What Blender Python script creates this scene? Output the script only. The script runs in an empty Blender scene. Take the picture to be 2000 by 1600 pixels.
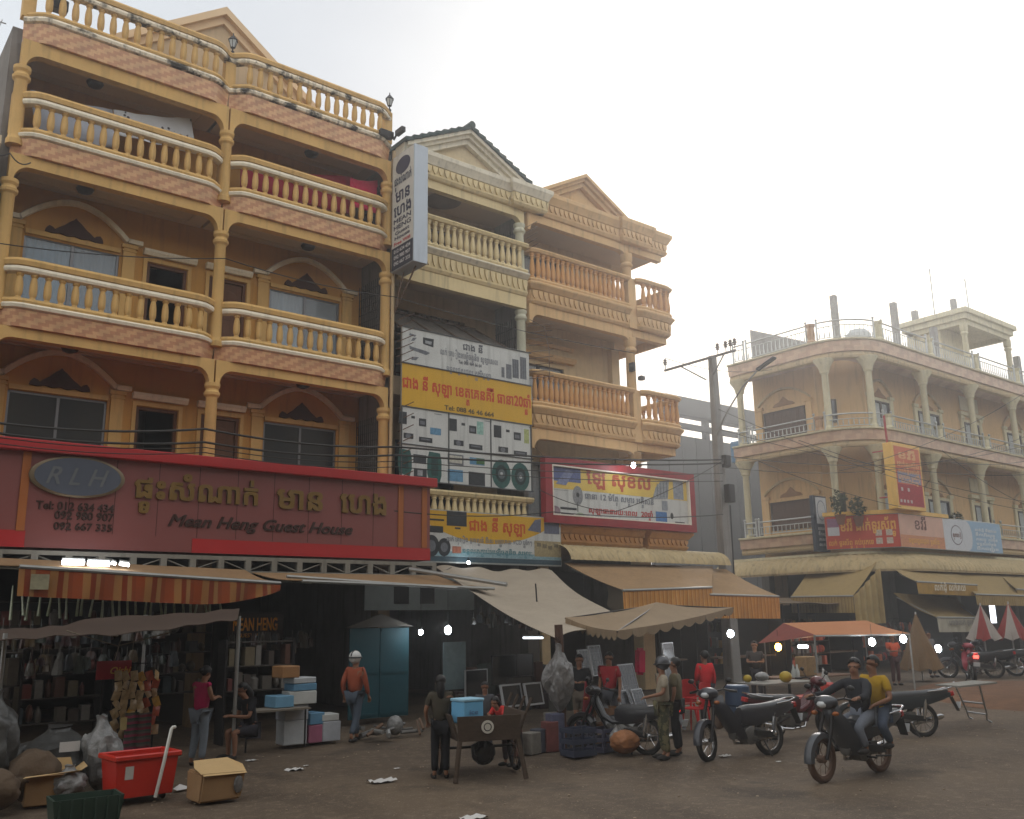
import bpy, bmesh, math, random
from mathutils import Vector, Matrix
random.seed(7)
R = math.radians
SC = bpy.context.scene
COL = SC.collection
# ---------------------------------------------------------------- camera
FPX, PITCH, ROLL, YAW, EYE = 1811.85, .224268, -.0159188, R(51.22), 2.05
_hf = Vector((math.cos(YAW), math.sin(YAW), 0)); _hr = Vector((math.sin(YAW), -math.cos(YAW), 0)); _z = Vector((0, 0, 1))
CF = math.cos(PITCH)*_hf + math.sin(PITCH)*_z
_u = -math.sin(PITCH)*_hf + math.cos(PITCH)*_z
CR = math.cos(ROLL)*_hr + math.sin(ROLL)*_u
CU = -math.sin(ROLL)*_hr + math.cos(ROLL)*_u
cd = bpy.data.cameras.new('camera'); cam = bpy.data.objects.new('camera', cd); COL.objects.link(cam)
cd.sensor_width = 36; cd.lens = 36*FPX/2000; cd.clip_start = .1; cd.clip_end = 2000
m = Matrix.Identity(4)
for i in range(3):
    m[i][0] = CR[i]; m[i][1] = CU[i]; m[i][2] = -CF[i]
m[2][3] = EYE
cam.matrix_world = m
SC.camera = cam
# ---------------------------------------------------------------- sky, sun, exposure
SUN_AZ, SUN_EL = R(34), R(24)            # azimuth from +X towards +Y: the sun is behind the far houses
SUN = Vector((math.cos(SUN_EL)*math.cos(SUN_AZ), math.cos(SUN_EL)*math.sin(SUN_AZ), math.sin(SUN_EL)))
W = bpy.data.worlds.new('World'); SC.world = W; W.use_nodes = True
nt = W.node_tree; bg = nt.nodes['Background']
sky = nt.nodes.new('ShaderNodeTexSky'); sky.sky_type = 'NISHITA'; sky.sun_disc = False
sky.sun_elevation = SUN_EL; sky.sun_rotation = math.pi/2 - SUN_AZ
sky.air_density = 1.5; sky.dust_density = 6
tc = nt.nodes.new('ShaderNodeTexCoord')
dot = nt.nodes.new('ShaderNodeVectorMath'); dot.operation = 'DOT_PRODUCT'; dot.inputs[1].default_value = SUN
nt.links.new(tc.outputs['Generated'], dot.inputs[0])
half = nt.nodes.new('ShaderNodeMath'); half.operation = 'MULTIPLY_ADD'; half.inputs[1].default_value = .5; half.inputs[2].default_value = .5
nt.links.new(dot.outputs['Value'], half.inputs[0])
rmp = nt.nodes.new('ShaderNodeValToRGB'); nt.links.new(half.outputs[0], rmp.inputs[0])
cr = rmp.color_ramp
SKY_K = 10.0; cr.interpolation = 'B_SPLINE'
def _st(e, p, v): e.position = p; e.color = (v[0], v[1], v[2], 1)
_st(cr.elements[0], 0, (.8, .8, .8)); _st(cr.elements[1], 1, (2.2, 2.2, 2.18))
for p, v in ((.32, (1.2, 1.2, 1.18)), (.45, (3.5, 3.46, 3.38)), (.58, (2.6, 2.58, 2.54)), (.68, (1.15, 1.17, 1.18)), (.80, (.8, .83, .87)), (0.8875, (.56, .60, .635)), (0.9425, (.63, .655, .70)), (0.9675, (.73, .75, .775)), (0.9860, (1.08, 1.08, 1.08))):  # middle stops add an unseen bright band behind the camera to light facades
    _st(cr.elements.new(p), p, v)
nz = nt.nodes.new('ShaderNodeTexNoise'); nz.inputs['Scale'].default_value = 2.6; nz.inputs['Detail'].default_value = 4
nt.links.new(tc.outputs['Generated'], nz.inputs['Vector'])
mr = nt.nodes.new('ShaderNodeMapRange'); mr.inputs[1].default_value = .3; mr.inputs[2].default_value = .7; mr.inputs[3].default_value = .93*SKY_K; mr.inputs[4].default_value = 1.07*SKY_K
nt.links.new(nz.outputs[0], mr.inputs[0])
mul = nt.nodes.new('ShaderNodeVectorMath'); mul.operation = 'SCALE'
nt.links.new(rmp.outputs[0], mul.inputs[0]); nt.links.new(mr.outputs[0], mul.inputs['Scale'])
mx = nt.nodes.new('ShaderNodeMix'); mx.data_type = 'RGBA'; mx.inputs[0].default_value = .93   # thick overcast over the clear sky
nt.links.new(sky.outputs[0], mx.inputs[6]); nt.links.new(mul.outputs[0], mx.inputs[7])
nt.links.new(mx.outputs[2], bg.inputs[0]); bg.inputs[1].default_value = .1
sl = bpy.data.lights.new('sun', 'SUN'); so = bpy.data.objects.new('sun', sl); COL.objects.link(so)
sl.energy = .8; sl.angle = R(14); sl.color = (1, .965, .92)
so.rotation_euler = (-SUN).to_track_quat('-Z', 'Y').to_euler()
so.location = SUN*100
SC.view_settings.view_transform = 'Standard'; SC.view_settings.look = 'None'; SC.view_settings.gamma = 1
SC.view_settings.exposure = 0.33
SC.cycles.max_bounces = 7; SC.cycles.diffuse_bounces = 4; SC.cycles.glossy_bounces = 3; SC.cycles.transmission_bounces = 4
SC.cycles.transparent_max_bounces = 6; SC.cycles.volume_bounces = 0
SC.cycles.sample_clamp_indirect = 6; SC.cycles.caustics_reflective = False; SC.cycles.caustics_refractive = False
# ---------------------------------------------------------------- from a point of the photograph to a place
def ray(x, y): return FPX*CF + (x-1000)*CR + (800-y)*CU
O3 = Vector((0, 0, EYE))
def atY(x, y, Y): d = ray(x, y); return O3 + d*(Y/d.y)
def atX(x, y, X): d = ray(x, y); return O3 + d*(X/d.x)
def atZ(x, y, z=0.): d = ray(x, y); return O3 + d*((z-EYE)/d.z)
# ---------------------------------------------------------------- materials
def C(r, g, b):
    f = lambda v: (v/255/12.92) if v/255 <= .04045 else ((v/255+.055)/1.055)**2.4
    return (f(r), f(g), f(b), 1)
MATS = {}
def mat(name, col, rough=.8, metal=0, noise=.25, nscale=3., bump=.15, bscale=30., streak=0., spec=.35, col2=None, alpha=None, trans=0, emit=0, stretch=None, mixlo=.35, mixhi=.75):
    if name in MATS: return MATS[name]
    M = bpy.data.materials.new(name); M.use_nodes = True; n = M.node_tree; b = n.nodes['Principled BSDF']
    c = C(*col); b.inputs['Roughness'].default_value = rough; b.inputs['Metallic'].default_value = metal
    b.inputs['Specular IOR Level'].default_value = spec
    b.inputs['Base Color'].default_value = c
    if emit:
        b.inputs['Emission Color'].default_value = c; b.inputs['Emission Strength'].default_value = emit
    if trans: b.inputs['Transmission Weight'].default_value = trans
    if alpha is not None: b.inputs['Alpha'].default_value = alpha
    if noise or streak or bump:
        t = n.nodes.new('ShaderNodeTexCoord')
    if noise:
        src = t.outputs['Object']
        if stretch:
            mp = n.nodes.new('ShaderNodeMapping'); mp.inputs['Scale'].default_value = stretch; n.links.new(src, mp.inputs[0]); src = mp.outputs[0]
        x = n.nodes.new('ShaderNodeTexNoise'); x.inputs['Scale'].default_value = nscale; x.inputs['Detail'].default_value = 5; x.inputs['Roughness'].default_value = .65
        n.links.new(src, x.inputs['Vector'])
        r = n.nodes.new('ShaderNodeMapRange'); r.inputs[1].default_value = mixlo; r.inputs[2].default_value = mixhi; n.links.new(x.outputs[0], r.inputs[0])
        k = n.nodes.new('ShaderNodeMix'); k.data_type = 'RGBA'; n.links.new(r.outputs[0], k.inputs[0])
        k.inputs[6].default_value = c
        k.inputs[7].default_value = C(*col2) if col2 else tuple(v*(1-noise) for v in c[:3])+(1,)
        out = k.outputs[2]
        if streak:
            mp = n.nodes.new('ShaderNodeMapping'); mp.inputs['Scale'].default_value = (5, 5, .45); n.links.new(t.outputs['Object'], mp.inputs[0])
            y = n.nodes.new('ShaderNodeTexNoise'); y.inputs['Scale'].default_value = 1.6; y.inputs['Detail'].default_value = 4; n.links.new(mp.outputs[0], y.inputs['Vector'])
            r2 = n.nodes.new('ShaderNodeMapRange'); r2.inputs[1].default_value = .52; r2.inputs[2].default_value = .78; r2.inputs[4].default_value = streak; n.links.new(y.outputs[0], r2.inputs[0])
            k2 = n.nodes.new('ShaderNodeMix'); k2.data_type = 'RGBA'; n.links.new(r2.outputs[0], k2.inputs[0]); n.links.new(out, k2.inputs[6])
            k2.inputs[7].default_value = (.035, .03, .026, 1); out = k2.outputs[2]
        n.links.new(out, b.inputs['Base Color'])
    if bump:
        x = n.nodes.new('ShaderNodeTexNoise'); x.inputs['Scale'].default_value = bscale; x.inputs['Detail'].default_value = 3; n.links.new(t.outputs['Object'], x.inputs['Vector'])
        u = n.nodes.new('ShaderNodeBump'); u.inputs['Strength'].default_value = bump; u.inputs['Distance'].default_value = .02; n.links.new(x.outputs[0], u.inputs['Height']); n.links.new(u.outputs[0], b.inputs['Normal'])
    MATS[name] = M
    return M
def flat(r, g, b, rough=.6, spec=.3):
    return mat('paint_%d_%d_%d' % (r, g, b), (r, g, b), rough, noise=.5, nscale=16, bump=0, spec=spec)
def stripes(name, cols, axis, width, rough=.85, wob=.0, dirt=.3):
    """cloth with repeating coloured stripes along one object axis"""
    if name in MATS: return MATS[name]
    M = bpy.data.materials.new(name); M.use_nodes = True; n = M.node_tree; b = n.nodes['Principled BSDF']; b.inputs['Roughness'].default_value = rough; b.inputs['Specular IOR Level'].default_value = .15
    t = n.nodes.new('ShaderNodeTexCoord'); s = n.nodes.new('ShaderNodeSeparateXYZ'); n.links.new(t.outputs['Object'], s.inputs[0])
    q = n.nodes.new('ShaderNodeMath'); q.operation = 'MULTIPLY'; q.inputs[1].default_value = 1/width; n.links.new(s.outputs[axis], q.inputs[0])
    fr = n.nodes.new('ShaderNodeMath'); fr.operation = 'FRACT'; n.links.new(q.outputs[0], fr.inputs[0])
    rp = n.nodes.new('ShaderNodeValToRGB'); rp.color_ramp.interpolation = 'CONSTANT'; n.links.new(fr.outputs[0], rp.inputs[0])
    e = rp.color_ramp.elements
    while len(e) < len(cols): e.new(.5)
    for i, (p, c) in enumerate(cols): e[i].position = p
    for i, (p, c) in enumerate(cols): e[i].color = C(*c)
    x = n.nodes.new('ShaderNodeTexNoise'); x.inputs['Scale'].default_value = 2.5; x.inputs['Detail'].default_value = 5; n.links.new(t.outputs['Object'], x.inputs['Vector'])
    r = n.nodes.new('ShaderNodeMapRange'); r.inputs[1].default_value = .4; r.inputs[2].default_value = .8; r.inputs[4].default_value = dirt; n.links.new(x.outputs[0], r.inputs[0])
    k = n.nodes.new('ShaderNodeMix'); k.data_type = 'RGBA'; n.links.new(r.outputs[0], k.inputs[0]); n.links.new(rp.outputs[0], k.inputs[6]); k.inputs[7].default_value = C(96, 78, 62)
    n.links.new(k.outputs[2], b.inputs['Base Color'])
    MATS[name] = M; return M
# ---------------------------------------------------------------- mesh builder
class MB:
    def __init__(s): s.v = []; s.f = []; s.fm = []; s.ms = []; s.cur = 0; s.xf = None
    def mat(s, m):
        if m not in s.ms: s.ms.append(m)
        s.cur = s.ms.index(m); return s
    def add(s, vs, fs):
        o = len(s.v)
        if s.xf is not None: vs = [s.xf @ Vector(p) for p in vs]
        s.v += [tuple(p) for p in vs]
        for f in fs: s.f.append(tuple(o+i for i in f)); s.fm.append(s.cur)
        return s
    def box(s, x0, x1, y0, y1, z0, z1):
        return s.add([(x0,y0,z0),(x1,y0,z0),(x1,y1,z0),(x0,y1,z0),(x0,y0,z1),(x1,y0,z1),(x1,y1,z1),(x0,y1,z1)],
                     [(0,3,2,1),(4,5,6,7),(0,1,5,4),(1,2,6,5),(2,3,7,6),(3,0,4,7)])
    def cbox(s, c, d, rot=None):
        a, b, e = d[0]/2, d[1]/2, d[2]/2
        vs = [Vector(p) for p in [(-a,-b,-e),(a,-b,-e),(a,b,-e),(-a,b,-e),(-a,-b,e),(a,-b,e),(a,b,e),(-a,b,e)]]
        if rot is not None: vs = [rot @ p for p in vs]
        return s.add([p+Vector(c) for p in vs], [(0,3,2,1),(4,5,6,7),(0,1,5,4),(1,2,6,5),(2,3,7,6),(3,0,4,7)])
    def hexa(s, b, t):
        """8 corners: bottom ring of four, top ring of four"""
        return s.add(list(b)+list(t), [(0,3,2,1),(4,5,6,7),(0,1,5,4),(1,2,6,5),(2,3,7,6),(3,0,4,7)])
    def prism(s, poly, axis, t0, t1):
        """2D polygon extruded along axis 0/1/2; poly in the other two axes in order"""
        def P(p, t):
            return (t, p[0], p[1]) if axis == 0 else ((p[0], t, p[1]) if axis == 1 else (p[0], p[1], t))
        n = len(poly)
        return s.add([P(p, t0) for p in poly]+[P(p, t1) for p in poly],
                     [tuple(range(n)), tuple(range(2*n-1, n-1, -1))]+[(i, (i+1) % n, n+(i+1) % n, n+i) for i in range(n)])
    def tube(s, pts, r, n=8, cap=True):
        pts = [Vector(p) for p in pts]; rs = r if isinstance(r, (list, tuple)) else [r]*len(pts)
        vs = []; up = None
        for i, p in enumerate(pts):
            d = (pts[min(i+1, len(pts)-1)]-pts[max(i-1, 0)])
            if d.length < 1e-9: d = Vector((0, 0, 1))
            d.normalize()
            if up is None: up = Vector((0, 0, 1)) if abs(d.z) < .9 else Vector((1, 0, 0))
            a = d.cross(up)
            if a.length < 1e-4: a = d.cross(Vector((0, 1, 0)))
            a.normalize(); b = a.cross(d); up = b
            vs += [p+rs[i]*(math.cos(2*math.pi*k/n)*a+math.sin(2*math.pi*k/n)*b) for k in range(n)]
        fs = [(i*n+k, i*n+(k+1) % n, (i+1)*n+(k+1) % n, (i+1)*n+k) for i in range(len(pts)-1) for k in range(n)]
        if cap: fs += [tuple(range(n-1, -1, -1)), tuple((len(pts)-1)*n+k for k in range(n))]
        return s.add(vs, fs)
    def lathe(s, prof, c=(0, 0, 0), n=16, axis=2, cap=True):
        vs = []
        for r, h in prof:
            for k in range(n):
                a = 2*math.pi*k/n; p = [r*math.cos(a), r*math.sin(a), h]
                if axis == 1: p = [p[0], p[2], p[1]]
                if axis == 0: p = [p[2], p[0], p[1]]
                vs.append((p[0]+c[0], p[1]+c[1], p[2]+c[2]))
        m_ = len(prof)
        fs = [(i*n+k, i*n+(k+1) % n, (i+1)*n+(k+1) % n, (i+1)*n+k) for i in range(m_-1) for k in range(n)]
        if cap: fs += [tuple(range(n-1, -1, -1)), tuple((m_-1)*n+k for k in range(n))]
        return s.add(vs, fs)
    def ell(s, c, r, n=12, m_=8, rot=None):
        vs = []; c = Vector(c)
        for i in range(1, m_):
            t = math.pi*i/m_
            for k in range(n):
                a = 2*math.pi*k/n
                p = Vector((r[0]*math.sin(t)*math.cos(a), r[1]*math.sin(t)*math.sin(a), r[2]*math.cos(t)))
                vs.append(c+(rot @ p if rot is not None else p))
        tp = Vector((0, 0, r[2])); bt = -tp
        vs += [c+(rot @ tp if rot is not None else tp), c+(rot @ bt if rot is not None else bt)]
        T = len(vs)-2; B = T+1
        fs = [(i*n+k, (i+1)*n+k, (i+1)*n+(k+1) % n, i*n+(k+1) % n) for i in range(m_-2) for k in range(n)]
        fs += [(T, k, (k+1) % n) for k in range(n)] + [(B, (m_-2)*n+(k+1) % n, (m_-2)*n+k) for k in range(n)]
        return s.add(vs, fs)
    def torus(s, c, R_, r, axis=1, n=28, m_=8, sq=1.):
        vs = []
        for i in range(n):
            a = 2*math.pi*i/n
            for k in range(m_):
                b = 2*math.pi*k/m_; q = R_+r*math.cos(b); h = r*sq*math.sin(b)
                p = (q*math.cos(a), h, q*math.sin(a)) if axis == 1 else ((q*math.cos(a), q*math.sin(a), h) if axis == 2 else (h, q*math.cos(a), q*math.sin(a)))
                vs.append((p[0]+c[0], p[1]+c[1], p[2]+c[2]))
        return s.add(vs, [(i*m_+k, ((i+1) % n)*m_+k, ((i+1) % n)*m_+(k+1) % m_, i*m_+(k+1) % m_) for i in range(n) for k in range(m_)])
    def sweep(s, path, prof, caps=True, mats=None):
        """path: plan points (x, y); prof: closed ring of (outward, z), outward = right-hand side of travel"""
        pts = [Vector((p[0], p[1], 0)) for p in path]; n = len(prof); vs = []
        for i, p in enumerate(pts):
            a = (pts[i]-pts[i-1]).normalized() if i else None
            b = (pts[i+1]-pts[i]).normalized() if i < len(pts)-1 else None
            if a is None: a = b
            if b is None: b = a
            na = Vector((a.y, -a.x, 0)); nb = Vector((b.y, -b.x, 0)); nn = (na+nb)
            nn = nn.normalized() if nn.length > 1e-6 else na
            k = 1/max(.35, nn.dot(na))
            vs += [(p.x+nn.x*d*k, p.y+nn.y*d*k, z) for d, z in prof]
        o = len(s.v)
        for i in range(len(pts)-1):
            pass
        fs = []; fm = []
        for i in range(len(pts)-1):
            for k in range(n):
                fs.append((i*n+k, i*n+(k+1) % n, (i+1)*n+(k+1) % n, (i+1)*n+k)); fm.append(k)
        if mats:
            s.add(vs, [])
            for f, k in zip(fs, fm):
                s.mat(mats[k] if k < len(mats) else mats[-1]); s.f.append(tuple(o+i for i in f)); s.fm.append(s.cur)
        else: s.add(vs, fs)
        if caps:
            o2 = o
            s.f.append(tuple(o2+k for k in range(n-1, -1, -1))); s.fm.append(s.cur)
            s.f.append(tuple(o2+(len(pts)-1)*n+k for k in range(n))); s.fm.append(s.cur)
        return s
    def grid(s, P, nu, nv, thick=0.):
        """sheet: P(u, v) -> point, u and v in 0..1; a second layer below when thick"""
        vs = [Vector(P(i/nu, j/nv)) for j in range(nv+1) for i in range(nu+1)]
        w = nu+1; fs = [(j*w+i, j*w+i+1, (j+1)*w+i+1, (j+1)*w+i) for j in range(nv) for i in range(nu)]
        if thick:
            N = len(vs); nrm = (vs[1]-vs[0]).cross(vs[w]-vs[0]).normalized()*thick
            vs2 = [v-nrm for v in vs]
            fs2 = [tuple(N+i for i in reversed(f)) for f in fs]
            rim = []
            ring = list(range(nu))+[nu+j*w for j in range(nv)]+[nv*w+nu-i for i in range(nu)]+[(nv-j)*w for j in range(nv)]
            for a in range(len(ring)):
                p, q = ring[a], ring[(a+1) % len(ring)]; rim.append((q, p, N+p, N+q))
            vs += vs2; fs += fs2+rim
        return s.add(vs, fs)
    def data(s, name, smooth=.6, bevel=0., seg=1, recalc=True):
        me = bpy.data.meshes.new(name); me.from_pydata(s.v, [], s.f)
        for m_ in s.ms: me.materials.append(m_)
        me.polygons.foreach_set('material_index', s.fm)
        b = bmesh.new(); b.from_mesh(me)
        if recalc: bmesh.ops.recalc_face_normals(b, faces=b.faces)
        if bevel: bmesh.ops.bevel(b, geom=[e for e in b.edges if len(e.link_faces) == 2 and e.calc_face_angle(0) > .5], offset=bevel, segments=seg, affect='EDGES', clamp_overlap=True)
        b.to_mesh(me); b.free()
        if smooth:
            me.polygons.foreach_set('use_smooth', [True]*len(me.polygons)); me.set_sharp_from_angle(angle=smooth)
        me.update(); return me
    def build(s, name, m_=None, parent=None, smooth=.6, bevel=0., seg=1, recalc=True):
        if m_ is not None and not s.ms: s.ms = [m_]
        return place(name, s.data(name, smooth, bevel, seg, recalc), parent)
def wpos(o):
    """where a top-level parent stands: children are modelled in world coordinates and hung from it"""
    p = Vector((0, 0, 0))
    while o is not None:
        p = p+o.location if o.parent is None else p
        o = o.parent
    return p
def place(name, me, parent=None):
    o = bpy.data.objects.new(name, me); COL.objects.link(o)
    if parent is not None:
        o.parent = parent
        if parent.parent is None and parent.type == 'EMPTY' and parent.location.length > 0: o.matrix_parent_inverse = Matrix.Translation(-parent.location)
    return o
def tag(o, label=None, cat=None, group=None, kind=None):
    if label: o['label'] = label
    if cat: o['category'] = cat
    if group: o['group'] = group
    if kind: o['kind'] = kind
    return o
def thing(name, label, cat, loc=(0, 0, 0), group=None):
    o = bpy.data.objects.new(name, None); COL.objects.link(o); o.location = loc; o.empty_display_size = .3
    return tag(o, label, cat, group)
def copy_tree(o, parent=None):
    c = o.copy(); COL.objects.link(c)
    if parent is not None: c.parent = parent
    for ch in [x for x in bpy.data.objects if x.parent == o]: copy_tree(ch, c)
    return c
# ---------------------------------------------------------------- lettering
_tc = {}
def _fill(t):
    """outlines of a string as separate filled pieces: every outer contour is filled with its own holes, so overlapping strokes stay solid"""
    cu = bpy.data.curves.new('t', 'FONT'); cu.body = t; cu.resolution_u = 3
    o = bpy.data.objects.new('t', cu); COL.objects.link(o)
    dg = bpy.context.evaluated_depsgraph_get(); k = o.to_curve(dg)
    cont = []
    for sp in k.splines:
        bp = sp.bezier_points; n = len(bp); P = []
        for i in range(n):
            a, c = bp[i], bp[(i+1) % n]; p0, p1, p2, p3 = a.co, a.handle_right, c.handle_left, c.co
            st = 1 if (p1-p0).length+(p3-p2).length+1e-6 < 1e-4 or abs((p3-p0).length-((p1-p0).length+(p2-p1).length+(p3-p2).length)) < 1e-4 else 4
            for q in range(st):
                u = q/st; P.append(((1-u)**3*p0.x+3*u*(1-u)**2*p1.x+3*u*u*(1-u)*p2.x+u**3*p3.x, (1-u)**3*p0.y+3*u*(1-u)**2*p1.y+3*u*u*(1-u)*p2.y+u**3*p3.y))
        if len(P) > 2: cont.append(P)
    o.to_curve_clear(); bpy.data.objects.remove(o); bpy.data.curves.remove(cu)
    area = lambda P: sum(P[i][0]*P[(i+1) % len(P)][1]-P[(i+1) % len(P)][0]*P[i][1] for i in range(len(P)))/2
    def inside(p, P):
        r = False
        for i in range(len(P)):
            (x1, y1), (x2, y2) = P[i], P[(i+1) % len(P)]
            if (y1 > p[1]) != (y2 > p[1]) and p[0] < (x2-x1)*(p[1]-y1)/(y2-y1)+x1: r = not r
        return r
    A_ = [area(P) for P in cont]
    if not cont: return [], []
    def is_hole(i):
        box = [q for q in range(len(cont)) if q != i and inside(cont[i][0], cont[q])]
        opp = sum(1 for q in box if A_[q]*A_[i] < 0); return opp > len(box)-opp
    H_ = [is_hole(i) for i in range(len(cont))]
    outs = [i for i in range(len(cont)) if not H_[i]]; holes = [i for i in range(len(cont)) if H_[i]]
    vs, fs = [], []
    from mathutils.geometry import tessellate_polygon
    for n_, i in enumerate(outs):
        hs = []
        for h in holes:
            own = [q for q in outs if inside(cont[h][0], cont[q])]
            if own and min(own, key=lambda q: abs(A_[q])) == i: hs.append(h)
        loops = [[Vector((p[0], p[1], 0)) for p in cont[c]] for c in [i]+hs]
        flat_ = [v for l in loops for v in l]; o_ = len(vs)
        for tri in tessellate_polygon(loops): fs.append(tuple(o_+q for q in tri))
        vs += [Vector((v.x, v.y, .0002*(n_ % 5))) for v in flat_]
    return vs, fs
def glyphs(body, bold=0., shear=0., ext=0.):
    """a line of lettering as (verts, faces), lower-left at its own origin; subscript consonants are set below their base"""
    key = (body, bold, shear, ext)
    if key in _tc: return _tc[key]
    COENG = '\u17d2'
    cache = {}
    def raw(t):
        if t not in cache:
            vs, fs = _fill(t); cache[t] = (vs, fs, max([v.x for v in vs] or [0]))
        return cache[t]
    def width(t): return raw(t+'.')[2]-raw('.')[2] if t else 0.
    main = ''; subs = []; i = 0
    while i < len(body):
        if body[i] == COENG and i+1 < len(body):
            base = len(main)-1
            while base > 0 and 0x17B4 <= ord(main[base]) <= 0x17D3: base -= 1
            subs.append((base, body[i+1])); i += 2
        else: main += body[i]; i += 1
    vs, fs, w = raw(main); vs = [v.copy() for v in vs]; fs = list(fs)
    for base, ch in subs:
        x0 = width(main[:base]); x1 = width(main[:base+1])
        sv, sf, sw = raw(ch)
        k = .62; o = len(vs); zmin = min(v.y for v in sv); mxx = (x0+x1)/2-sw*k/2
        vs += [Vector((v.x*k+mxx, (v.y-zmin)*k-.52, v.z)) for v in sv]; fs += [tuple(o+j for j in f) for f in sf]
    if shear: vs = [Vector((v.x+shear*v.y, v.y, v.z)) for v in vs]
    mnx = min(v.x for v in vs); vs = [v-Vector((mnx, 0, 0)) for v in vs]
    if bold:      # heavier strokes: shifted copies, each a hair in front of the last
        V, F = [], []
        for n_, (dx, dy) in enumerate(((-1, -1), (1, -1), (-1, 1), (1, 1))):
            o = len(V); V += [v+Vector((dx*bold*.7, dy*bold*.7, .0011*n_)) for v in vs]; F += [tuple(o+q for q in f) for f in fs]
        vs, fs = V, F
    if ext:       # solid letters: side walls along the free edges and a second face behind
        from collections import Counter
        cnt = Counter(); N = len(vs)
        for f in fs:
            for a, c in zip(f, f[1:]+f[:1]): cnt[(min(a, c), max(a, c))] += 1
        side = [(a, c, c+N, a+N) for (a, c), q in cnt.items() if q == 1]
        vs = vs+[v-Vector((0, 0, ext*2)) for v in vs]; fs = fs+[tuple(N+q for q in reversed(f)) for f in fs]+side
    _tc[key] = (vs, fs)
    return _tc[key]
def letter(mb, body, o, u, v, w, h, nrm, lift=.004, bold=.012, shear=0., ext=0., cap=None):
    """set a line on a plane: o = lower-left of its baseline, u, v = directions, w = width, h = height of the letter body"""
    vs, fs = glyphs(body, bold, shear, ext)
    W_ = max(p.x for p in vs); top = cap or .72
    kx = w/W_; ky = h/top; u = Vector(u); v = Vector(v); nrm = Vector(nrm); o = Vector(o)
    mb.add([o+u*(p.x*kx)+v*(p.y*ky)+nrm*(lift+p.z) for p in vs], fs)
X3, Y3, Z3 = Vector((1, 0, 0)), Vector((0, 1, 0)), Vector((0, 0, 1))
def px_letter(mb, body, x0, yb, x1, yt, Y, lift=.006, **k):
    """lettering on a plane that faces the street: x0/x1 left and right, yb baseline and yt top at the left end, in the photograph"""
    a = atY(x0, yb, Y); b = atY(x0, yt, Y); c = atY(x1, yb, Y)
    letter(mb, body, a, X3, Z3, c.x-a.x, b.z-a.z, -Y3, lift, **k)
def px_poly(mb, pts, Y, lift=.003, thick=.002):
    q = [atY(x, y, Y) for x, y in pts]
    mb.prism([(p.x, p.z) for p in q], 1, Y-lift-thick, Y-lift)
def px_rect(mb, x0, y0, x1, y1, Y, lift=.003, thick=.002):
    """upright rectangle on the plane from its upper-left and lower-right corners"""
    a = atY(x0, y0, Y); b = atY(x1, y1, Y)
    mb.prism([(a.x, b.z), (b.x, b.z), (b.x, a.z), (a.x, a.z)], 1, Y-lift-thick, Y-lift)
def px_ell(mb, cx, cy, rx, rz, Y, lift=.003, thick=.002, n=20):
    c = atY(cx, cy, Y)
    mb.prism([(c.x+rx*math.cos(2*math.pi*k/n), c.z+rz*math.sin(2*math.pi*k/n)) for k in range(n)], 1, Y-lift-thick, Y-lift)
# ================================================================ ground
def ground_mat():
    M = bpy.data.materials.new('dirt'); M.use_nodes = True; n = M.node_tree; b = n.nodes['Principled BSDF']
    b.inputs['Roughness'].default_value = .85; b.inputs['Specular IOR Level'].default_value = .25
    t = n.nodes.new('ShaderNodeTexCoord')
    def noise(scale, det, st=(1, 1, 1), rot=0):
        mp = n.nodes.new('ShaderNodeMapping'); mp.inputs['Scale'].default_value = st; mp.inputs['Rotation'].default_value = (0, 0, rot); n.links.new(t.outputs['Object'], mp.inputs[0])
        x = n.nodes.new('ShaderNodeTexNoise'); x.inputs['Scale'].default_value = scale; x.inputs['Detail'].default_value = det; x.inputs['Roughness'].default_value = .6
        n.links.new(mp.outputs[0], x.inputs['Vector']); return x.outputs[0]
    def rng(s, a, c, lo=0., hi=1.):
        r = n.nodes.new('ShaderNodeMapRange'); r.inputs[1].default_value = a; r.inputs[2].default_value = c; r.inputs[3].default_value = lo; r.inputs[4].default_value = hi; n.links.new(s, r.inputs[0]); return r.outputs[0]
    def mix(f, a, c):
        k = n.nodes.new('ShaderNodeMix'); k.data_type = 'RGBA'; n.links.new(f, k.inputs[0])
        for q, v in ((6, a), (7, c)):
            if isinstance(v, tuple): k.inputs[q].default_value = v
            else: n.links.new(v, k.inputs[q])
        return k.outputs[2]
    base = mix(rng(noise(.35, 6), .35, .65), C(98, 84, 68), C(78, 66, 54))
    base = mix(rng(noise(.9, 5, (1, .22, 1), .12), .5, .72, 0, .6), base, C(60, 50, 41))     # tyre-worn bands along the road
    base = mix(rng(noise(7, 6), .52, .7, 0, .5), base, C(124, 108, 90))
    base = mix(rng(noise(.55, 4, (1, 1, 1), 1), .56, .66, 0, .6), base, C(48, 40, 34))        # damp patches
    base = mix(rng(noise(45, 3), .6, .72, 0, .7), base, C(165, 150, 128))                    # grit
    n.links.new(base, b.inputs['Base Color'])
    u = n.nodes.new('ShaderNodeBump'); u.inputs['Strength'].default_value = .5; u.inputs['Distance'].default_value = .03
    a = n.nodes.new('ShaderNodeMath'); a.operation = 'MULTIPLY_ADD'; a.inputs[1].default_value = .5
    n.links.new(noise(25, 6), a.inputs[0]); n.links.new(noise(3, 4), a.inputs[2]); n.links.new(a.outputs[0], u.inputs['Height']); n.links.new(u.outputs[0], b.inputs['Normal'])
    return M
DIRT = ground_mat()
g = MB()
def gz(x, y):
    if not (-8 < x < 45 and 0 < y < 24): return 0.
    return .018*math.sin(x*1.1+.6*y)+.014*math.sin(2.3*y-.7*x)+.012*math.sin(3.1*x+1.7*y)-.02
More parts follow.
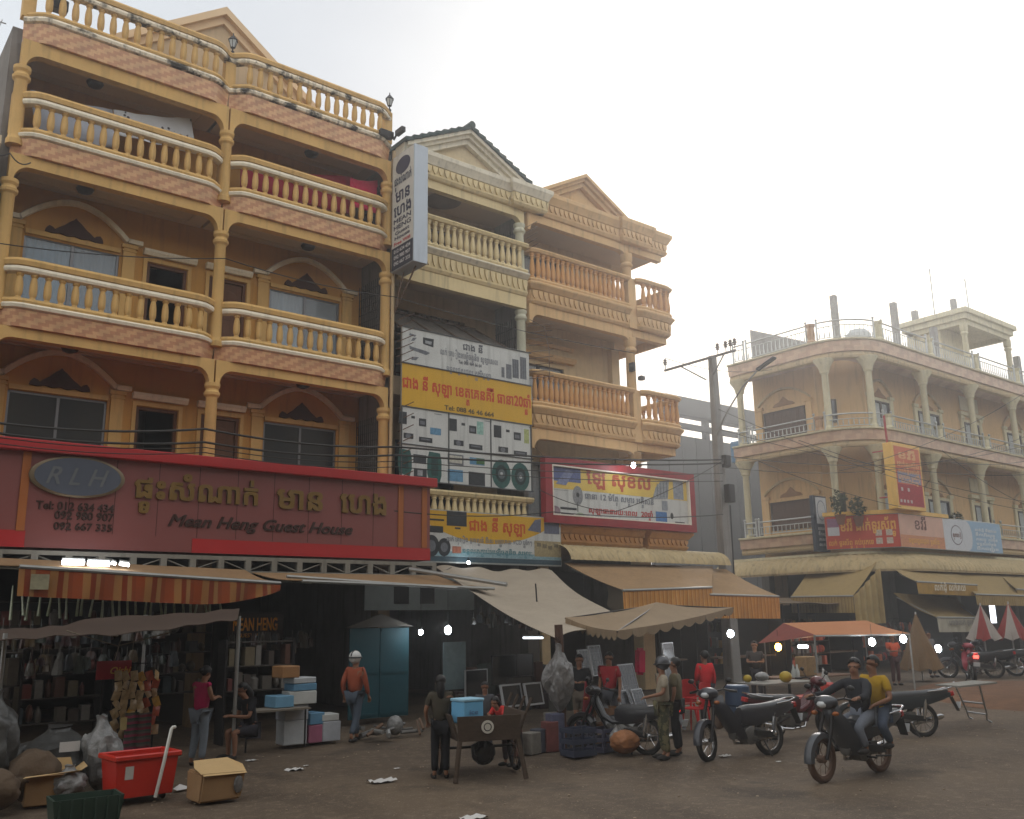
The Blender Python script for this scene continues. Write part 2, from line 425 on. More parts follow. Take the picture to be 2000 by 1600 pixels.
xs = [-400, -60, -8]+[-8+i*.5 for i in range(1, 107)]+[80, 500]; ys = [-400, -40, 0]+[i*.5 for i in range(1, 49)]+[60, 500]
g.add([(x, y, gz(x, y)) for y in ys for x in xs], [(j*len(xs)+i, j*len(xs)+i+1, (j+1)*len(xs)+i+1, (j+1)*len(xs)+i) for j in range(len(ys)-1) for i in range(len(xs)-1)])
tag(g.build('ground', DIRT, smooth=1.5), kind='structure')
# low bank of darker soil at the mouth of the side street
BANK = mat('bank_soil', (112, 80, 56), .95, noise=.4, nscale=2.5, bump=.6, bscale=14)
bk = MB()
ring = [atZ(x, y) for x, y in ((1850, 1372), (1930, 1383), (1995, 1388), (2120, 1372), (2200, 1345), (2030, 1335), (1900, 1334), (1800, 1340), (1760, 1352))]
top = [atZ(x, y, .16) for x, y in ((1862, 1352), (1935, 1360), (2000, 1366), (2110, 1352), (2150, 1338), (2020, 1330), (1905, 1329), (1830, 1333), (1800, 1340))]
nn = len(ring)
bk.add([(p.x, p.y, -.03) for p in ring]+[tuple(p) for p in top], [(i, (i+1) % nn, nn+(i+1) % nn, nn+i) for i in range(nn)]+[tuple(range(nn, 2*nn))])
tag(bk.build('dirt_bank', BANK), kind='structure')
# ================================================================ shared building materials
YEL = mat('ochre_paint', (214, 174, 108), .75, noise=.2, nscale=1.2, streak=.32, bump=.1)
YELW = mat('ochre_wall_paint', (200, 150, 78), .8, noise=.15, nscale=.8, streak=.25, bump=.1)
WHT = mat('cream_moulding', (240, 230, 206), .7, noise=.14, nscale=2, streak=.25, bump=.08)
WHTD = mat('mildewed_moulding', (232, 220, 196), .8, noise=.95, nscale=2.6, streak=.9, bump=.15, mixlo=.5, mixhi=.62)
CEIL = mat('ceiling_plaster', (204, 182, 152), .9, noise=.12, nscale=1, bump=.05)
DARKW = mat('dark_carved_wood', (74, 44, 30), .7, noise=.4, nscale=9)
DOORW = mat('brown_door_wood', (104, 66, 38), .6, noise=.35, nscale=3, stretch=(8, 8, .6))
GLASS = mat('window_glass', (38, 46, 54), .06, noise=0, bump=.02, bscale=1.2, spec=.9)
ROOMD = mat('unlit_room', (70, 58, 46), .95, noise=.2, bump=0)
FRAMEA = mat('aluminium_frame', (120, 120, 122), .4, .6, noise=.1, bump=0)
CURTB = mat('blue_curtain', (120, 160, 188), .9, noise=.35, nscale=5, stretch=(6, 1, .3), bump=0)
CURTW = mat('pale_curtain', (170, 182, 192), .9, noise=.25, nscale=5, stretch=(6, 1, .3), bump=0)
CONC = mat('bare_cement', (128, 122, 116), .95, noise=.35, nscale=1.2, streak=.6, bump=.3, bscale=12)
METD = mat('dark_metal', (48, 46, 46), .5, .5, noise=.2, bump=0)
RUSTM = mat('rusty_metal', (116, 92, 74), .7, .3, noise=.4, nscale=8, bump=.1)
GALV = mat('galvanised_metal', (150, 150, 146), .45, .5, noise=.2, nscale=3, bump=.03)
def tile_mat(name, c1, c2, size=.085, lo=C(120, 96, 80)):
    M = bpy.data.materials.new(name); M.use_nodes = True; n = M.node_tree; b = n.nodes['Principled BSDF']; b.inputs['Roughness'].default_value = .45
    t = n.nodes.new('ShaderNodeTexCoord'); s = n.nodes.new('ShaderNodeSeparateXYZ'); n.links.new(t.outputs['Object'], s.inputs[0])
    def mth(op, a, v=None, c=None):
        q = n.nodes.new('ShaderNodeMath'); q.operation = op
        n.links.new(a, q.inputs[0])
        if v is not None:
            if isinstance(v, (int, float)): q.inputs[1].default_value = v
            else: n.links.new(v, q.inputs[1])
        if c is not None: q.inputs[2].default_value = c
        return q.outputs[0]
    sx = mth('SUBTRACT', s.outputs[0], s.outputs[1])
    fx = mth('FLOOR', mth('MULTIPLY', sx, 1/size)); fz = mth('FLOOR', mth('MULTIPLY', s.outputs[2], 1/size))
    d = mth('MODULO', mth('ADD', mth('ADD', fx, mth('MULTIPLY', fz, -2.)), 6000.), 6.)
    st = mth('LESS_THAN', d, 3.)
    k = n.nodes.new('ShaderNodeMix'); k.data_type = 'RGBA'; n.links.new(st, k.inputs[0]); k.inputs[6].default_value = C(*c1); k.inputs[7].default_value = C(*c2)
    x = n.nodes.new('ShaderNodeTexNoise'); x.inputs['Scale'].default_value = 3; x.inputs['Detail'].default_value = 5; n.links.new(t.outputs['Object'], x.inputs['Vector'])
    r = n.nodes.new('ShaderNodeMapRange'); r.inputs[1].default_value = .45; r.inputs[2].default_value = .75; r.inputs[4].default_value = .4; n.links.new(x.outputs[0], r.inputs[0])
    k2 = n.nodes.new('ShaderNodeMix'); k2.data_type = 'RGBA'; n.links.new(r.outputs[0], k2.inputs[0]); n.links.new(k.outputs[2], k2.inputs[6]); k2.inputs[7].default_value = lo
    n.links.new(k2.outputs[2], b.inputs['Base Color'])
    return M
TILE = tile_mat('salmon_tile', (224, 180, 134), (204, 150, 114), .07)
TILEE = tile_mat('faded_salmon_tile', (196, 166, 138), (184, 150, 124), .2)
def bulge(x0, x1, y, dep=.28, w=.5):
    """plan of a balcony front that bows out between two columns"""
    L = [(x0, y+dep), (x0+w*.12, y+dep*.93), (x0+w*.3, y+dep*.7), (x0+w*.5, y+dep*.38), (x0+w*.72, y+dep*.12), (x0+w, y)]
    Rr = [(x0+x1-a, b) for a, b in reversed(L)]
    return L+Rr
def wall_open(mb, x0, x1, z0, z1, y, t, ops):
    """wall facing -Y with real openings (x0, x1, z0, z1)"""
    xs_ = sorted({x0, x1, *[o[0] for o in ops], *[o[1] for o in ops]}); zs_ = sorted({z0, z1, *[o[2] for o in ops], *[o[3] for o in ops]})
    for i in range(len(xs_)-1):
        for j in range(len(zs_)-1):
            cx, cz = (xs_[i]+xs_[i+1])/2, (zs_[j]+zs_[j+1])/2
            if any(o[0] < cx < o[1] and o[2] < cz < o[3] for o in ops): continue
            a, b, c, d = xs_[i], xs_[i+1], zs_[j], zs_[j+1]
            mb.add([(a, y, c), (b, y, c), (b, y, d), (a, y, d)], [(0, 1, 2, 3)]); mb.add([(a, y+t, c), (b, y+t, c), (b, y+t, d), (a, y+t, d)], [(3, 2, 1, 0)])
    for a, b, c, d in ops:
        mb.add([(a, y, c), (a, y+t, c), (a, y+t, d), (a, y, d)], [(0, 1, 2, 3)]); mb.add([(b, y, c), (b, y, d), (b, y+t, d), (b, y+t, c)], [(0, 1, 2, 3)])
        mb.add([(a, y, d), (a, y+t, d), (b, y+t, d), (b, y, d)], [(0, 1, 2, 3)]); mb.add([(a, y, c), (b, y, c), (b, y+t, c), (a, y+t, c)], [(0, 1, 2, 3)])
    mb.add([(x0, y, z1), (x1, y, z1), (x1, y+t, z1), (x0, y+t, z1)], [(0, 1, 2, 3)])
    mb.add([(x0, y, z0), (x0, y+t, z0), (x0, y+t, z1), (x0, y, z1)], [(0, 1, 2, 3)]); mb.add([(x1, y, z0), (x1, y, z1), (x1, y+t, z1), (x1, y+t, z0)], [(0, 1, 2, 3)])
def baluster_mesh(name, h, r, m_, kind=0):
    """turned baluster: square-ish waisted (kind 0) or vase shaped (kind 1)"""
    b = MB()
    if kind == 0: p = [(.78, 0), (.78, .06), (.6, .09), (.92, .2), (1, .3), (.98, .55), (.8, .74), (.62, .86), (.9, .9), (.95, .94), (.9, 1)]
    else: p = [(.95, 0), (.95, .06), (.62, .1), (.85, .16), (1, .3), (.9, .48), (.62, .72), (.55, .82), (.85, .87), (.7, .91), (.98, .95), (.98, 1)]
    b.lathe([(a*r, z*h) for a, z in p], n=10); b.mat(m_); b.ms = [m_]
    return b.data(name, smooth=.9)
def band_along(path, prof, name, m_, parent, mats=None, smooth=.5):
    b = MB(); b.sweep(path, prof, mats=mats)
    return b.build(name, None if mats else m_, parent, smooth=smooth)
def at_path(path, s):
    """point at arc length s along a plan path"""
    for a, b in zip(path, path[1:]):
        l = math.hypot(b[0]-a[0], b[1]-a[1])
        if s <= l: return (a[0]+(b[0]-a[0])*s/l, a[1]+(b[1]-a[1])*s/l)
        s -= l
    return path[-1]
def path_len(p): return sum(math.hypot(b[0]-a[0], b[1]-a[1]) for a, b in zip(p, p[1:]))
def offset_in(path, d):
    return [(x, y+d) for x, y in path]
def arch_beam(mb, x0, x1, y0, y1, zt, zb, drop, r):
    """lintel whose lower edge turns down in quarter rounds to the columns at its ends"""
    P = [(x0, zt), (x0, zb-drop)]
    P += [(x0+.1, zb-drop)]
    for k in range(7):
        a = math.pi-k*math.pi/12
        P.append((x0+.1+r+r*math.cos(a), zb-drop+drop*math.sin(a)))
    for k in range(7):
        a = math.pi/2-k*math.pi/12
        P.append((x1-.1-r+r*math.cos(a), zb-drop+drop*math.sin(a)))
    P += [(x1-.1, zb-drop), (x1, zb-drop), (x1, zt)]
    mb.prism(P, 1, y0, y1)
def column_mesh(mb, x, y, z0, z1, r, cap=.3):
    mb.lathe([(r*1.25, z0), (r*1.25, z0+.12), (r*1.05, z0+.16), (r, z0+.22), (r*.94, z1-cap), (r*1.02, z1-cap+.02), (r*1.3, z1-cap+.06), (r*1.35, z1-cap+.12), (r*1.1, z1-cap+.16), (r*1.05, z1-cap+.2), (r*1.3, z1-cap+.26), (r*1.3, z1)], (x, y, 0), 16)
# ================================================================ the guest house (two bays, three upper levels)
A = thing('guest_house_building', 'tall ochre guest house with bulging balustraded balconies and salmon tile bands', 'building', (7.5, 20, 0))
AX = (3.0, 7.5, 12.0); YB = 21.6
wA = MB()
ops = []
for z in (5.35, 8.87):
    for s in (0, 1):
        f = (lambda a, b: (a, b)) if s == 0 else (lambda a, b: (15-b, 15-a))
        a, b = f(3.61, 5.63); ops.append((a, b, z+.05 if z > 6 else z+.2, z+1.68))
        a, b = f(6.27, 7.22); ops.append((a, b, z-.42, z+1.66))
wall_open(wA, 2.95, 12.05, 4.3, 14.75, YB, .2, ops)
wA.build('wall', YELW, A)
b = MB(); b.box(2.75, 2.95, 20.35, 34, 0, 14.7).box(12.05, 12.2, 20.35, 34, 0, 14.7).box(2.95, 12.05, 33.8, 34, 0, 14.7).box(2.95, 12.05, 24.6, 24.75, 4.4, 14.7); b.build('party_wall', CONC, A, smooth=0)
b = MB()
for z in (4.75, 8.3, 11.9): b.box(2.95, 12.05, YB+.2, 33.8, z-.35, z)
b.box(2.95, 12.05, YB, 33.8, 14.36, 14.75)
b.build('floor_slab', CEIL, A, smooth=0)
b = MB(); b.box(7.4, 7.6, YB+.25, 24.6, 4.8, 14.3); b.build('room_partition', ROOMD, A, smooth=0)
levels = [  # rail top, white under rail, baluster top, baluster bottom, white, tile top, tile bottom, beam bottom
    dict(n='first', cap=5.75, b1=5.45, b0=4.9, wt=4.78, tt=4.62, tb=4.3, zb=4.15, zc=None),
    dict(n='second', cap=9.40, b1=9.10, b0=8.56, wt=8.46, tt=8.32, tb=7.98, zb=7.76, zc=(4.75, 7.6)),
    dict(n='third', cap=13.14, b1=12.86, b0=12.30, wt=12.2, tt=12.06, tb=11.70, zb=11.45, zc=(8.3, 11.3)),
    dict(n='roof', cap=15.92, b1=15.63, b0=15.06, wt=14.95, tt=14.78, tb=14.36, zb=14.05, zc=(11.9, 13.9))]
bal_me = None
for li, L in enumerate(levels):
    top = L['n'] == 'roof'
    for k in (0, 1):
        x0, x1 = AX[k]+(.02 if k else -.06), AX[k+1]+(.06 if k else -.02)
        P = bulge(x0, x1, 20.0)
        if not L['n'] == 'first':
            zc, z1, z0, zw, zt, zb = L['cap'], L['b1'], L['b0'], L['wt'], L['tt'], L['tb']
            W_ = WHTD if top else WHT
            rail = MB()
            rail.sweep(P, [(.02, zc-.17), (.1, zc-.15), (.12, zc-.06), (.08, zc), (-.1, zc), (-.12, zc-.06), (-.08, zc-.17)], mats=[YEL]*7)
            rail.sweep(P, [(.03, zc-.3), (.085, zc-.285), (.105, zc-.235), (.09, zc-.175), (-.07, zc-.175), (-.07, zc-.3)], mats=[W_]*6)
            rail.sweep(P, [(.06, z0-.1), (.08, z0-.06), (.05, z0), (-.08, z0), (-.08, z0-.1)], mats=[YEL]*5)
            bs = rail.build('balustrade', None, A, smooth=.5)
            Ln = path_len(P); nb = 15 if top or li == 2 else 15
            if bal_me is None: bal_me = baluster_mesh('baluster', .56, .078, YEL)
            for i in range(nb):
                s_ = .36+(Ln-.72)*(i+.5)/nb
                p = at_path(P, s_)
                o = place('baluster', bal_me, bs); o.location = (p[0], p[1]+.03, z0); o.scale = (1, 1, (z1-z0+.012)/.56)
            slab = MB()
            slab.sweep(P, [(.04, zt+.0), (.1, zt+.03), (.12, zt+.09), (.06, zw), (-.3, zw), (-.3, zt)], mats=[W_]*6)
            slab.build('moulding', None, A, smooth=.5)
            tl = MB(); tl.sweep(P, [(-.02, zb), (.05, zt-.003), (-.3, zt-.003), (-.3, zb)], mats=[TILE]*4)
            tl.build('tile_band', None, A, smooth=.3)
        # ceiling of the balcony below, its raised border, lintel with rounded corners
        c = MB(); c.box(x0+.02, x1-.02, 20.33, YB-.003, L['tb']+.02, L['wt'] if not top else 14.36); c.build('balcony_slab', CEIL, A, smooth=0)
        ar = MB(); arch_beam(ar, x0+.0, x1-.0, 20.0+.1, 20.0+.32, L['tb']-.004, L['zb'], .35, .3); ar.build('lintel', YEL, A, smooth=.5)
        if L['n'] != 'first':
            cb = MB(); zc_ = L['tb']+.02
            for (a, b_, c_, d_) in ((x0+.35, x1-.35, 20.5, 20.56), (x0+.35, x1-.35, 21.3, 21.36), (x0+.35, x0+.41, 20.56, 21.3), (x1-.41, x1-.35, 20.56, 21.3)): cb.box(a, b_, c_, d_, zc_-.04, zc_-.002)
            cb.build('ceiling_moulding', CEIL, A, smooth=0)
            cl = MB(); cl.lathe([(.02, zc_-.002), (.17, zc_-.002), (.19, zc_-.05), (.15, zc_-.12), (.06, zc_-.16), (.01, zc_-.17)], ((x0+x1)/2-.6+.9*k, 20.95, 0), 18); cl.build('ceiling_lamp', mat('smoked_lamp', (58, 48, 40), .3, noise=.1, bump=0), A)
    if L['zc']:
        for x in AX:
            c = MB(); column_mesh(c, x, 20.22, L['zc'][0], L['zb']-.33, .135, .34); c.build('column', YEL, A, smooth=.5)
    if L['n'] != 'first':   # pedestals between the rails
        for x in AX:
            p = MB(); p.box(x-.13, x+.13, 20.2, 20.42, L['wt'], L['cap']-.03); p.build('pedestal', YEL, A, smooth=0)
# facade wall trim: two floors of windows and doors
def window_A(z, k, cur):
    f = (lambda v: v) if k == 0 else (lambda v: 15-v)
    X_ = lambda a, b: tuple(sorted((f(a), f(b))))
    a, b_ = X_(3.61, 5.63); z0 = z+(.05 if z > 6 else .2); z1 = z+1.68
    w = MB(); y = YB-.004
    for (p, q, r_, s_) in ((a, a+.05, z0, z1), (b_-.05, b_, z0, z1), (a, b_, z1-.05, z1), (a, b_, z0, z0+.05), ((a+b_)/2-.03, (a+b_)/2+.03, z0, z1)):
        w.box(p, q, YB+.03, YB+.09, r_, s_)
    wo = w.build('window', FRAMEA, A, smooth=0)
    gl = MB(); gl.box(a+.05, b_-.05, YB+.055, YB+.065, z0+.05, z1-.05); gl.build('pane', GLASS if cur is None else mat('thin_glass', (200, 215, 225), .05, noise=0, bump=0, alpha=.28, spec=.8), wo, smooth=0)
    if cur is not None:
        for (p, q, m_) in cur:
            cu = MB(); n_ = 24; pp, qq = a+(b_-a)*p, a+(b_-a)*q
            cu.grid(lambda u, v: (pp+(qq-pp)*u, YB+.14+.018*math.sin(u*40), z0+(z1-z0)*v), n_*2, 1); cu.build('curtain', m_, wo, smooth=1.5)
    rb = MB(); rb.box(a-.1, b_+.1, YB+.2+.02, YB+.24, z0-.1, z1+.1) if cur is not None else None
    if cur is not None: rb.build('dark_room_panel', ROOMD, wo, smooth=0)  # dark panel in place of the shade of an unlit room
    t = MB()      # flat surround, pilasters, sill
    for px in (a-.34, b_+.06):
        t.box(px, px+.28, YB-.07, y, z-.5, z1+.17); t.box(px-.04, px+.32, YB-.1, y, z1+.17, z1+.26); t.box(px-.02, px+.3, YB-.09, y, z1+.08, z1+.12)
    t.box(a, b_, YB-.06, y, z1+.012, z1+.12)
    t.box(a-.1, b_+.1, YB-.1, y, z0-.1, z0-.012)
    t.build('window_surround', YEL, A, smooth=0)
    cx = (a+b_)/2; hw = (b_-a)/2+.36
    pts = [(cx-hw-.12, z1+.3), (cx-hw+.22, z1+.3)]
    for i in range(15):
        u = -1+2*i/14; pts.append((cx+u*(hw-.24), z1+.3+.62*(1-abs(u)**1.9)))
    pts += [(cx+hw-.22, z1+.3), (cx+hw+.12, z1+.3)]
    am = MB()
    n_ = len(pts)
    def nrm(i):
        p, q = pts[max(i-1, 0)], pts[min(i+1, n_-1)]; d = (q[0]-p[0], q[1]-p[1]); l = math.hypot(*d); return (-d[1]/l, d[0]/l)
    ring = [(0, 0), (.13, 0), (.13, .1), (.07, .13), (0, .06)]
    vs = []
    for i, p in enumerate(pts):
        nx, nz_ = nrm(i)
        for (dy, h) in ring: vs.append((p[0]+nx*(h-.02), y-dy, p[1]+nz_*(h-.02)))
    am.add(vs, [(i*5+j, i*5+(j+1) % 5, (i+1)*5+(j+1) % 5, (i+1)*5+j) for i in range(n_-1) for j in range(5)]+[(0, 1, 2, 3, 4), tuple((n_-1)*5+j for j in (4, 3, 2, 1, 0))])
    am.build('arch_moulding', WHT, A, smooth=.5)
    # carved wooden crest
    h = [(-.62, .02), (-.6, .1), (-.54, .17), (-.46, .14), (-.42, .1), (-.34, .17), (-.24, .24), (-.12, .36), (-.05, .41), (0, .47)]
    poly = [(cx+u, z1+.14+v) for u, v in h]+[(cx-u, z1+.14+v) for u, v in reversed(h[:-1])]
    bot = [(cx+.62-i*.0775*2, z1+.14+(.0 if i % 2 else .035)) for i in range(1, 8)]
    cr_ = MB(); cr_.prism(poly+bot, 1, YB-.05, y); cr_.build('carved_crest', DARKW, A, smooth=0)
def door_A(z, k, open_):
    f = (lambda v: v) if k == 0 else (lambda v: 15-v)
    a, b_ = tuple(sorted((f(6.27), f(7.22)))); z0, z1 = z-.42, z+1.66
    d = MB()
    for (p, q, r_, s_) in ((a, a+.07, z0, z1), (b_-.07, b_, z0, z1), (a+.07, b_-.07, z1-.07, z1)): d.box(p, q, YB+.02, YB+.12, r_, s_)
    do = d.build('door', DOORW, A, smooth=0)
    lf = MB()
    if open_:
        lf.box(a+.08, a+.12, YB+.14, YB+.95, z0, z1-.08)
    else:
        lf.box(a+.075, b_-.075, YB+.08, YB+.115, z0, z1-.075)
        for (p, q, r_, s_) in ((.16, .79, .2, .9), (.16, .79, 1.05, 1.55)): lf.box(a+p, a+q, YB+.066, YB+.078, z0+r_, z0+s_)
        lf.ell((a+.47, YB+.07, z0+1.66), (.3, .014, .17))
    lf.build('door_leaf', DOORW if not open_ else mat('dark_door', (58, 40, 30), .6), do, smooth=0)
    t = MB(); t.box(a-.1, a-.012, YB-.05, YB-.004, z0, z1+.1); t.box(b_+.012, b_+.1, YB-.05, YB-.004, z0, z1+.1); t.box(a-.012, b_+.012, YB-.05, YB-.004, z1+.012, z1+.1); t.build('door_surround', YEL, A, smooth=0)
    w = MB(); w.prism([(YB-.004, z1+.16), (YB-.1, z1+.16), (YB-.15, z1+.24), (YB-.15, z1+.3), (YB-.004, z1+.3)], 0, a-.12, b_+.2 if k == 0 else b_+.12); w.build('door_cornice', WHT, A, smooth=0)
window_A(8.9, 0, [(.0, .5, CURTB), (.5, 1, mat('grey_blue_curtain', (96, 112, 128), .9, noise=.15))])
window_A(8.9, 1, [(.0, .5, CURTW)])
window_A(5.35, 0, None); window_A(5.35, 1, None)
door_A(8.87, 0, True); door_A(8.87, 1, False); door_A(5.35, 0, True); door_A(5.35, 1, False)
for z0, z1 in ((4.8, 7.3), (8.35, 11.1), (11.95, 13.8)):   # lattice screen at the party wall
    gr = MB()
    for i in range(12): gr.tube([(11.97, 20.36+i*.107, z0), (11.97, 20.36+i*.107, z1)], .012, 5)
    for i in range(int((z1-z0)/.22)): gr.tube([(11.97, 20.36, z0+.1+i*.22), (11.97, 21.55, z0+.16+i*.22)], .01, 5)
    gr.build('security_grille', METD, A)
# gable behind the roof parapet
ga = MB()
gy = 20.95
GM = mat('gable_plaster', (196, 172, 138), .8, noise=.12, nscale=1.5, streak=.2)
ga.prism([(3.9, 14.76), (11.1, 14.76), (7.55, 17.4)], 1, gy+.16, 24); ga.build('gable', GM, A, smooth=0)
gm = MB()
for (p, q) in (((3.6, 14.78), (7.55, 17.62)), ((11.5, 14.78), (7.55, 17.62))):
    dx, dz = q[0]-p[0], q[1]-p[1]; l = math.hypot(dx, dz); nx, nz_ = -dz/l, dx/l
    if nz_ < 0: nx, nz_ = -nx, -nz_
    for (h0, h1, y0) in ((-.34, -.17, gy+.06), (-.17, .0, gy-.08)):
        P4 = [(p[0]+nx*h0, p[1]+nz_*h0), (q[0], q[1]+h0/nz_*1), (q[0], q[1]+h1/nz_), (p[0]+nx*h1, p[1]+nz_*h1)]
        gm.prism(P4, 1, y0, 24.2)
gm.build('gable_moulding', mat('gable_moulding_paint', (226, 196, 156), .7, noise=.1), A, smooth=0)
def roof_lantern(x, y, z):
    l = MB().mat(METD)
    l.lathe([(.05, z), (.05, z+.05), (.02, z+.07), (.02, z+.14), (.06, z+.16)], (x, y, 0), 8)
    l.lathe([(.13, z+.36), (.02, z+.5), (.015, z+.56), (.0, z+.58)], (x, y, 0), 6)
    for k in range(6):
        a = k*math.pi/3; l.tube([(x+.055*math.cos(a), y+.055*math.sin(a), z+.16), (x+.11*math.cos(a), y+.11*math.sin(a), z+.36)], .008, 4)
    l.mat(mat('lantern_glass', (180, 185, 185), .1, noise=0, bump=0)); l.lathe([(.045, z+.16), (.1, z+.355)], (x, y, 0), 6)
    return l.build('roof_lantern', None, A)
roof_lantern(7.52, 20.22, 15.9); roof_lantern(12.03, 20.2, 15.92)
# patched black box on the roof rail at the far left
b = MB(); b.box(3.35, 3.75, 20.12, 20.35, 15.35, 15.62); b.build('floodlight', METD, A, smooth=0, bevel=.02)
b = MB(); b.tube([(12.0, 19.9, 14.9), (12.0, 19.75, 15.0), (12.05, 19.6, 15.02)], .03); b.cbox((12.02, 19.6, 15.03), (.12, .35, .14)); b.cbox((11.75, 19.9, 14.98), (.4, .18, .18)); b.build('roof_floodlight', METD, A, smooth=0)
# downpipe between the first two houses
b = MB(); b.tube([(12.16, 20.12, 4.6), (12.16, 20.1, 9), (12.15, 20.12, 14.7)], .05, 10); b.build('downpipe', mat('cream_pipe', (196, 170, 130), .6, noise=.2, streak=.4), A)
# ground-floor shop interior
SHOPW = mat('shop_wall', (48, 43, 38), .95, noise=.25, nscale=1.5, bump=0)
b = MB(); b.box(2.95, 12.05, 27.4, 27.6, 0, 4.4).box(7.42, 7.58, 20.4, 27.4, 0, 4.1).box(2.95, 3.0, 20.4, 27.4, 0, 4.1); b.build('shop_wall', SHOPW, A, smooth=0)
for x in AX:
    b = MB(); b.box(x-.16, x+.16, 20.05, 20.4, 0, 4.4); b.build('shop_pillar', mat('shop_pillar_paint', (110, 88, 62), .85, streak=.5), A, smooth=0)
# laundry hung on the third floor
def cloth_sheet(name, label, pts, Y, m_, wave=.03, nu=24, nv=10):
    q = [atY(x, y, Y) for x, y in pts]      # upper-left, upper-right, lower-right, lower-left
    s = MB()
    def P(u, v):
        a = q[3].lerp(q[2], u); b_ = q[0].lerp(q[1], u); p = a.lerp(b_, v); sag = -.05*math.sin(math.pi*u)*v
        return (p.x, p.y+wave*math.sin(u*17+v*3)*(1-v*.4), p.z+sag)
    s.grid(P, nu, nv, .006); return tag(s.build(name, m_, smooth=1.5), label, 'laundry')
def spotted():
    M = mat('spotted_sheet', (206, 210, 214), .9, noise=.1, bump=0); n = M.node_tree; b = n.nodes['Principled BSDF']
    t = n.nodes.new('ShaderNodeTexCoord'); v = n.nodes.new('ShaderNodeTexVoronoi'); v.inputs['Scale'].default_value = 6; n.links.new(t.outputs['Object'], v.inputs['Vector'])
    l = n.nodes.new('ShaderNodeMath'); l.operation = 'LESS_THAN'; l.inputs[1].default_value = .2; n.links.new(v.outputs['Distance'], l.inputs[0])
    k = n.nodes.new('ShaderNodeMix'); k.data_type = 'RGBA'; n.links.new(l.outputs[0], k.inputs[0]); k.inputs[6].default_value = C(206, 210, 214); k.inputs[7].default_value = C(70, 72, 80); n.links.new(k.outputs[2], b.inputs['Base Color'])
    return M
cloth_sheet('hanging_sheet', 'white bed sheet with dark spots hung on the top floor balcony of the guest house', [(222, 214), (374, 231), (382, 300), (228, 262)], 20.75, spotted())
cloth_sheet('hanging_sheet', 'plain pale grey sheet hung beside the spotted one behind the top floor balusters', [(60, 175), (220, 214), (228, 290), (70, 262)], 20.8, mat('grey_sheet', (176, 180, 190), .9, noise=.1, bump=0))
cloth_sheet('hanging_blanket', 'dark red blanket hung behind the top floor balusters of the guest house', [(470, 322), (690, 345), (690, 420), (470, 372)], 20.85, mat('red_blanket', (150, 30, 48), .9, noise=.3, nscale=2, bump=0))
cloth_sheet('hanging_towel', 'bright pink towel on the top floor balcony, at the end of the dark red blanket', [(684, 348), (738, 352), (738, 418), (684, 402)], 20.7, mat('pink_towel', (215, 52, 92), .9, noise=.1, bump=0), .015, 8, 6)
# ================================================================ the row across the street, behind the photographer
OR_ = thing('opposite_shophouses', 'plain cream shophouse row across the street, shown only as reflections in the upper windows', 'building', (10, -9, 0))
b = MB(); OPM = mat('opposite_wall', (150, 134, 110), .9, noise=.2, streak=.3)
wall_open(b, -60, 70, 0, 14.6, -8, -.3, [(x, x+1.6, z, z+1.5) for x in range(-58, 68, 4) for z in (5.2, 8.6, 12)]); b.box(-60, 70, -20, -8.31, 0, 14.6); b.build('wall', OPM, OR_, smooth=0)
b = MB()
for z in (4.3, 7.8, 11.2, 14.3): b.box(-60, 70, -7.99, -7.0, z, z+.3)
b.build('balcony_slab', OPM, OR_, smooth=0)
# ================================================================ sliver of the neighbouring house at the left edge
N_ = thing('neighbouring_shophouse', 'weathered cream shophouse at the far left edge of the photo, green tiles on its column', 'building', (0, 20, 0))
PALE = mat('weathered_cream', (196, 178, 146), .85, noise=.3, nscale=1.5, streak=.5)
b = MB(); b.box(-6, 2.7, 21.6, 33, 0, 12.1); b.build('wall', PALE, N_, smooth=0)
for z in (4.6, 8.2, 11.9):
    b = MB(); b.sweep([(-6, 20), (2.72, 20)], [(.0, z-.6), (.05, z-.3), (.14, z-.2), (.1, z), (-1.6, z), (-1.6, z-.6)]); b.build('balcony_slab', PALE, N_, smooth=.4)
GT = mat('green_tile', (60, 92, 64), .4, noise=.4, nscale=14)
for z0, z1 in ((0, 4), (4.6, 7.6), (8.2, 11.3)):
    b = MB(); b.box(2.42, 2.68, 20.05, 20.3, z0, z1); b.build('column', GT, N_, smooth=0)
    b = MB(); b.lathe([(.2, z1), (.24, z1+.1), (.2, z1+.2), (.26, z1+.3)], (2.5, 20.15, 0), 12, cap=True); b.build('capital', PALE, N_)
b = MB(); b.tube([(1.9, 21, 12), (1.9, 21, 15.3)], .03); b.tube([(1.1, 21, 15.0), (2.7, 21, 15.1)], .015, 5)
for i in range(9): b.tube([(1.15+i*.18, 20.6+.02*i, 15.02), (1.15+i*.18, 21.4-.02*i, 15.04)], .008, 4)
tag(b.build('television_aerial', GALV), 'spiky television aerial on the roof at the far left edge', 'aerial')
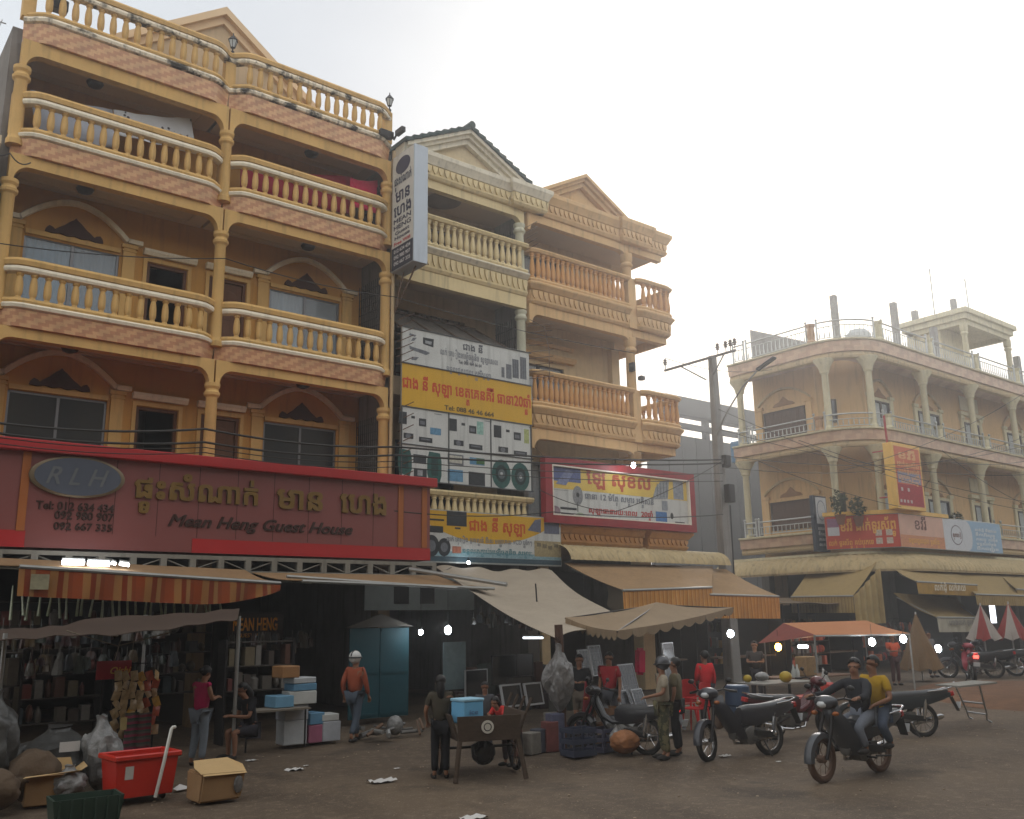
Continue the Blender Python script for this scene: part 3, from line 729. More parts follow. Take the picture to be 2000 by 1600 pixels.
# ================================================================ red fascia sign of the guest house
FS = thing('fascia_sign', 'long maroon fascia sign lettered Mean Heng Guest House with raised gold characters', 'sign', (7.7, 18.8, 3.5))
FY = 18.8
MARO = mat('maroon_panel', (128, 72, 68), .38, noise=.1, nscale=.7, bump=.02, spec=.5)
REDP = mat('red_panel', (170, 34, 36), .4, noise=.12, nscale=1, bump=.02, spec=.5)
ORS = mat('orange_strip', (158, 92, 42), .5, noise=.1, bump=0)
b = MB(); b.box(2.6, 12.5, FY, 20.05, 3.5, 5.25); b.build('panel', MARO, FS, smooth=0)
b = MB(); b.box(2.6, 12.62, FY-.16, 20.0, 5.254, 5.47); b.build('cap', REDP, FS, smooth=0, bevel=.015)
b = MB()
xr = atY(375, 1060, FY).x; xl = atY(47, 1060, FY).x
b.box(xr, 12.506, FY-.012, FY-.003, 3.497, 3.78); b.build('base_strip', REDP, FS, smooth=0)
b = MB(); b.box(2.6, xl, FY-.012, FY-.003, 3.497, 3.8); b.build('base_strip', REDP, FS, smooth=0)
for px in (42, 782, 828):
    x = atY(px, 1000, FY).x; b = MB(); b.box(x-.07, x+.07, FY-.03, FY-.002, 3.79, 5.25); b.build('edge_strip', ORS, FS, smooth=0)
b = MB()
for i in range(11):
    x = 3.55+i*.82
    if xl+.1 < x < 12.3: b.box(x-.006, x+.006, FY-.002, FY+.003, 3.8, 5.25)
b.build('panel_seam', mat('seam', (60, 30, 30), .9, noise=0, bump=0), FS, smooth=0)
c = atY(151, 933, FY)
b = MB().mat(mat('gold_rim', (118, 104, 82), .4, .4, noise=.1, bump=0)); b.lathe([(.85, 0), (.85, .08), (.78, .1)], n=36, axis=1)
b.mat(mat('logo_blue', (84, 90, 102), .35, noise=.15, bump=0)); b.lathe([(.775, .06), (.77, .105)], n=36, axis=1)
b.v = [(c.x+p[0], FY-.002-p[1], c.z+p[2]*.46) for p in b.v]
lg = b.build('oval_logo', None, FS, smooth=.4)
b = MB(); letter(b, 'R L H', (c.x-.56, FY-.112, c.z-.16), X3, Z3, 1.1, .34, -Y3, shear=.35); b.build('monogram', mat('logo_letters', (104, 108, 110), .4, noise=.1, bump=0), lg, smooth=0)
GOLD = mat('gold_letter', (128, 100, 50), .4, .25, noise=.2, nscale=5, bump=0)
BRON = mat('bronze_letter', (58, 34, 26), .5, noise=.2, bump=0)
b = MB()
zb = 995
px_letter(b, 'ផ្ទះសំណាក់', 262, 971, 502, 936, FY, lift=.06, ext=.05, bold=.035, cap=.62)
px_letter(b, 'មាន', 540, 992, 628, 955, FY, lift=.06, ext=.05, bold=.035, cap=.62)
px_letter(b, 'េហង', 664, 1000, 752, 964, FY, lift=.06, ext=.05, bold=.035, cap=.62)
b.build('gold_lettering', GOLD, FS, smooth=0)
b = MB()
px_letter(b, 'Mean Heng Guest House', 328, 1027, 688, 1003, FY, lift=.03, ext=.025, bold=.02, shear=.35)
for t, x0, x1, yb, yt in (('Tel: 012 634 434', 70, 222, 993, 977), ('092 980 907', 106, 221, 1013, 997), ('092 667 335', 104, 218, 1034, 1019)):
    px_letter(b, t, x0, yb, x1, yt, FY, lift=.03, ext=.02, bold=.02)
b.build('lettering', BRON, FS, smooth=0)
# white lattice girder under the fascia, carrying the awnings
TR = thing('lattice_girder', 'white steel lattice girder running under the maroon fascia sign', 'girder', (7.7, 18.7, 3.2))
b = MB()
b.box(2.0, 12.6, 18.66, 18.74, 3.36, 3.44).box(2.0, 12.6, 18.66, 18.74, 3.1, 3.15)
for i in range(19):
    x = 2.1+i*.58; b.box(x-.06, x+.06, 18.66-.006, 18.74+.006, 3.15, 3.36)
    b.tube([(x+.06, 18.7, 3.34 if i % 2 else 3.17), (x+.52, 18.7, 3.17 if i % 2 else 3.34)], .014, 5)
b.build('chord', mat('white_steel', (132, 128, 118), .6, noise=.2, streak=.4), TR, smooth=0)
b = MB()
for x in (2.2, 5.1, 8.0, 10.7, 12.5): b.tube([(x, 18.7, 3.3), (x, 20.1, 3.55)], .03, 6)
b.build('bracket', METD, TR)
# ================================================================ projecting upright sign
VS = thing('projecting_sign', 'tall white two sided sign lettered MEAN HENG Guest House, projecting between the two houses', 'sign', (12.1, 19.4, 11))
b = MB(); b.box(12.07, 12.5, 18.95, 20.05, 11.1, 14.42); b.build('sign_box', mat('silver_box', (168, 176, 184), .3, .3, noise=.06, bump=0, streak=.2), VS, smooth=0, bevel=.012)
fx = 12.07
b = MB().mat(mat('sign_white', (206, 206, 198), .5, noise=.1, streak=.25, bump=0)); b.box(fx-.006, fx-.001, 18.98, 20.02, 11.13, 14.39)
b.mat(mat('sign_navy', (40, 46, 62), .5, noise=.1, bump=0)); b.box(fx-.010, fx-.0065, 18.98, 20.02, 11.13, 11.75)
b.build('face', None, VS, smooth=0)
def vs_text(mb, t, yc, w, z, h, **k): letter(mb, t, (fx-.011, yc+w/2, z), -Y3, Z3, w, h, -X3, lift=.002, **k)
NAVY = mat('navy_print', (44, 48, 74), .5, noise=0, bump=0)
b = MB()
b.prism([(19.5+.36*math.cos(a*math.pi/12), 14.02+.24*math.sin(a*math.pi/12)) for a in range(24)], 0, fx-.013, fx-.0115)
for t, w, z, h in (('ផ្ទះសំណាក់', .84, 13.52, .2), ('មាន', .7, 13.02, .3), ('េហង', .84, 12.62, .28)): vs_text(b, t, 19.5, w, z, h, bold=.03, cap=.62)
for t, w, z, h in (('MEAN', .84, 12.42, .13), ('HENG', .84, 12.24, .13), ('Guest', .7, 12.09, .1), ('House', .74, 11.95, .1)): vs_text(b, t, 19.5, w, z, h, bold=.025)
b.build('lettering', NAVY, VS, smooth=0)
b = MB(); vs_text(b, 'Free Wifi', 19.5, .8, 11.79, .1, bold=.03); b.build('red_lettering', mat('red_print', (190, 44, 44), .5, noise=0, bump=0), VS, smooth=0)
b = MB()
for t, z in (('012 634 434', 11.58), ('092 980 907', 11.41), ('092 667 335', 11.24)): vs_text(b, t, 19.5, .8, z, .1, bold=.02)
b.build('white_lettering', mat('white_print', (215, 215, 215), .5, noise=0, bump=0), VS, smooth=0)
b = MB()
for y0 in (19.2, 19.8): b.tube([(12.3, y0, 11.1), (12.2, 20.1, 10.0)], .025, 6)
for z in (12, 13.5): b.tube([(12.3, 20.05, z), (12.2, 20.3, z)], .03, 6)
b.build('bracket', RUSTM, VS)
# ================================================================ middle shophouse (cream, green-tiled gable)
B_ = thing('cream_shophouse', 'narrow cream shophouse with a green tiled gable and a tall appliance billboard', 'building', (14.5, 20, 0))
CRM = mat('cream_paint', (222, 202, 154), .75, noise=.16, nscale=1.2, streak=.4, bump=.1)
CRW = mat('pale_moulding', (226, 218, 196), .7, noise=.2, nscale=2, streak=.4, bump=.08)
CRD = mat('cream_wall', (198, 172, 130), .85, noise=.2, streak=.3)
bx0, bx1 = 12.3, 16.75
b = MB(); wall_open(b, 12.2, 16.8, 4.3, 14.6, 21.6, .2, [(13.2, 15.2, 12.3, 13.55), (13.0, 15.6, 8.8, 10.8), (13.2, 15.2, 5.2, 7)]); b.build('wall', CRD, B_, smooth=0)
b = MB(); b.box(12.2, 16.8, 33, 33.2, 0, 14.6).box(16.75, 16.9, 20.35, 33, 0, 14.6).box(12.21, 16.74, 24, 24.15, 4.4, 14.6); b.build('party_wall', CONC, B_, smooth=0)
b = MB(); b.box(12.2, 16.75, 21.82, 33, 4.3, 4.6).box(12.2, 16.75, 21.82, 33, 8.1, 8.4).box(12.2, 16.75, 21.82, 33, 11.7, 12.0).box(12.2, 16.75, 21.6, 33, 14.3, 14.6); b.build('floor_slab', CEIL, B_, smooth=0)
for (a0, a1, c0, c1) in ((13.2, 15.2, 12.3, 13.55), (13.2, 15.2, 5.2, 7)):
    w = MB()
    for (p, q, r_, s_) in ((a0, a0+.05, c0, c1), (a1-.05, a1, c0, c1), (a0+.05, a1-.05, c1-.05, c1), (a0+.05, a1-.05, c0, c0+.05), ((a0+a1)/2-.03, (a0+a1)/2+.03, c0+.05, c1-.05)): w.box(p, q, 21.66, 21.72, r_, s_)
    wo = w.build('window', FRAMEA, B_, smooth=0)
    gl = MB(); gl.box(a0+.05, a1-.05, 21.685, 21.695, c0+.05, c1-.05); gl.build('pane', GLASS, wo, smooth=0)
vent = MB()
for i in range(14): vent.box(13.0+i*.2, 13.03+i*.2, 21.64, 21.68, 8.8, 10.8)
for i in range(9): vent.box(13.0, 15.6, 21.645, 21.675, 8.9+i*.24, 8.93+i*.24)
vent.build('vent_grille', mat('red_brown_grille', (84, 52, 44), .8), B_, smooth=0)
def dentils(mb, path, d0, z0, z1, step=.2):
    """row of scalloped dentils under a moulding"""
    L_ = path_len(path); n_ = int(L_/step)
    for i in range(n_):
        s_ = (i+.5)*L_/n_; p = at_path(path, s_); q = at_path(path, min(L_-.001, s_+.01)); t = Vector((q[0]-p[0], q[1]-p[1], 0)).normalized(); nn_ = Vector((t.y, -t.x, 0))
        c_ = Vector((p[0], p[1], 0)); w = step*.42
        pts = [(-w, z1), (w, z1), (w*.9, z1-(z1-z0)*.45), (w*.35, z0+(z1-z0)*.12), (0, z0), (-w*.35, z0+(z1-z0)*.12), (-w*.9, z1-(z1-z0)*.45)]
        f0 = [c_+nn_*(d0+.05)+t*a+Z3*z for a, z in pts]; f1 = [c_+nn_*(d0-.02)+t*a+Z3*z for a, z in pts]
        m_ = len(pts); mb.add(f0+f1, [tuple(range(m_))]+[(k, (k+1) % m_, m_+(k+1) % m_, m_+k) for k in range(m_)])
def ornate_front(parent, path, cap, z1, z0, zm, zd, zs, zb, pm, wm, bal_m, nbal, me, rail=True, beam=None, bm=None):
    """balustrade, moulding and scalloped frieze along one balcony front"""
    if rail:
        r = MB(); r.sweep(path, [(0, cap-.16), (.1, cap-.13), (.14, cap-.05), (.1, cap), (-.12, cap), (-.14, cap-.05), (-.1, cap-.16)])
        r.sweep(path, [(.06, z0-.12), (.09, z0-.05), (.06, z0), (-.1, z0), (-.1, z0-.12)])
        ro = r.build('balustrade', pm, parent, smooth=.5)
        L_ = path_len(path)
        for i in range(nbal):
            p = at_path(path, .16+(L_-.32)*(i+.5)/nbal); o = place('baluster', me, ro); o.location = (p[0], p[1]+.01, z0); o.scale = (1, 1, (cap-.155-z0)/.7)
            o.rotation_euler = (0, 0, 0)
    m_ = MB(); zt = z0-.12 if rail else cap
    m_.sweep(path, [(0, zm), (.05, zm), (.09, zm+(zt-zm)*.25), (.16, zm+(zt-zm)*.55), (.17, zt-.06), (.1, zt-.002), (-.3, zt-.002), (-.3, zm)]); m_.build('moulding', wm, parent, smooth=.4)
    f = MB(); f.sweep(path, [(-.02, zd), (.0, zd), (.0, zm-.002), (-.3, zm-.002), (-.3, zd)]); dentils(f, path, .0, zd+.03, zm-.03); f.build('frieze', pm, parent, smooth=.3)
    m2 = MB(); m2.sweep(path, [(-.06, zs), (-.02, zs+.02), (.03, zd-.03), (.03, zd-.002), (-.3, zd-.002), (-.3, zs)]); m2.build('lower_moulding', bm or pm, parent, smooth=.4)
bal_v = baluster_mesh('vase_baluster', .7, .085, CRM, 1)
PB = [(12.3, 20.0), (16.72, 20.0)]
ornate_front(B_, PB, 13.06, 0, 12.24, 11.93, 11.55, 11.42, 0, CRM, CRW, CRM, 19, bal_v)
ornate_front(B_, PB, 5.42, 0, 4.72, 4.55, 4.3, 4.2, 0, CRM, CRW, CRM, 19, bal_v)
b = MB(); b.box(12.3, 16.72, 20.05, 20.25, 11.05, 11.42); b.build('lintel', CRM, B_, smooth=0)
b = MB(); b.box(12.25, 16.74, 20.3, 21.59, 11.45, 12.1); b.build('balcony_slab', CEIL, B_, smooth=0)
b = MB(); b.box(12.25, 16.74, 20.3, 21.59, 4.25, 4.7); b.build('balcony_slab', CEIL, B_, smooth=0)
b = MB(); b.box(12.25, 16.74, 20.3, 21.59, 7.9, 8.4); b.build('balcony_slab', CEIL, B_, smooth=0)
b = MB(); b.box(12.25, 16.74, 20.25, 21.59, 14.16, 14.6); b.build('balcony_ceiling', CEIL, B_, smooth=0)
cpath = [(12.3, 20.0), (16.15, 20.0), (16.15, 19.86), (17.45, 19.86), (17.45, 20.0)]
ornate_front(B_, cpath, 14.98, 0, 0, 14.6, 14.32, 14.2, 0, CRM, CRW, CRM, 0, bal_v, rail=False)
b = MB(); arch_beam(b, 12.28, 16.74, 20.1, 20.3, 14.2, 13.95, .32, .3); b.build('lintel', CRM, B_, smooth=.5)
for z0, z1 in ((12.1, 13.65), (8.4, 10.9)):
    c = MB(); column_mesh(c, 16.62, 20.2, z0, z1+.1, .14, .32); c.build('column', mat('pale_column', (206, 204, 180), .7, streak=.3), B_)
b = MB(); b.lathe([(.02, 14.155), (.5, 14.155), (.55, 14.12), (.4, 14.08), (.2, 14.1), (.02, 14.06)], (14.3, 20.9, 0), 24); b.build('ceiling_rose', mat('rose_plaster', (120, 100, 82), .9), B_)
# gable: white raking mouldings and green tiles
gx = 14.52
def gable(parent, gx, hw, zb, za, y, m1, m2, tiles=None):
    g_ = MB(); g_.prism([(gx-hw+.2, zb), (gx+hw-.2, zb), (gx, za-.2)], 1, y+.32, y+.5); g_.build('gable', m1, parent, smooth=0)
    mo = MB(); sl_ = (za-zb)/hw; kk = math.sqrt(1+sl_*sl_)
    for sgn in (-1, 1):
        for (h0, h1, yy) in ((-.34, -.2, y+.16), (-.2, -.1, y+.06), (-.1, 0, y-.04)):
            P4 = [(gx+sgn*(hw+.1), zb-sl_*.1+h0*kk), (gx, za+h0*kk), (gx, za+h1*kk), (gx+sgn*(hw+.1), zb-sl_*.1+h1*kk)]
            mo.prism(P4, 1, yy, y+.55)
    mo.build('gable_moulding', m2, parent, smooth=0)
    if tiles:
        t = MB(); n_ = 9
        for sgn in (-1, 1):
            for i in range(n_):
                u0, u1 = i/n_, (i+1.12)/n_
                p0 = (gx+sgn*(hw+.2)*(1-u0), zb-sl_*.2+(za-zb+sl_*.2)*u0+.1); p1 = (gx+sgn*(hw+.2)*(1-u1), zb-sl_*.2+(za-zb+sl_*.2)*u1+.04)
                t.prism([(p0[0], p0[1]-.07), (p1[0], p1[1]-.05), (p1[0], p1[1]+.03), (p0[0], p0[1]+.05)], 1, y-.1, y+6)
        t.tube([(gx, y-.12, za+.12), (gx, y+6, za+.12)], .11, 10)
        t.build('roof_tiles', tiles, parent, smooth=.4)
gable(B_, gx, 2.05, 14.98, 16.02, 19.8, mat('gable_cream', (214, 196, 160), .8, streak=.2), CRW, mat('green_roof_tile', (44, 66, 62), .6, noise=.4, nscale=9, bump=.2))
gr = MB()
for i in range(11): gr.tube([(16.7, 20.4+i*.11, 12.1), (16.7, 20.4+i*.11, 13.8)], .012, 5); gr.tube([(16.7, 20.4+i*.11, 8.4), (16.7, 20.4+i*.11, 10.9)], .012, 5)
for i in range(7): gr.tube([(16.7, 20.4, 12.3+i*.22), (16.7, 21.55, 12.3+i*.22)], .01, 5); gr.tube([(16.7, 20.4, 8.8+i*.3), (16.7, 21.55, 8.8+i*.3)], .01, 5)
gr.build('security_grille', METD, B_)
sp = MB()      # anti-climb spikes and barbed loop beside the column
for i in range(9): sp.tube([(16.72, 19.98, 8.9+i*.2), (17.45, 19.75, 9.05+i*.2)], .013, 5)
sp.tube([(16.75, 19.95, 10.7), (17.2, 19.8, 10.5), (17.3, 19.75, 9.8), (17.3, 19.75, 8.9)], .012, 5)
sp.tube([(16.85, 19.95, 6.9), (17.1, 19.85, 6.6), (17.15, 19.85, 5.6)], .012, 5)
for i in range(5): sp.tube([(16.72, 19.98, 12.9+i*.18), (17.0, 19.8, 13.1+i*.18)], .01, 5)
for i in range(7): sp.tube([(12.22, 19.95, 8.6+i*.2), (12.5, 19.6, 8.75+i*.2)], .012, 5); sp.tube([(12.24, 19.9, 5.6+i*.3), (12.6, 19.72, 5.8+i*.3)], .012, 5)
sp.build('security_spikes', RUSTM, B_)
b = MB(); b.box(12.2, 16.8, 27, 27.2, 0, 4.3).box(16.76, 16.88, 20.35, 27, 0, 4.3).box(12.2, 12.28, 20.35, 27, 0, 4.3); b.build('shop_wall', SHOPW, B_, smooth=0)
b = MB(); b.box(16.5, 16.9, 20.0, 20.34, 0, 4.2); b.build('shop_pillar', mat('grey_pillar', (96, 92, 86), .9, streak=.4), B_, smooth=0)
# tin canopy behind the top of the billboard
TN = thing('tin_canopy', 'sloping grey tin sheet canopy behind the top of the appliance billboard', 'canopy', (14.5, 20.6, 9.5))
TINM = mat('grey_tin', (112, 106, 98), .7, .2, noise=.25, nscale=2, streak=.4)
b = MB()
a0, a1 = Vector((12.45, 21.5, 10.6)), Vector((15.9, 21.5, 10.6)); c0, c1 = Vector((12.7, 19.95, 9.45)), Vector((16.55, 19.95, 9.45))
b.grid(lambda u, v: c0.lerp(c1, u).lerp(a0.lerp(a1, u), v)+Vector((0, 0, .012*math.sin(u*120))), 120, 4, .01); b.build('sheet', TINM, TN, smooth=1)
b = MB()
for u in (.0, .27, .52, .77, 1): b.tube([c0.lerp(c1, u)+Vector((0, 0, .03)), a0.lerp(a1, u)+Vector((0, 0, .03))], .022, 6)
b.tube([a0+Vector((0, 0, .04)), a1+Vector((0, 0, .04))], .035, 6)
b.build('strut', RUSTM, TN)
# ================================================================ billboard with appliances
BB = thing('appliance_billboard', 'tall billboard of white and yellow panels with red Khmer writing and pictures of appliances', 'billboard', (14.4, 19.85, 5.5))
BY = 19.84
x0, x1 = 12.30, 16.60
zs_ = [5.58, 6.5, 7.48, 8.64, 9.62]
PW = mat('banner_white', (196, 198, 194), .5, noise=.12, nscale=1.5, streak=.3, bump=0)
PYL = mat('banner_yellow', (206, 160, 30), .5, noise=.12, nscale=1.2, streak=.12, bump=0)
b = MB(); b.box(x0, x1, BY+.0, BY+.06, zs_[0], zs_[4]); b.build('backing', GALV, BB, smooth=0)
b = MB().mat(PW); b.box(x0+.01, x1-.01, BY-.006, BY-.001, zs_[3], zs_[4]).box(x0+.01, x1+.02-.03, BY-.006, BY-.001, zs_[0], zs_[2])
b.mat(PYL); b.box(x0+.01, x1+.06, BY-.006, BY-.001, zs_[2]+.005, zs_[3]-.005); b.build('face', None, BB, smooth=0)
b = MB()
for z in zs_: b.box(x0, x1+.06, BY-.03, BY-.008, z-.014, z+.014)
for x in (x0+.01, x0+1.47, x0+2.87, x1): b.box(x-.014, x+.014, BY-.027, BY-.0085, zs_[0], zs_[2])
b.build('frame', mat('sign_frame', (82, 84, 84), .6, .3), BB, smooth=0)
b = MB()
px_letter(b, 'ជាង នី សុឡា េខត្តេគនគីរី ធានា20ឆ្នាំ', 786, 756, 1035, 737, BY, lift=.01, bold=.03, cap=.62)
b.build('red_lettering', mat('banner_red', (196, 66, 22), .5, noise=.1, bump=0), BB, smooth=0)
GREYP = mat('grey_print', (128, 132, 138), .5, noise=.1, bump=0)
b = MB(); px_letter(b, 'ជាង នី', 904, 683, 942, 672, BY, lift=.01, bold=.03, cap=.62)
px_letter(b, 'Tel: 088 464 66 64', 895, 710, 940, 703, BY, lift=.01, bold=.02); b.build('small_lettering', mat('dark_grey_print', (92, 94, 100), .5, noise=0, bump=0), BB, smooth=0)
b = MB(); px_letter(b, 'លក់ េគ្រឿងអេឡិចត្រូនិច សូឡាេសល', 860, 692, 972, 682, BY, lift=.01, bold=.02, cap=.62); px_letter(b, 'ទទួលជួសជុល ភ្លើងសូឡា', 872, 725, 958, 715, BY, lift=.01, bold=.02, cap=.62); b.build('grey_lettering', GREYP, BB, smooth=0)
b = MB(); px_letter(b, 'Tel: 088 46 46 664', 868, 800, 964, 791, BY, lift=.01, bold=.03); b.build('phone_lettering', mat('olive_print', (84, 70, 30), .5, noise=0, bump=0), BB, smooth=0)
PD, PG, PBL, PGR, PLT = flat(52, 56, 60), flat(112, 116, 122), flat(96, 144, 176), flat(46, 92, 86), flat(160, 164, 166)
b = MB()
b.mat(PD); px_poly(b, [(826, 659), (847, 663), (846, 679), (826, 672)], BY, .008); b.mat(PLT); px_poly(b, [(830, 665), (843, 668), (842, 674), (830, 671)], BY, .0115)
b.mat(PG); px_poly(b, [(799, 675), (806, 678), (832, 686), (840, 690), (832, 694), (800, 682)], BY, .008); px_poly(b, [(800, 651), (813, 655), (810, 658), (799, 655)], BY, .008); px_poly(b, [(806, 660), (814, 660), (808, 666), (802, 666)], BY, .008); px_poly(b, [(804, 697), (818, 698), (812, 704), (803, 703)], BY, .008)
for (a, c_, d, e) in ((979, 717, 985, 738), (988, 711, 999, 741), (1000, 701, 1013, 740), (1015, 697, 1028, 742)): px_rect(b, a, c_, d, e, BY, .008)
b.mat(flat(84, 88, 96))
for xx in (1002, 1006, 1010, 1017, 1021, 1025): px_rect(b, xx, 703, xx+1.4, 738, BY, .011)
b.build('printed_pictures', None, BB, smooth=0)
b = MB()
for k, (ox, oy) in enumerate(((0, 0), (98, 14), (185, 27))):
    b.mat(PD); px_rect(b, 779+ox, 803+oy, 794+ox, 829+oy, BY, .008); px_rect(b, 818+ox, 817+oy, 832+ox, 834+oy, BY, .008); px_rect(b, 788+ox, 845+oy, 807+ox, 858+oy, BY, .008); px_rect(b, 818+ox, 853+oy, 844+ox, 866+oy, BY, .008)
    b.mat((PBL, flat(150, 190, 178), flat(176, 184, 120))[k]); px_rect(b, *((840, 835, 861, 851) if k == 0 else ((931, 823, 944, 850) if k == 1 else (1023, 838, 1033, 867))), BY, .008)
    b.mat(PG); px_rect(b, 820+ox, 822+oy, 829+ox, 830+oy, BY, .0115); px_rect(b, 822+ox, 856+oy, 840+ox, 861+oy, BY, .0115); px_ell(b, 797+ox, 852+oy, .08, .07, BY, .0115)
    b.mat(PD); px_rect(b, 848+ox, 808+oy, 862+ox, 811+oy, BY, .008); px_rect(b, 803+ox, 812+oy, 810+ox, 818+oy, BY, .008)
b.mat(PGR)
for (a, c_, d, e) in ((777, 876, 804, 930), (834, 882, 862, 944)): px_poly(b, [(a+4, c_), (d-3, c_+4), (d, c_+20), (d, e-14), (d-4, e), (a+3, e-6), (a, e-20), (a, c_+16)], BY, .008)
b.mat(flat(34, 66, 64))
for (a, c_, d, e) in ((784, 888, 797, 916), (842, 894, 855, 930)): px_rect(b, a, c_, d, e, BY, .0115)
b.mat(PD); px_rect(b, 807, 887, 832, 907, BY, .008); px_rect(b, 808, 914, 833, 934, BY, .008); px_rect(b, 915, 921, 947, 950, BY, .008)
b.mat(PLT); px_rect(b, 815, 918, 825, 930, BY, .0115)
b.mat(PBL); px_rect(b, 874, 916, 904, 942, BY, .008); px_rect(b, 917, 893, 946, 910, BY, .008)
b.mat(PG); px_rect(b, 874, 886, 905, 910, BY, .008); b.mat(flat(196, 194, 180)); px_rect(b, 877, 889, 902, 906, BY, .0115); b.mat(flat(70, 110, 60)); px_rect(b, 930, 895, 946, 908, BY, .0115)
for cx, cy in ((979, 926), (1016, 932)):
    b.mat(PGR); px_ell(b, cx, cy, .33, .4, BY, .008); b.mat(flat(24, 48, 50)); px_ell(b, cx, cy-1, .2, .24, BY, .0115); b.mat(flat(92, 104, 106)); px_ell(b, cx, cy, .12, .14, BY, .0145); b.mat(flat(190, 195, 195)); px_ell(b, cx, cy, .05, .05, BY, .0175)
b.build('printed_pictures', None, BB, smooth=0)
# lower shop sign of the middle house
LS = thing('shop_sign', 'white and yellow shop sign with orange Khmer writing, over the pale tarpaulin', 'sign', (15.4, 19.7, 3.6))
LY = 19.7
q0, q1 = atY(826, 993, LY), atY(1097, 1103, LY)
sx0, sx1, sz0, sz1 = 12.72, q1.x, 3.52, 4.87
b = MB(); b.box(sx0, sx1, LY, LY+.18, sz0, sz1); b.build('sign_box', mat('sign_box_white', (170, 172, 166), .5, streak=.3, bump=0), LS, smooth=0)
b = MB().mat(PW); b.box(sx0+.02, sx1-.03, LY-.006, LY-.001, sz0+.03, sz1-.03)
b.mat(PYL)
pts = [(sx0+.02, sz1-.03), (sx0+.02, sz1-.3)]; pts = [(sx0+.02+ (sx1-sx0-.05)*i/20, sz1-.26-.56*math.sin(math.pi*min(1, max(0, (i/20-.02)/.9)))**.8) for i in range(21)]
b.prism([(sx0+.02, sz1-.031)]+pts+[(sx1-.03, sz1-.031)], 1, LY-.0095, LY-.0075)
b.mat(flat(140, 172, 180)); b.box(sx0+.02, sx1-.03, LY-.0095, LY-.0075, sz0+.17, sz0+.3); b.mat(flat(62, 86, 96)); b.box(sx0+.02, sx1-.03, LY-.0095, LY-.0075, sz0+.035, sz0+.165)
b.build('face', None, LS, smooth=0)
b = MB()
b.mat(PD); px_rect(b, 872, 998, 911, 1029, LY, .011); px_rect(b, 888, 1030, 899, 1034, LY, .011); px_rect(b, 828, 1012, 867, 1018, LY, .011); px_rect(b, 828, 1026, 865, 1041, LY, .011)
for cx, cy, r_ in ((842, 1066, .24), (867, 1069, .2)): b.mat(PD); px_ell(b, cx, cy, r_, r_*1.15, LY, .011); b.mat(PG); px_ell(b, cx, cy, r_*.55, r_*.6, LY, .0145)
b.mat(flat(186, 120, 96)); px_rect(b, 883, 1067, 900, 1081, LY, .011)
b.mat(flat(104, 110, 130)); px_rect(b, 1062, 1013, 1092, 1044, LY, .011); px_poly(b, [(1030, 1036), (1044, 1016), (1056, 1014), (1056, 1041)], LY, .011)
b.mat(flat(168, 152, 112)); px_rect(b, 1043, 1056, 1096, 1089, LY, .011); b.mat(flat(124, 112, 86))
for i in range(4): px_rect(b, 1048+i*11, 1060+i*3 % 7, 1056+i*11, 1068+i*3 % 7, LY, .0145)
b.build('printed_pictures', None, LS, smooth=0)
b = MB(); px_letter(b, 'ជាង នី សុឡា', 916, 1036, 1025, 1017, LY, lift=.013, bold=.03, cap=.62); b.build('orange_lettering', mat('banner_orange', (196, 84, 26), .5, noise=.1, bump=0), LS, smooth=0)
b = MB(); px_letter(b, 'លក់ េគ្រឿង ទូរទស្សន៍ ឌីេស មេធ្យាបាយ VCD ប្លែកៗ', 872, 1057, 1038, 1049, LY, lift=.013, bold=.02, cap=.62); b.build('grey_lettering', GREYP, LS, smooth=0)
b = MB(); px_letter(b, 'ទទួលតភ្ជាប់អេឡិចត្រូនិច សម្ភារៈ', 903, 1080, 1038, 1072, LY, lift=.013, bold=.02, cap=.62); b.build('blue_lettering', mat('teal_print', (72, 130, 140), .5, noise=0, bump=0), LS, smooth=0)
# ================================================================ third shophouse (orange, wraps the corner)
CB = thing('corner_shophouse', 'orange shophouse with a small gable whose balconies wrap round the end of the row', 'building', (19.5, 20, 0))
ORG = mat('orange_paint', (216, 178, 126), .75, noise=.16, nscale=1.2, streak=.3, bump=.1)
ORD = mat('deep_orange_paint', (206, 152, 90), .75, noise=.18, nscale=1.4, streak=.25, bump=.1)
CW = mat('peach_wall', (216, 192, 150), .85, noise=.14, streak=.2)
b = MB(); wall_open(b, 16.9, 21.9, 4.3, 14.6, 21.6, .2, [(17.5, 19.55, 8.6, 9.98), (17.5, 19.55, 12.3, 13.6), (17.5, 19.55, 5, 6.8)])
b.box(21.7, 21.9, 21.8, 33, 4.3, 14.6); b.build('wall', CW, CB, smooth=0)
b = MB(); b.box(16.9, 21.9, 33, 33.2, 0, 14.6).box(16.9, 21.7, 24, 24.15, 4.4, 14.6).box(21.7, 21.9, 20.4, 33, 0, 4.3); b.build('rear_wall', CONC, CB, smooth=0)
b = MB()
for z in (4.3, 8.0, 11.75): b.box(16.9, 21.7, 21.81, 33, z-.25, z)
b.box(16.9, 21.9, 21.6, 33, 14.3, 14.62); b.build('floor_slab', CEIL, CB, smooth=0)
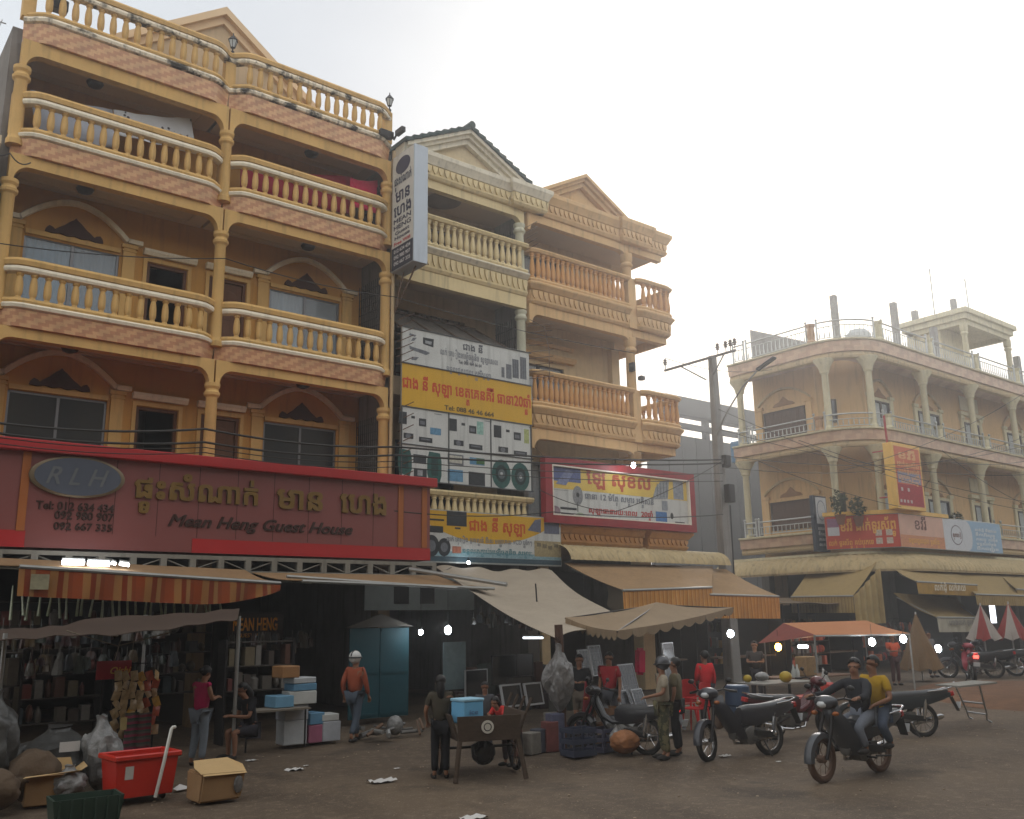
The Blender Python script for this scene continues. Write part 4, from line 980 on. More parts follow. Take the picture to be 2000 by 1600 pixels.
for c0, c1 in ((8.6, 9.98), (12.3, 13.6), (5, 6.8)):
    w = MB(); a0, a1 = 17.5, 19.55
    for (p, q, r_, s_) in ((a0, a0+.06, c0, c1), (a1-.06, a1, c0, c1), (a0+.06, a1-.06, c1-.06, c1), (a0+.06, a1-.06, c0, c0+.06), (18.46, 18.56, c0+.06, c1-.06)): w.box(p, q, 21.66, 21.72, r_, s_)
    wo = w.build('window', METD, CB, smooth=0)
    gl = MB(); gl.box(a0+.06, a1-.06, 21.685, 21.695, c0+.06, c1-.06); gl.build('pane', mat('thin_glass', (200, 215, 225), .05), wo, smooth=0)
    cu = MB(); cu.grid(lambda u, v: (a0+.06+1.5*u, 21.74+.015*math.sin(u*60), c0+(c1-c0)*v), 40, 1); cu.build('curtain', mat('net_curtain', (186, 178, 168), .9, noise=.15, bump=0), wo, smooth=1.5)
    rb = MB(); rb.box(a0-.1, a1+.1, 21.81, 21.83, c0-.1, c1+.1); rb.build('dark_room_panel', ROOMD, wo, smooth=0)  # dark panel standing in for the dim room behind the curtain
b = MB(); b.prism([(21.596, 10.15), (21.42, 10.15), (21.36, 10.24), (21.36, 10.32), (21.596, 10.32)], 0, 17.2, 19.9); b.prism([(21.596, 10.6), (21.5, 10.6), (21.46, 10.7), (21.596, 10.7)], 0, 17.2, 19.9); b.build('window_hood', ORG, CB, smooth=0)
bal_c = baluster_mesh('orange_baluster', .7, .085, ORD, 1)
for i, (cap, z0, zm, zd, zs2) in enumerate(((13.02, 12.08, 11.72, 11.4, 11.28), (9.22, 8.28, 7.92, 7.62, 7.5))):
    ex = (23.05, 23.2)[i]
    P1 = [(16.85, 20.25), (16.92, 20.06), (17.1, 20.0), (21.02, 20.0)]
    ornate_front(CB, P1, cap, 0, z0, zm, zd, zs2, 0, ORG, ORG, ORD, 20, bal_c)
    P2 = [(21.36, 20.0), (21.46, 19.93), (21.6, 19.9), (ex-.35, 19.9), (ex-.1, 19.98), (ex, 20.2), (ex, 27)]
    ornate_front(CB, P2, cap, 0, z0, zm, zd, zs2, 0, ORG, ORG, ORD, 30, bal_c)
    b = MB(); b.box(21.02, 21.36, 19.98, 20.3, zs2, cap-.02); b.build('pedestal', ORG, CB, smooth=0)
    b = MB(); b.box(16.9, 21.35, 20.3, 21.59, zs2+.02, z0-.1).box(21.35, ex-.3, 20.25, 21.59, zs2+.02, z0-.1).box(21.92, ex-.3, 21.6, 27, zs2+.02, z0-.1); b.build('balcony_slab', CEIL, CB, smooth=0)
    zb = zs2-.3
    b = MB(); arch_beam(b, 16.86, 21.2, 20.08, 20.3, zs2, zb, .3, .3); b.build('lintel', ORG, CB, smooth=.5)
    b = MB(); b.box(21.22, ex-.2, 20.08, 20.3, zb+.05, zs2).box(ex-.35, ex-.2, 20.3, 27, zb+.05, zs2); b.build('lintel', ORG, CB, smooth=0)
    z_lo = (8.25, 4.5)[i]
    c = MB(); column_mesh(c, 21.2, 20.2, z_lo, zb, .16, .5); c.build('column', ORG, CB)
    c = MB(); c.box(21.55, 21.9, 21.4, 21.595, z_lo, zb); c.build('pilaster', CW, CB, smooth=0)
c = MB(); column_mesh(c, 21.2, 20.2, 12.1, 13.9, .16, .5); c.build('column', ORG, CB)
CP = [(17.45, 20.0), (20.75, 20.0), (20.75, 19.86), (22.05, 19.86), (22.05, 20.0), (23.0, 20.0), (23.0, 27)]
ornate_front(CB, CP, 15.0, 0, 0, 14.62, 14.34, 14.2, 0, ORG, ORG, ORD, 0, bal_c, rail=False)
b = MB(); arch_beam(b, 16.86, 21.2, 20.08, 20.3, 14.2, 13.95, .3, .3); b.build('lintel', ORG, CB, smooth=.5)
b = MB(); b.box(21.22, 22.8, 20.08, 20.3, 13.98, 14.2); b.build('lintel', ORG, CB, smooth=0)
b = MB(); b.box(16.9, 22.8, 20.3, 21.59, 14.16, 14.6).box(21.92, 22.8, 21.6, 27, 14.16, 14.6); b.build('roof_slab', CEIL, CB, smooth=0)
gable(CB, 19.1, 1.85, 15.0, 16.02, 19.8, ORG, ORG)
# first floor frieze below the framed sign
P1 = [(17.2, 19.95), (21.1, 19.95)]
ornate_front(CB, P1, 4.75, 0, 0, 4.5, 4.28, 4.15, 0, ORD, ORD, ORD, 0, bal_c, rail=False)
ornate_front(CB, [(21.3, 19.9), (23.1, 19.9), (23.1, 26)], 4.75, 0, 0, 4.5, 4.28, 4.15, 0, ORD, ORD, ORD, 0, bal_c, rail=False)
b = MB(); b.box(17.0, 22.9, 20.2, 21.59, 4.2, 4.7); b.build('balcony_slab', CEIL, CB, smooth=0)
c = MB(); column_mesh(c, 21.2, 20.2, 4.7, 7.2, .16, .5); c.build('column', ORG, CB)
b = MB(); b.box(16.95, 21.7, 26.5, 26.7, 0, 4.2); b.build('shop_wall', SHOPW, CB, smooth=0)
b = MB(); b.box(21.0, 21.5, 20.0, 20.4, 0, 4.2); b.build('shop_pillar', CW, CB, smooth=0)
b = MB(); b.box(17.0, 17.3, 20.0, 20.3, 0, 4.2); b.build('shop_pillar', CW, CB, smooth=0)
b = MB(); b.lathe([(.12, 9.55), (.12, 9.65), (.02, 9.7)], (21.35, 19.9, 0), 10); b.cbox((21.05, 20.0, 9.95), (.1, .2, .28)); b.build('speaker', METD, CB)
# framed red sign
RS = thing('framed_sign', 'white sign in a thick red frame on the orange corner house', 'sign', (20.3, 19.7, 4.8))
RY = 19.68
e0, e1 = atY(1062, 897, RY), atY(1350, 925, RY)
rx0, rx1, rz0, rz1 = 16.9, 23.25, 4.72, 6.6
REDF = mat('red_frame', (150, 40, 46), .5, noise=.35, nscale=3, bump=0)
b = MB()
for (p, q, r_, s_) in ((rx0, rx0+.26, rz0, rz1), (rx1-.24, rx1, rz0, rz1), (rx0+.26, rx1-.24, rz1-.22, rz1), (rx0+.26, rx1-.24, rz0, rz0+.22)): b.box(p, q, RY-.1, RY+.12, r_, s_)
b.build('frame', REDF, RS, smooth=0)
b = MB()
for (p, q, r_, s_) in ((rx0+.262, rx0+.3, rz0+.222, rz1-.222), (rx1-.28, rx1-.242, rz0+.222, rz1-.222), (rx0+.3, rx1-.28, rz1-.26, rz1-.222), (rx0+.3, rx1-.28, rz0+.222, rz0+.26)): b.box(p, q, RY-.105, RY+.05, r_, s_)
b.build('white_trim', mat('white_trim', (222, 214, 200), .5, noise=.1, bump=0), RS, smooth=0)
b = MB().mat(PW); b.box(rx0+.3, rx1-.28, RY-.004, RY+.02, rz0+.26, rz1-.26); b.mat(mat('pale_yellow_print', (212, 182, 84), .5, noise=.12, bump=0)); b.box(rx0+.31, rx1-.29, RY-.0075, RY-.005, rz0+1.0, rz1-.27); b.build('face', None, RS, smooth=0)
b = MB().mat(flat(92, 104, 150)); px_rect(b, 1077, 899, 1134, 944, RY, .009); b.mat(flat(126, 136, 170)); px_poly(b, [(1085, 945), (1105, 918), (1120, 922), (1105, 948)], RY, .0125)
b.mat(PD); px_rect(b, 1074, 955, 1111, 959, RY, .009); px_rect(b, 1094, 990, 1126, 997, RY, .009); px_rect(b, 1095, 1002, 1120, 1012, RY, .009)
b.mat(flat(140, 142, 144)); px_ell(b, 1128, 968, .2, .28, RY, .009); b.mat(PD); px_ell(b, 1128, 967, .06, .07, RY, .0125); px_rect(b, 1127, 980, 1129, 1000, RY, .009)
b.mat(flat(150, 128, 138)); px_ell(b, 1084, 998, .2, .15, RY, .009); b.mat(flat(160, 176, 150)); px_ell(b, 1133, 1010, .2, .13, RY, .009)
b.mat(flat(150, 156, 160)); px_poly(b, [(1274, 975), (1280, 952), (1290, 940), (1306, 938), (1304, 975)], RY, .009); b.mat(flat(120, 124, 130))
for i in range(4): px_rect(b, 1282+i*6, 945-i, 1285+i*6, 972, RY, .0125)
b.mat(flat(146, 152, 160)); px_rect(b, 1313, 932, 1335, 977, RY, .009); px_rect(b, 1292, 978, 1304, 998, RY, .009)
b.mat(flat(70, 120, 176)); px_rect(b, 1280, 999, 1303, 1022, RY, .009); b.mat(PD); px_rect(b, 1287, 1023, 1296, 1025, RY, .009); px_rect(b, 1318, 1019, 1337, 1026, RY, .009); px_ell(b, 1312, 1008, .07, .1, RY, .009)
b.build('printed_pictures', None, RS, smooth=0)
b = MB(); px_letter(b, 'ៃឡ សុខលី', 1145, 944, 1270, 921, RY, lift=.013, bold=.035, cap=.62); b.build('red_lettering', mat('brick_red_print', (180, 84, 56), .5, noise=.1, bump=0), RS, smooth=0)
b = MB(); px_letter(b, 'ធានា 12 ម៉ែត្រ សម្ភារ អគ្គិសនី', 1142, 974, 1276, 964, RY, lift=.013, bold=.03, cap=.62)
px_letter(b, 'Tel: 097 582 64 54 / 096 93 99 488', 1144, 1015, 1275, 1007, RY, lift=.013, bold=.02); b.build('grey_lettering', GREYP, RS, smooth=0)
b = MB(); px_letter(b, 'សុឡាធានារយៈេពល  20ឆ្នាំ', 1150, 1001, 1274, 992, RY, lift=.013, bold=.03, cap=.62); b.build('small_red_lettering', mat('dull_red_print', (178, 62, 60), .5, noise=.1, bump=0), RS, smooth=0)
# ================================================================ corner building across the side street
E_ = thing('tan_corner_building', 'tan three storey building with a rounded balcony corner and steel railings across the side street', 'building', (36, 21, 0))
TAN = mat('tan_paint', (208, 174, 126), .85, noise=.14, nscale=.8, streak=.3)
TANC = mat('pale_tan_column', (206, 198, 166), .8, noise=.15, streak=.35)
TANB = mat('tan_band', (196, 174, 134), .85, noise=.2, nscale=.6, streak=.5)
STEEL = mat('stainless_rail', (176, 178, 176), .3, .6, noise=.1, bump=0)
def epath(ins=0., step=False, x1=58):
    """plan of the balcony edge: down the side street, round the corner, along the main street"""
    P = [(34.1+ins, 26.3), (34.1+ins, 21.95)]; r = 2.2-ins
    P += [(36.3-r*math.cos(a*math.pi/20), 21.95-r*math.sin(a*math.pi/20)) for a in range(1, 10)]
    P += [(36.3, 19.75+ins)]
    if step:
        for k in range(5):
            x = 40.4+k*4.45; P += [(x, 19.75+ins), (x+.01, 19.75+ins+.07)] if k % 2 == 0 else [(x, 19.75+ins+.07), (x+.01, 19.75+ins)]
    P.append((x1, 19.75+ins)); return P
for (zt, zb, zs2) in ((13.55, 12.98, 12.72), (9.68, 9.15, 8.9), (5.5, 5.0, 4.75)):
    b = MB(); b.sweep(epath(), [(0, zt-.1), (.09, zt-.08), (.1, zt-.02), (.04, zt), (-1.6, zt), (-1.6, zt-.1)]); b.build('slab_edge', TANC, E_, smooth=.4)
    b = MB(); b.sweep(epath(.0), [(-.02, zb), (.0, zt-.102), (-1.6, zt-.102), (-1.6, zb)], mats=[TILEE]); b.build('tile_band', None, E_, smooth=.4)
    b = MB(); b.sweep(epath(.12), [(0, zs2), (.04, zs2+.1), (.0, zb-.003), (-.25, zb-.003), (-.25, zs2)]); b.build('lintel', TANB, E_, smooth=.4)
    b = MB(); b.sweep(epath(.38), [(0, zb+.05), (0, zb+.08), (-1.3, zb+.08), (-1.3, zb+.05)]); b.build('balcony_ceiling', CEIL, E_, smooth=0)
# wall behind, with a chamfered corner
WP = [(35.75, 26.2), (35.75, 22.9), (37.25, 21.4), (58, 21.4)]
def wall_pt(seg, s, z, d=0.):
    a, c = Vector((*WP[seg], 0)), Vector((*WP[seg+1], 0)); t = (c-a).normalized(); n_ = Vector((t.y, -t.x, 0)); return a+t*s+n_*d+Z3*z
b = MB()
fl = ((4.4, 9.0), (9.1, 13.0))
for a, c in zip(WP, WP[1:]): b.add([(a[0], a[1], 4.2), (c[0], c[1], 4.2), (c[0], c[1], 13.4), (a[0], a[1], 13.4)], [(0, 1, 2, 3)])
b.add([(35.75, 26.2, 0), (50, 26.2, 0), (50, 26.2, 13.4), (35.75, 26.2, 13.4)], [(3, 2, 1, 0)])
b.build('wall', TAN, E_, smooth=0, recalc=False)
for z0, z1 in ((5.5, 8.9), (9.68, 12.72)):
    for (x, y) in ((34.4, 25.95), (34.42, 21.5), (35.55, 20.15), (39.9, 20.05), (44.35, 20.05), (48.8, 20.05), (53.25, 20.05)):
        c = MB(); column_mesh(c, x, y, z0, z1, .15, .62); c.lathe([(.18, z1-.55), (.26, z1-.3), (.42, z1-.05), (.44, z1+.03)], (x, y, 0), 12); c.build('column', TANC, E_, smooth=.6)
# steel railings
def rail_run(mb, pts, z0, h, posts=True):
    P = pts; L_ = path_len(P)
    for zz, r_ in ((z0+h, .035), (z0+h-.22, .02), (z0+.1, .02)): mb.tube([(p[0], p[1], zz) for p in P], r_, 6)
    n_ = max(2, int(L_/.2))
    for i in range(n_):
        p = at_path(P, (i+.5)*L_/n_); mb.lathe([(.018, z0+.1), (.03, z0+.2), (.016, z0+.34), (.016, z0+h-.22)], (p[0], p[1], 0), 5)
    for p in (P[0], P[-1]): mb.tube([(p[0], p[1], z0), (p[0], p[1], z0+h+.1)], .045, 6); mb.ell((p[0], p[1], z0+h+.14), (.06, .06, .06), 8, 5)
EP = epath(.14); EL = path_len(EP)
def sub(path, s0, s1, n_=10): return [at_path(path, s0+(s1-s0)*i/n_) for i in range(n_+1)]
arc0 = 26.3-21.95; arc1 = arc0+math.pi/2*2.06
for zi, (z0, h) in enumerate(((13.56, .82), (9.69, .6), (5.51, .62))):
    runs = [(.25, .85), (1.0, arc0-.15), (arc0+.35, arc1-.35)]+[(arc1+.25+k*4.45, arc1+4.05+k*4.45) for k in range(5)]
    for (s0, s1) in runs:
        r = MB(); rail_run(r, sub(EP, s0, s1, 12 if s0 > arc0 and s1 < arc1 else 1), z0, h); r.build('railing', STEEL, E_, smooth=.8)
    for s in (arc0+.08, arc1-.05)+tuple(arc1+4.25+k*4.45 for k in range(4)):
        p = at_path(EP, s); q = MB(); q.lathe([(.22, z0), (.2, z0+.06), (.15, z0+.12), (.17, z0+.35), (.15, z0+h-.15), (.2, z0+h-.08), (.22, z0+h)], (p[0], p[1], 0), 10); q.build('pedestal', TANC if s > arc0+1 else mat('orange_urn', (176, 140, 104), .8), E_, smooth=.5)
# windows, doors and mouldings on the tan walls
FRW = mat('dark_frame', (72, 58, 48), .5, noise=.2, bump=0)
def e_open(seg, s0, s1, z0, z1, style):
    """style: shutter, window, door, small"""
    f = MB()
    def q(mb, a, b_, c, d, d0, d1):
        mb.hexa([wall_pt(seg, a, c, d0), wall_pt(seg, b_, c, d0), wall_pt(seg, b_, c, d1), wall_pt(seg, a, c, d1)], [wall_pt(seg, a, d, d0), wall_pt(seg, b_, d, d0), wall_pt(seg, b_, d, d1), wall_pt(seg, a, d, d1)])
    for (a, b_, c, d) in ((s0, s0+.06, z0, z1), (s1-.06, s1, z0, z1), (s0+.06, s1-.06, z1-.06, z1), (s0+.06, s1-.06, z0, z0+.06)): q(f, a, b_, c, d, .03, .1)
    nm = 'door' if style == 'door' else 'window'
    fo = f.build(nm, FRW, E_, smooth=0)
    if style == 'shutter':
        p = MB(); q(p, s0+.06, s1-.06, z0+.06, z1-.06, .02, .05)
        for i in range(1, 9): u = s0+.06+(s1-s0-.12)*i/9; q(p, u-.012, u+.012, z0+.06, z1-.06, .051, .06)
        p.build('shutter', mat('brown_shutter', (88, 66, 54), .6, noise=.25, bump=0), fo, smooth=0)
    else:
        p = MB(); q(p, s0+.06, s1-.06, z0+.06, z1-.06, .02, .04); p.build('pane', GLASS, fo, smooth=0)
        k = MB()
        m_ = (s0+s1)/2; q(k, m_-.04, m_+.04, z0+.06, z1-.06, .045, .09)
        k.build('mullion', FRW, fo, smooth=0)
        if style in ('window', 'door'):
            cu = MB(); q(cu, s0+.1, s0+(s1-s0)*.42, z0+.1, z1-.1, .041, .044); q(cu, s0+(s1-s0)*.55, s0+(s1-s0)*.8, z0+.1, z1-.1, .041, .044); cu.build('curtain', mat('pale_blind', (170, 176, 176), .8, noise=.3, nscale=2, bump=0), fo, smooth=0)
    if style != 'small':
        t = MB()
        for a in (s0-.36, s1+.08): q(t, a, a+.28, z0-.4 if style != 'door' else z0, z1+.15, .004, .1); q(t, a-.05, a+.33, z1+.15, z1+.3, .004, .15)
        q(t, s0-.05, s1+.05, z1+.01, z1+.14, .004, .09)
        t.build('pilaster', TANC if style != 'shutter' else TAN, E_, smooth=0)
        if style != 'door':
            cx = (s0+s1)/2; hw = (s1-s0)/2+.3
            am = MB(); pts = [(cx+u*hw, z1+.32+.62*(1-abs(u)**2)) for u in [-1+i/8 for i in range(17)]]
            for p0, p1 in zip(pts, pts[1:]): am.hexa([wall_pt(seg, p0[0], p0[1], .004), wall_pt(seg, p1[0], p1[1], .004), wall_pt(seg, p1[0], p1[1], .12), wall_pt(seg, p0[0], p0[1], .12)], [wall_pt(seg, p0[0], p0[1]+.1, .004), wall_pt(seg, p1[0], p1[1]+.1, .004), wall_pt(seg, p1[0], p1[1]+.1, .12), wall_pt(seg, p0[0], p0[1]+.1, .12)])
            am.build('arch_moulding', TANB, E_, smooth=.3)
            cr_ = MB(); w = min(.6, hw*.6); P = [(-w, 0), (-w*.8, .12), (-w*.4, .2), (0, .42), (w*.4, .2), (w*.8, .12), (w, 0)]
            cr_.add([wall_pt(seg, cx+a, z1+.2+c, .004) for a, c in P]+[wall_pt(seg, cx+a, z1+.2+c, .05) for a, c in P], [tuple(range(7)), tuple(range(13, 6, -1))]+[(i, (i+1) % 7, 7+(i+1) % 7, 7+i) for i in range(7)]); cr_.build('carved_crest', mat('tan_crest', (150, 112, 76), .8), E_, smooth=0)
        else:
            h = MB(); q(h, s0-.45, s1+.45, z1+.32, z1+.5, .004, .2); q(h, s0-.2, s1+.2, z1+.62, z1+1.35, .03, .06); h.build('door_head', TANC, E_, smooth=0)
for zf in (5.5, 9.68):
    e_open(0, .55, 2.75, zf-.0+.35, zf+1.62, 'shutter')
    e_open(1, .4, .86, zf+.7, zf+1.75, 'small')
    for x0_, x1_, st in ((37.75, 39.1, 'window'), (41.7, 43.6, 'window'), (46.2, 47.7, 'door'), (50.9, 52.5, 'window'), (54.8, 55.9, 'door')):
        e_open(2, x0_-37.25, x1_-37.25, zf+(.0 if st == 'door' else .15), zf+1.75, st)
# ground-floor front in the dark
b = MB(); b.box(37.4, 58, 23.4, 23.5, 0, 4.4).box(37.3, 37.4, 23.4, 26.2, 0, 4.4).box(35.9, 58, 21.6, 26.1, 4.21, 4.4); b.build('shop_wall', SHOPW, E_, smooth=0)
for x, y in ((35.6, 26.0), (35.6, 22.6), (37.4, 21.2), (43, 21.2), (48.8, 21.2)):
    b = MB(); b.box(x, x+.4, y, y+.4, 0, 4.2); b.build('shop_pillar', mat('grey_pillar', (96, 92, 86)), E_, smooth=0)
# curved corrugated canopy round the corner
def corrug(name, col): return mat(name, col, .7, .15, noise=.25, nscale=1, streak=.5, bump=.05)
CORR = corrug('tan_corrugated_sheet', (186, 166, 124))
def bullnose(mb, path, zt, drop, out, pitch=.22, n_=7):
    """sheet canopy that curls down over its edge, ribbed across"""
    L_ = path_len(path); m_ = int(L_/pitch*4); vs = []
    for i in range(m_+1):
        s_ = L_*i/m_; p = at_path(path, min(s_, L_-1e-4)); q = at_path(path, min(L_-1e-5, s_+.02)); p_ = at_path(path, max(0, min(s_, L_-.02)-.02))
        t = Vector((q[0]-p_[0], q[1]-p_[1], 0)).normalized(); nn_ = Vector((t.y, -t.x, 0)); rib = .022*math.sin(2*math.pi*s_/pitch)
        for k in range(n_+1):
            a = k/n_*math.pi/2*.92
            o_ = out*math.sin(a)+rib*math.sin(a); z = zt-drop*(1-math.cos(a))+rib*math.cos(a)
            vs.append((p[0]+nn_.x*o_, p[1]+nn_.y*o_, z))
    w = n_+1; mb.add(vs, [(i*w+k, i*w+k+1, (i+1)*w+k+1, (i+1)*w+k) for i in range(m_) for k in range(n_)])
CE = thing('corrugated_canopy', 'long tan corrugated canopy curling round the foot of the tan corner building', 'canopy', (36, 20, 4))
b = MB(); bullnose(b, [(34.0, 27.0)]+epath(-.1)[1:], 4.45, .75, 1.0, .3); b.build('sheet', CORR, CE, smooth=1.2, recalc=False)
b = MB(); b.sweep([(34.0, 27.0)]+epath(-.1)[1:], [(.9, 3.72), (.96, 3.72), (.96, 3.8), (.9, 3.8)]); b.build('edge_bar', TANB, CE, smooth=.4)
b = MB(); b.sweep([(34.0, 27.0)]+epath(-.1)[1:], [(-.0, 4.46), (.1, 4.46), (.1, 4.56), (-.0, 4.56)]); b.build('flashing', TANC, CE, smooth=.4)
# terrace: stair house, stub columns, tank, masts, party wall
ZR = 13.55
cx_ = atY(1886, 600, 20.9).x; ex_ = atY(1985, 640, 20.9).x; by_ = min(30, atX(1757, 634, cx_).y); rz_ = atY(1886, 598, 20.9).z
b = MB(); b.box(cx_+.5, cx_+3.2, 22.6, by_-.3, ZR, rz_-.6).box(cx_+.3, cx_+.5, 24.0, by_-.2, ZR, rz_-.6); b.build('stair_house_wall', mat('stair_house_paint', (206, 196, 164), .85, noise=.15, streak=.3), E_, smooth=0)
b = MB(); b.box(cx_+.15, ex_-.15, 21.05, by_, rz_-.55, rz_-.25); b.box(cx_, ex_, 20.9, by_+.2, rz_-.25, rz_); b.build('stair_house_roof', TANC, E_, smooth=0)
b = MB(); b.box(cx_+.3, ex_-.3, 21.2, 21.45, rz_-.8, rz_-.552).box(ex_-.55, ex_-.3, 21.45, by_-.2, rz_-.8, rz_-.552).box(cx_+.3, cx_+.55, 21.45, by_-.2, rz_-.8, rz_-.552); b.build('roof_beam', TANC, E_, smooth=0)
for x in (cx_+.42, ex_-.42):
    c = MB(); column_mesh(c, x, 21.33, ZR, rz_-.8, .15, .6); c.build('column', TANC, E_)
STUB = mat('grey_stub_column', (150, 148, 144), .95, noise=.3, streak=.4)
for px, pt, pb, Y in ((1627, 578, 648, 21.6), (1744, 592, 640, 23), (1786, 608, 640, 24), (1861, 585, 612, 24.5), (1985, 697, 740, 20.6), (1822, 640, 680, 21)):
    p = atY(px, pt, Y); w = .12 if px < 1700 else .14
    zb_ = rz_ if px in (1861,) else ZR
    c = MB(); c.box(p.x-w, p.x+w, Y-w, Y+w, zb_, p.z); c.build('stub_column', STUB, E_, smooth=0)
p = atX(1460, 636, 36.0)
b = MB(); b.add([(36, 26.3, ZR), (36, 22.5, ZR), (36, 22.3, ZR+.3), (36, 26.3, 15.65), (36.2, 26.3, ZR), (36.2, 22.5, ZR), (36.2, 22.3, ZR+.3), (36.2, 26.3, 15.65)], [(0, 1, 2, 3), (7, 6, 5, 4), (0, 4, 5, 1), (1, 5, 6, 2), (2, 6, 7, 3), (3, 7, 4, 0)]); b.build('parapet_wall', STUB, E_, smooth=0)
TK = thing('water_tank', 'round steel water tank on the terrace of the tan corner building', 'water tank', (39.5, 22.5, ZR))
b = MB(); b.lathe([(.55, ZR+.5), (.58, ZR+.6), (.58, ZR+1.5), (.4, ZR+1.7), (.1, ZR+1.76)], (39.3, 22.6, 0), 18); b.build('tank', STEEL, TK)
b = MB()
for a in range(4): b.tube([(39.3+.45*math.cos(a*1.57), 22.6+.45*math.sin(a*1.57), ZR), (39.3+.45*math.cos(a*1.57), 22.6+.45*math.sin(a*1.57), ZR+.52)], .04, 5)
b.build('stand', STUB, TK)
for px, pt, pb, Y in ((1815, 525, 600, 23), (1884, 545, 595, 24)):
    p, q = atY(px, pt, Y), atY(px+8, pb, Y); b = MB(); b.tube([(q.x, Y, rz_ if px > 1850 else ZR), (p.x, Y, p.z)], .03, 5)
    b.tube([(p.x-.25, Y, p.z-.1), (p.x+.25, Y, p.z-.1)], .015, 4)
    tag(b.build('antenna_mast', GALV), 'thin antenna mast on the terrace, '+('taller one left of the stair house roof' if px < 1850 else 'shorter one rising from the stair house roof'), 'antenna')
# potted plants on the first floor balcony of the tan building
LEAF = mat('dusty_leaf', (66, 74, 48), .8, noise=.4, nscale=6, bump=0)
POT = mat('clay_pot', (120, 78, 56), .85, noise=.2)
def leafy(mb, c, r, n_, size, seed):
    rnd = random.Random(seed)
    for _ in range(n_):
        while True:
            d = Vector((rnd.uniform(-1, 1), rnd.uniform(-1, 1), rnd.uniform(-1, 1)))
            if d.length < 1: break
        p = Vector(c)+Vector((d.x*r[0], d.y*r[1], d.z*r[2])); a = Vector((rnd.uniform(-1, 1), rnd.uniform(-1, 1), rnd.uniform(-.6, .6))).normalized()*size; b_ = a.cross(Vector((rnd.uniform(-1, 1), rnd.uniform(-1, 1), 1))).normalized()*size*.4
        mb.add([p-a, p+b_, p+a, p-b_], [(0, 1, 2, 3)])
for i, (px, py, h, lb) in enumerate(((1655, 985, .9, 'dark bushy pot plant behind the orange shop sign, left of the upright orange sign'), (1690, 985, .75, 'low pot plant beside the bushy one above the orange shop sign'), (1808, 1000, .5, 'small pot plant right of the upright orange sign'), (1882, 1003, .6, 'spiky pot plant above the blue end of the shop sign'))):
    p = atY(px, py, 19.95); t = thing('pot_plant', lb, 'pot plant', (p.x, 20.3, 5.52))
    b = MB(); b.lathe([(.12, 5.52), (.2, 5.85), (.22, 5.9), (.19, 5.9)], (p.x, 20.3, 0), 12); b.build('pot', POT, t)
    b = MB(); leafy(b, (p.x, 20.3, 5.95+h*.5), (.42, .3, h*.55), 190, .1, i)
    for k in range(5): b.tube([(p.x, 20.3, 5.85), (p.x+.2*math.cos(k*1.3), 20.3+.2*math.sin(k*1.3), 5.95+h*.7)], .012, 4)
    b.build('foliage', LEAF, t, smooth=0, recalc=False)
# upright orange sign
US = thing('upright_sign', 'upright orange sign in a yellow frame on the corner of the tan building', 'sign', (38.2, 19.2, 6.3))
def us(px, py): return atY(px, py, 18.9)
a, c, d, e = us(1744, 873), us(1795, 864), us(1808, 992), us(1753, 1000)
w3 = Vector((0, .0, 0))
YF = mat('yellow_sign_box', (226, 182, 92), .5, noise=.1, streak=.15, bump=0)
ux0, ux1, uz0, uz1 = (a.x+e.x)/2, (c.x+d.x)/2, (d.z+e.z)/2, (a.z+c.z)/2
b = MB(); b.box(ux0, ux1, 18.9, 19.3, uz0, uz1); b.build('sign_box', YF, US, smooth=0, bevel=.015)
b = MB().mat(mat('orange_sign_face', (198, 92, 46), .5, noise=.1, bump=0)); b.box(ux0+.12, ux1-.12, 18.892, 18.899, uz0+.14, uz1-.14)
b.mat(flat(176, 44, 52)); b.box(ux0+.14, ux1-.14, 18.888, 18.891, uz0+.16, uz0+1.0); b.mat(flat(150, 150, 178)); b.box(ux0+.2, ux1-.2, 18.888, 18.891, uz0+1.05, uz0+1.5)
b.mat(flat(210, 196, 190))
for i in range(4): b.box(ux0+.2+i*.26, ux0+.34+i*.26, 18.884, 18.887, uz0+.26, uz0+.38)
for i in range(2): b.box(ux0+.35+i*.5, ux0+.5+i*.5, 18.884, 18.887, uz0+.72, uz0+.86)
b.build('face', None, US, smooth=0)
b = MB()
UW = ux1-ux0
for t, z, h, k in (('ខវរី', uz1-.62, .26, .6), ('ដាក់ទូរស័ព្ទ', uz1-.95, .18, .76), ('លក់ទូរស័ព្ទ', uz1-1.2, .13, .72), ('ជួសជុល ទូរស័ព្ទ', uz1-1.42, .12, .76), ('ទឹកបរិសុទ្ធ', uz1-1.6, .1, .6)): letter(b, t, (ux0+UW*(1-k)/2, 18.888, z), X3, Z3, UW*k, h, -Y3, lift=.002, bold=.03, cap=.62)
b.build('lettering', mat('sand_print', (222, 170, 110), .5, noise=0, bump=0), US, smooth=0)
b = MB(); b.tube([(ux0+.05, 19.1, uz1-.1), (ux0+.02, 19.1, uz1+1.1)], .05, 6); b.tube([(ux0+.1, 19.2, uz0+.5), (ux0+.1, 19.7, uz0+.5)], .03, 5); b.tube([(ux0+.1, 19.2, uz1-.3), (ux0+.1, 19.8, uz1-.3)], .03, 5); b.build('bracket', mat('red_pole', (164, 56, 56), .5, noise=.1, bump=0), US)
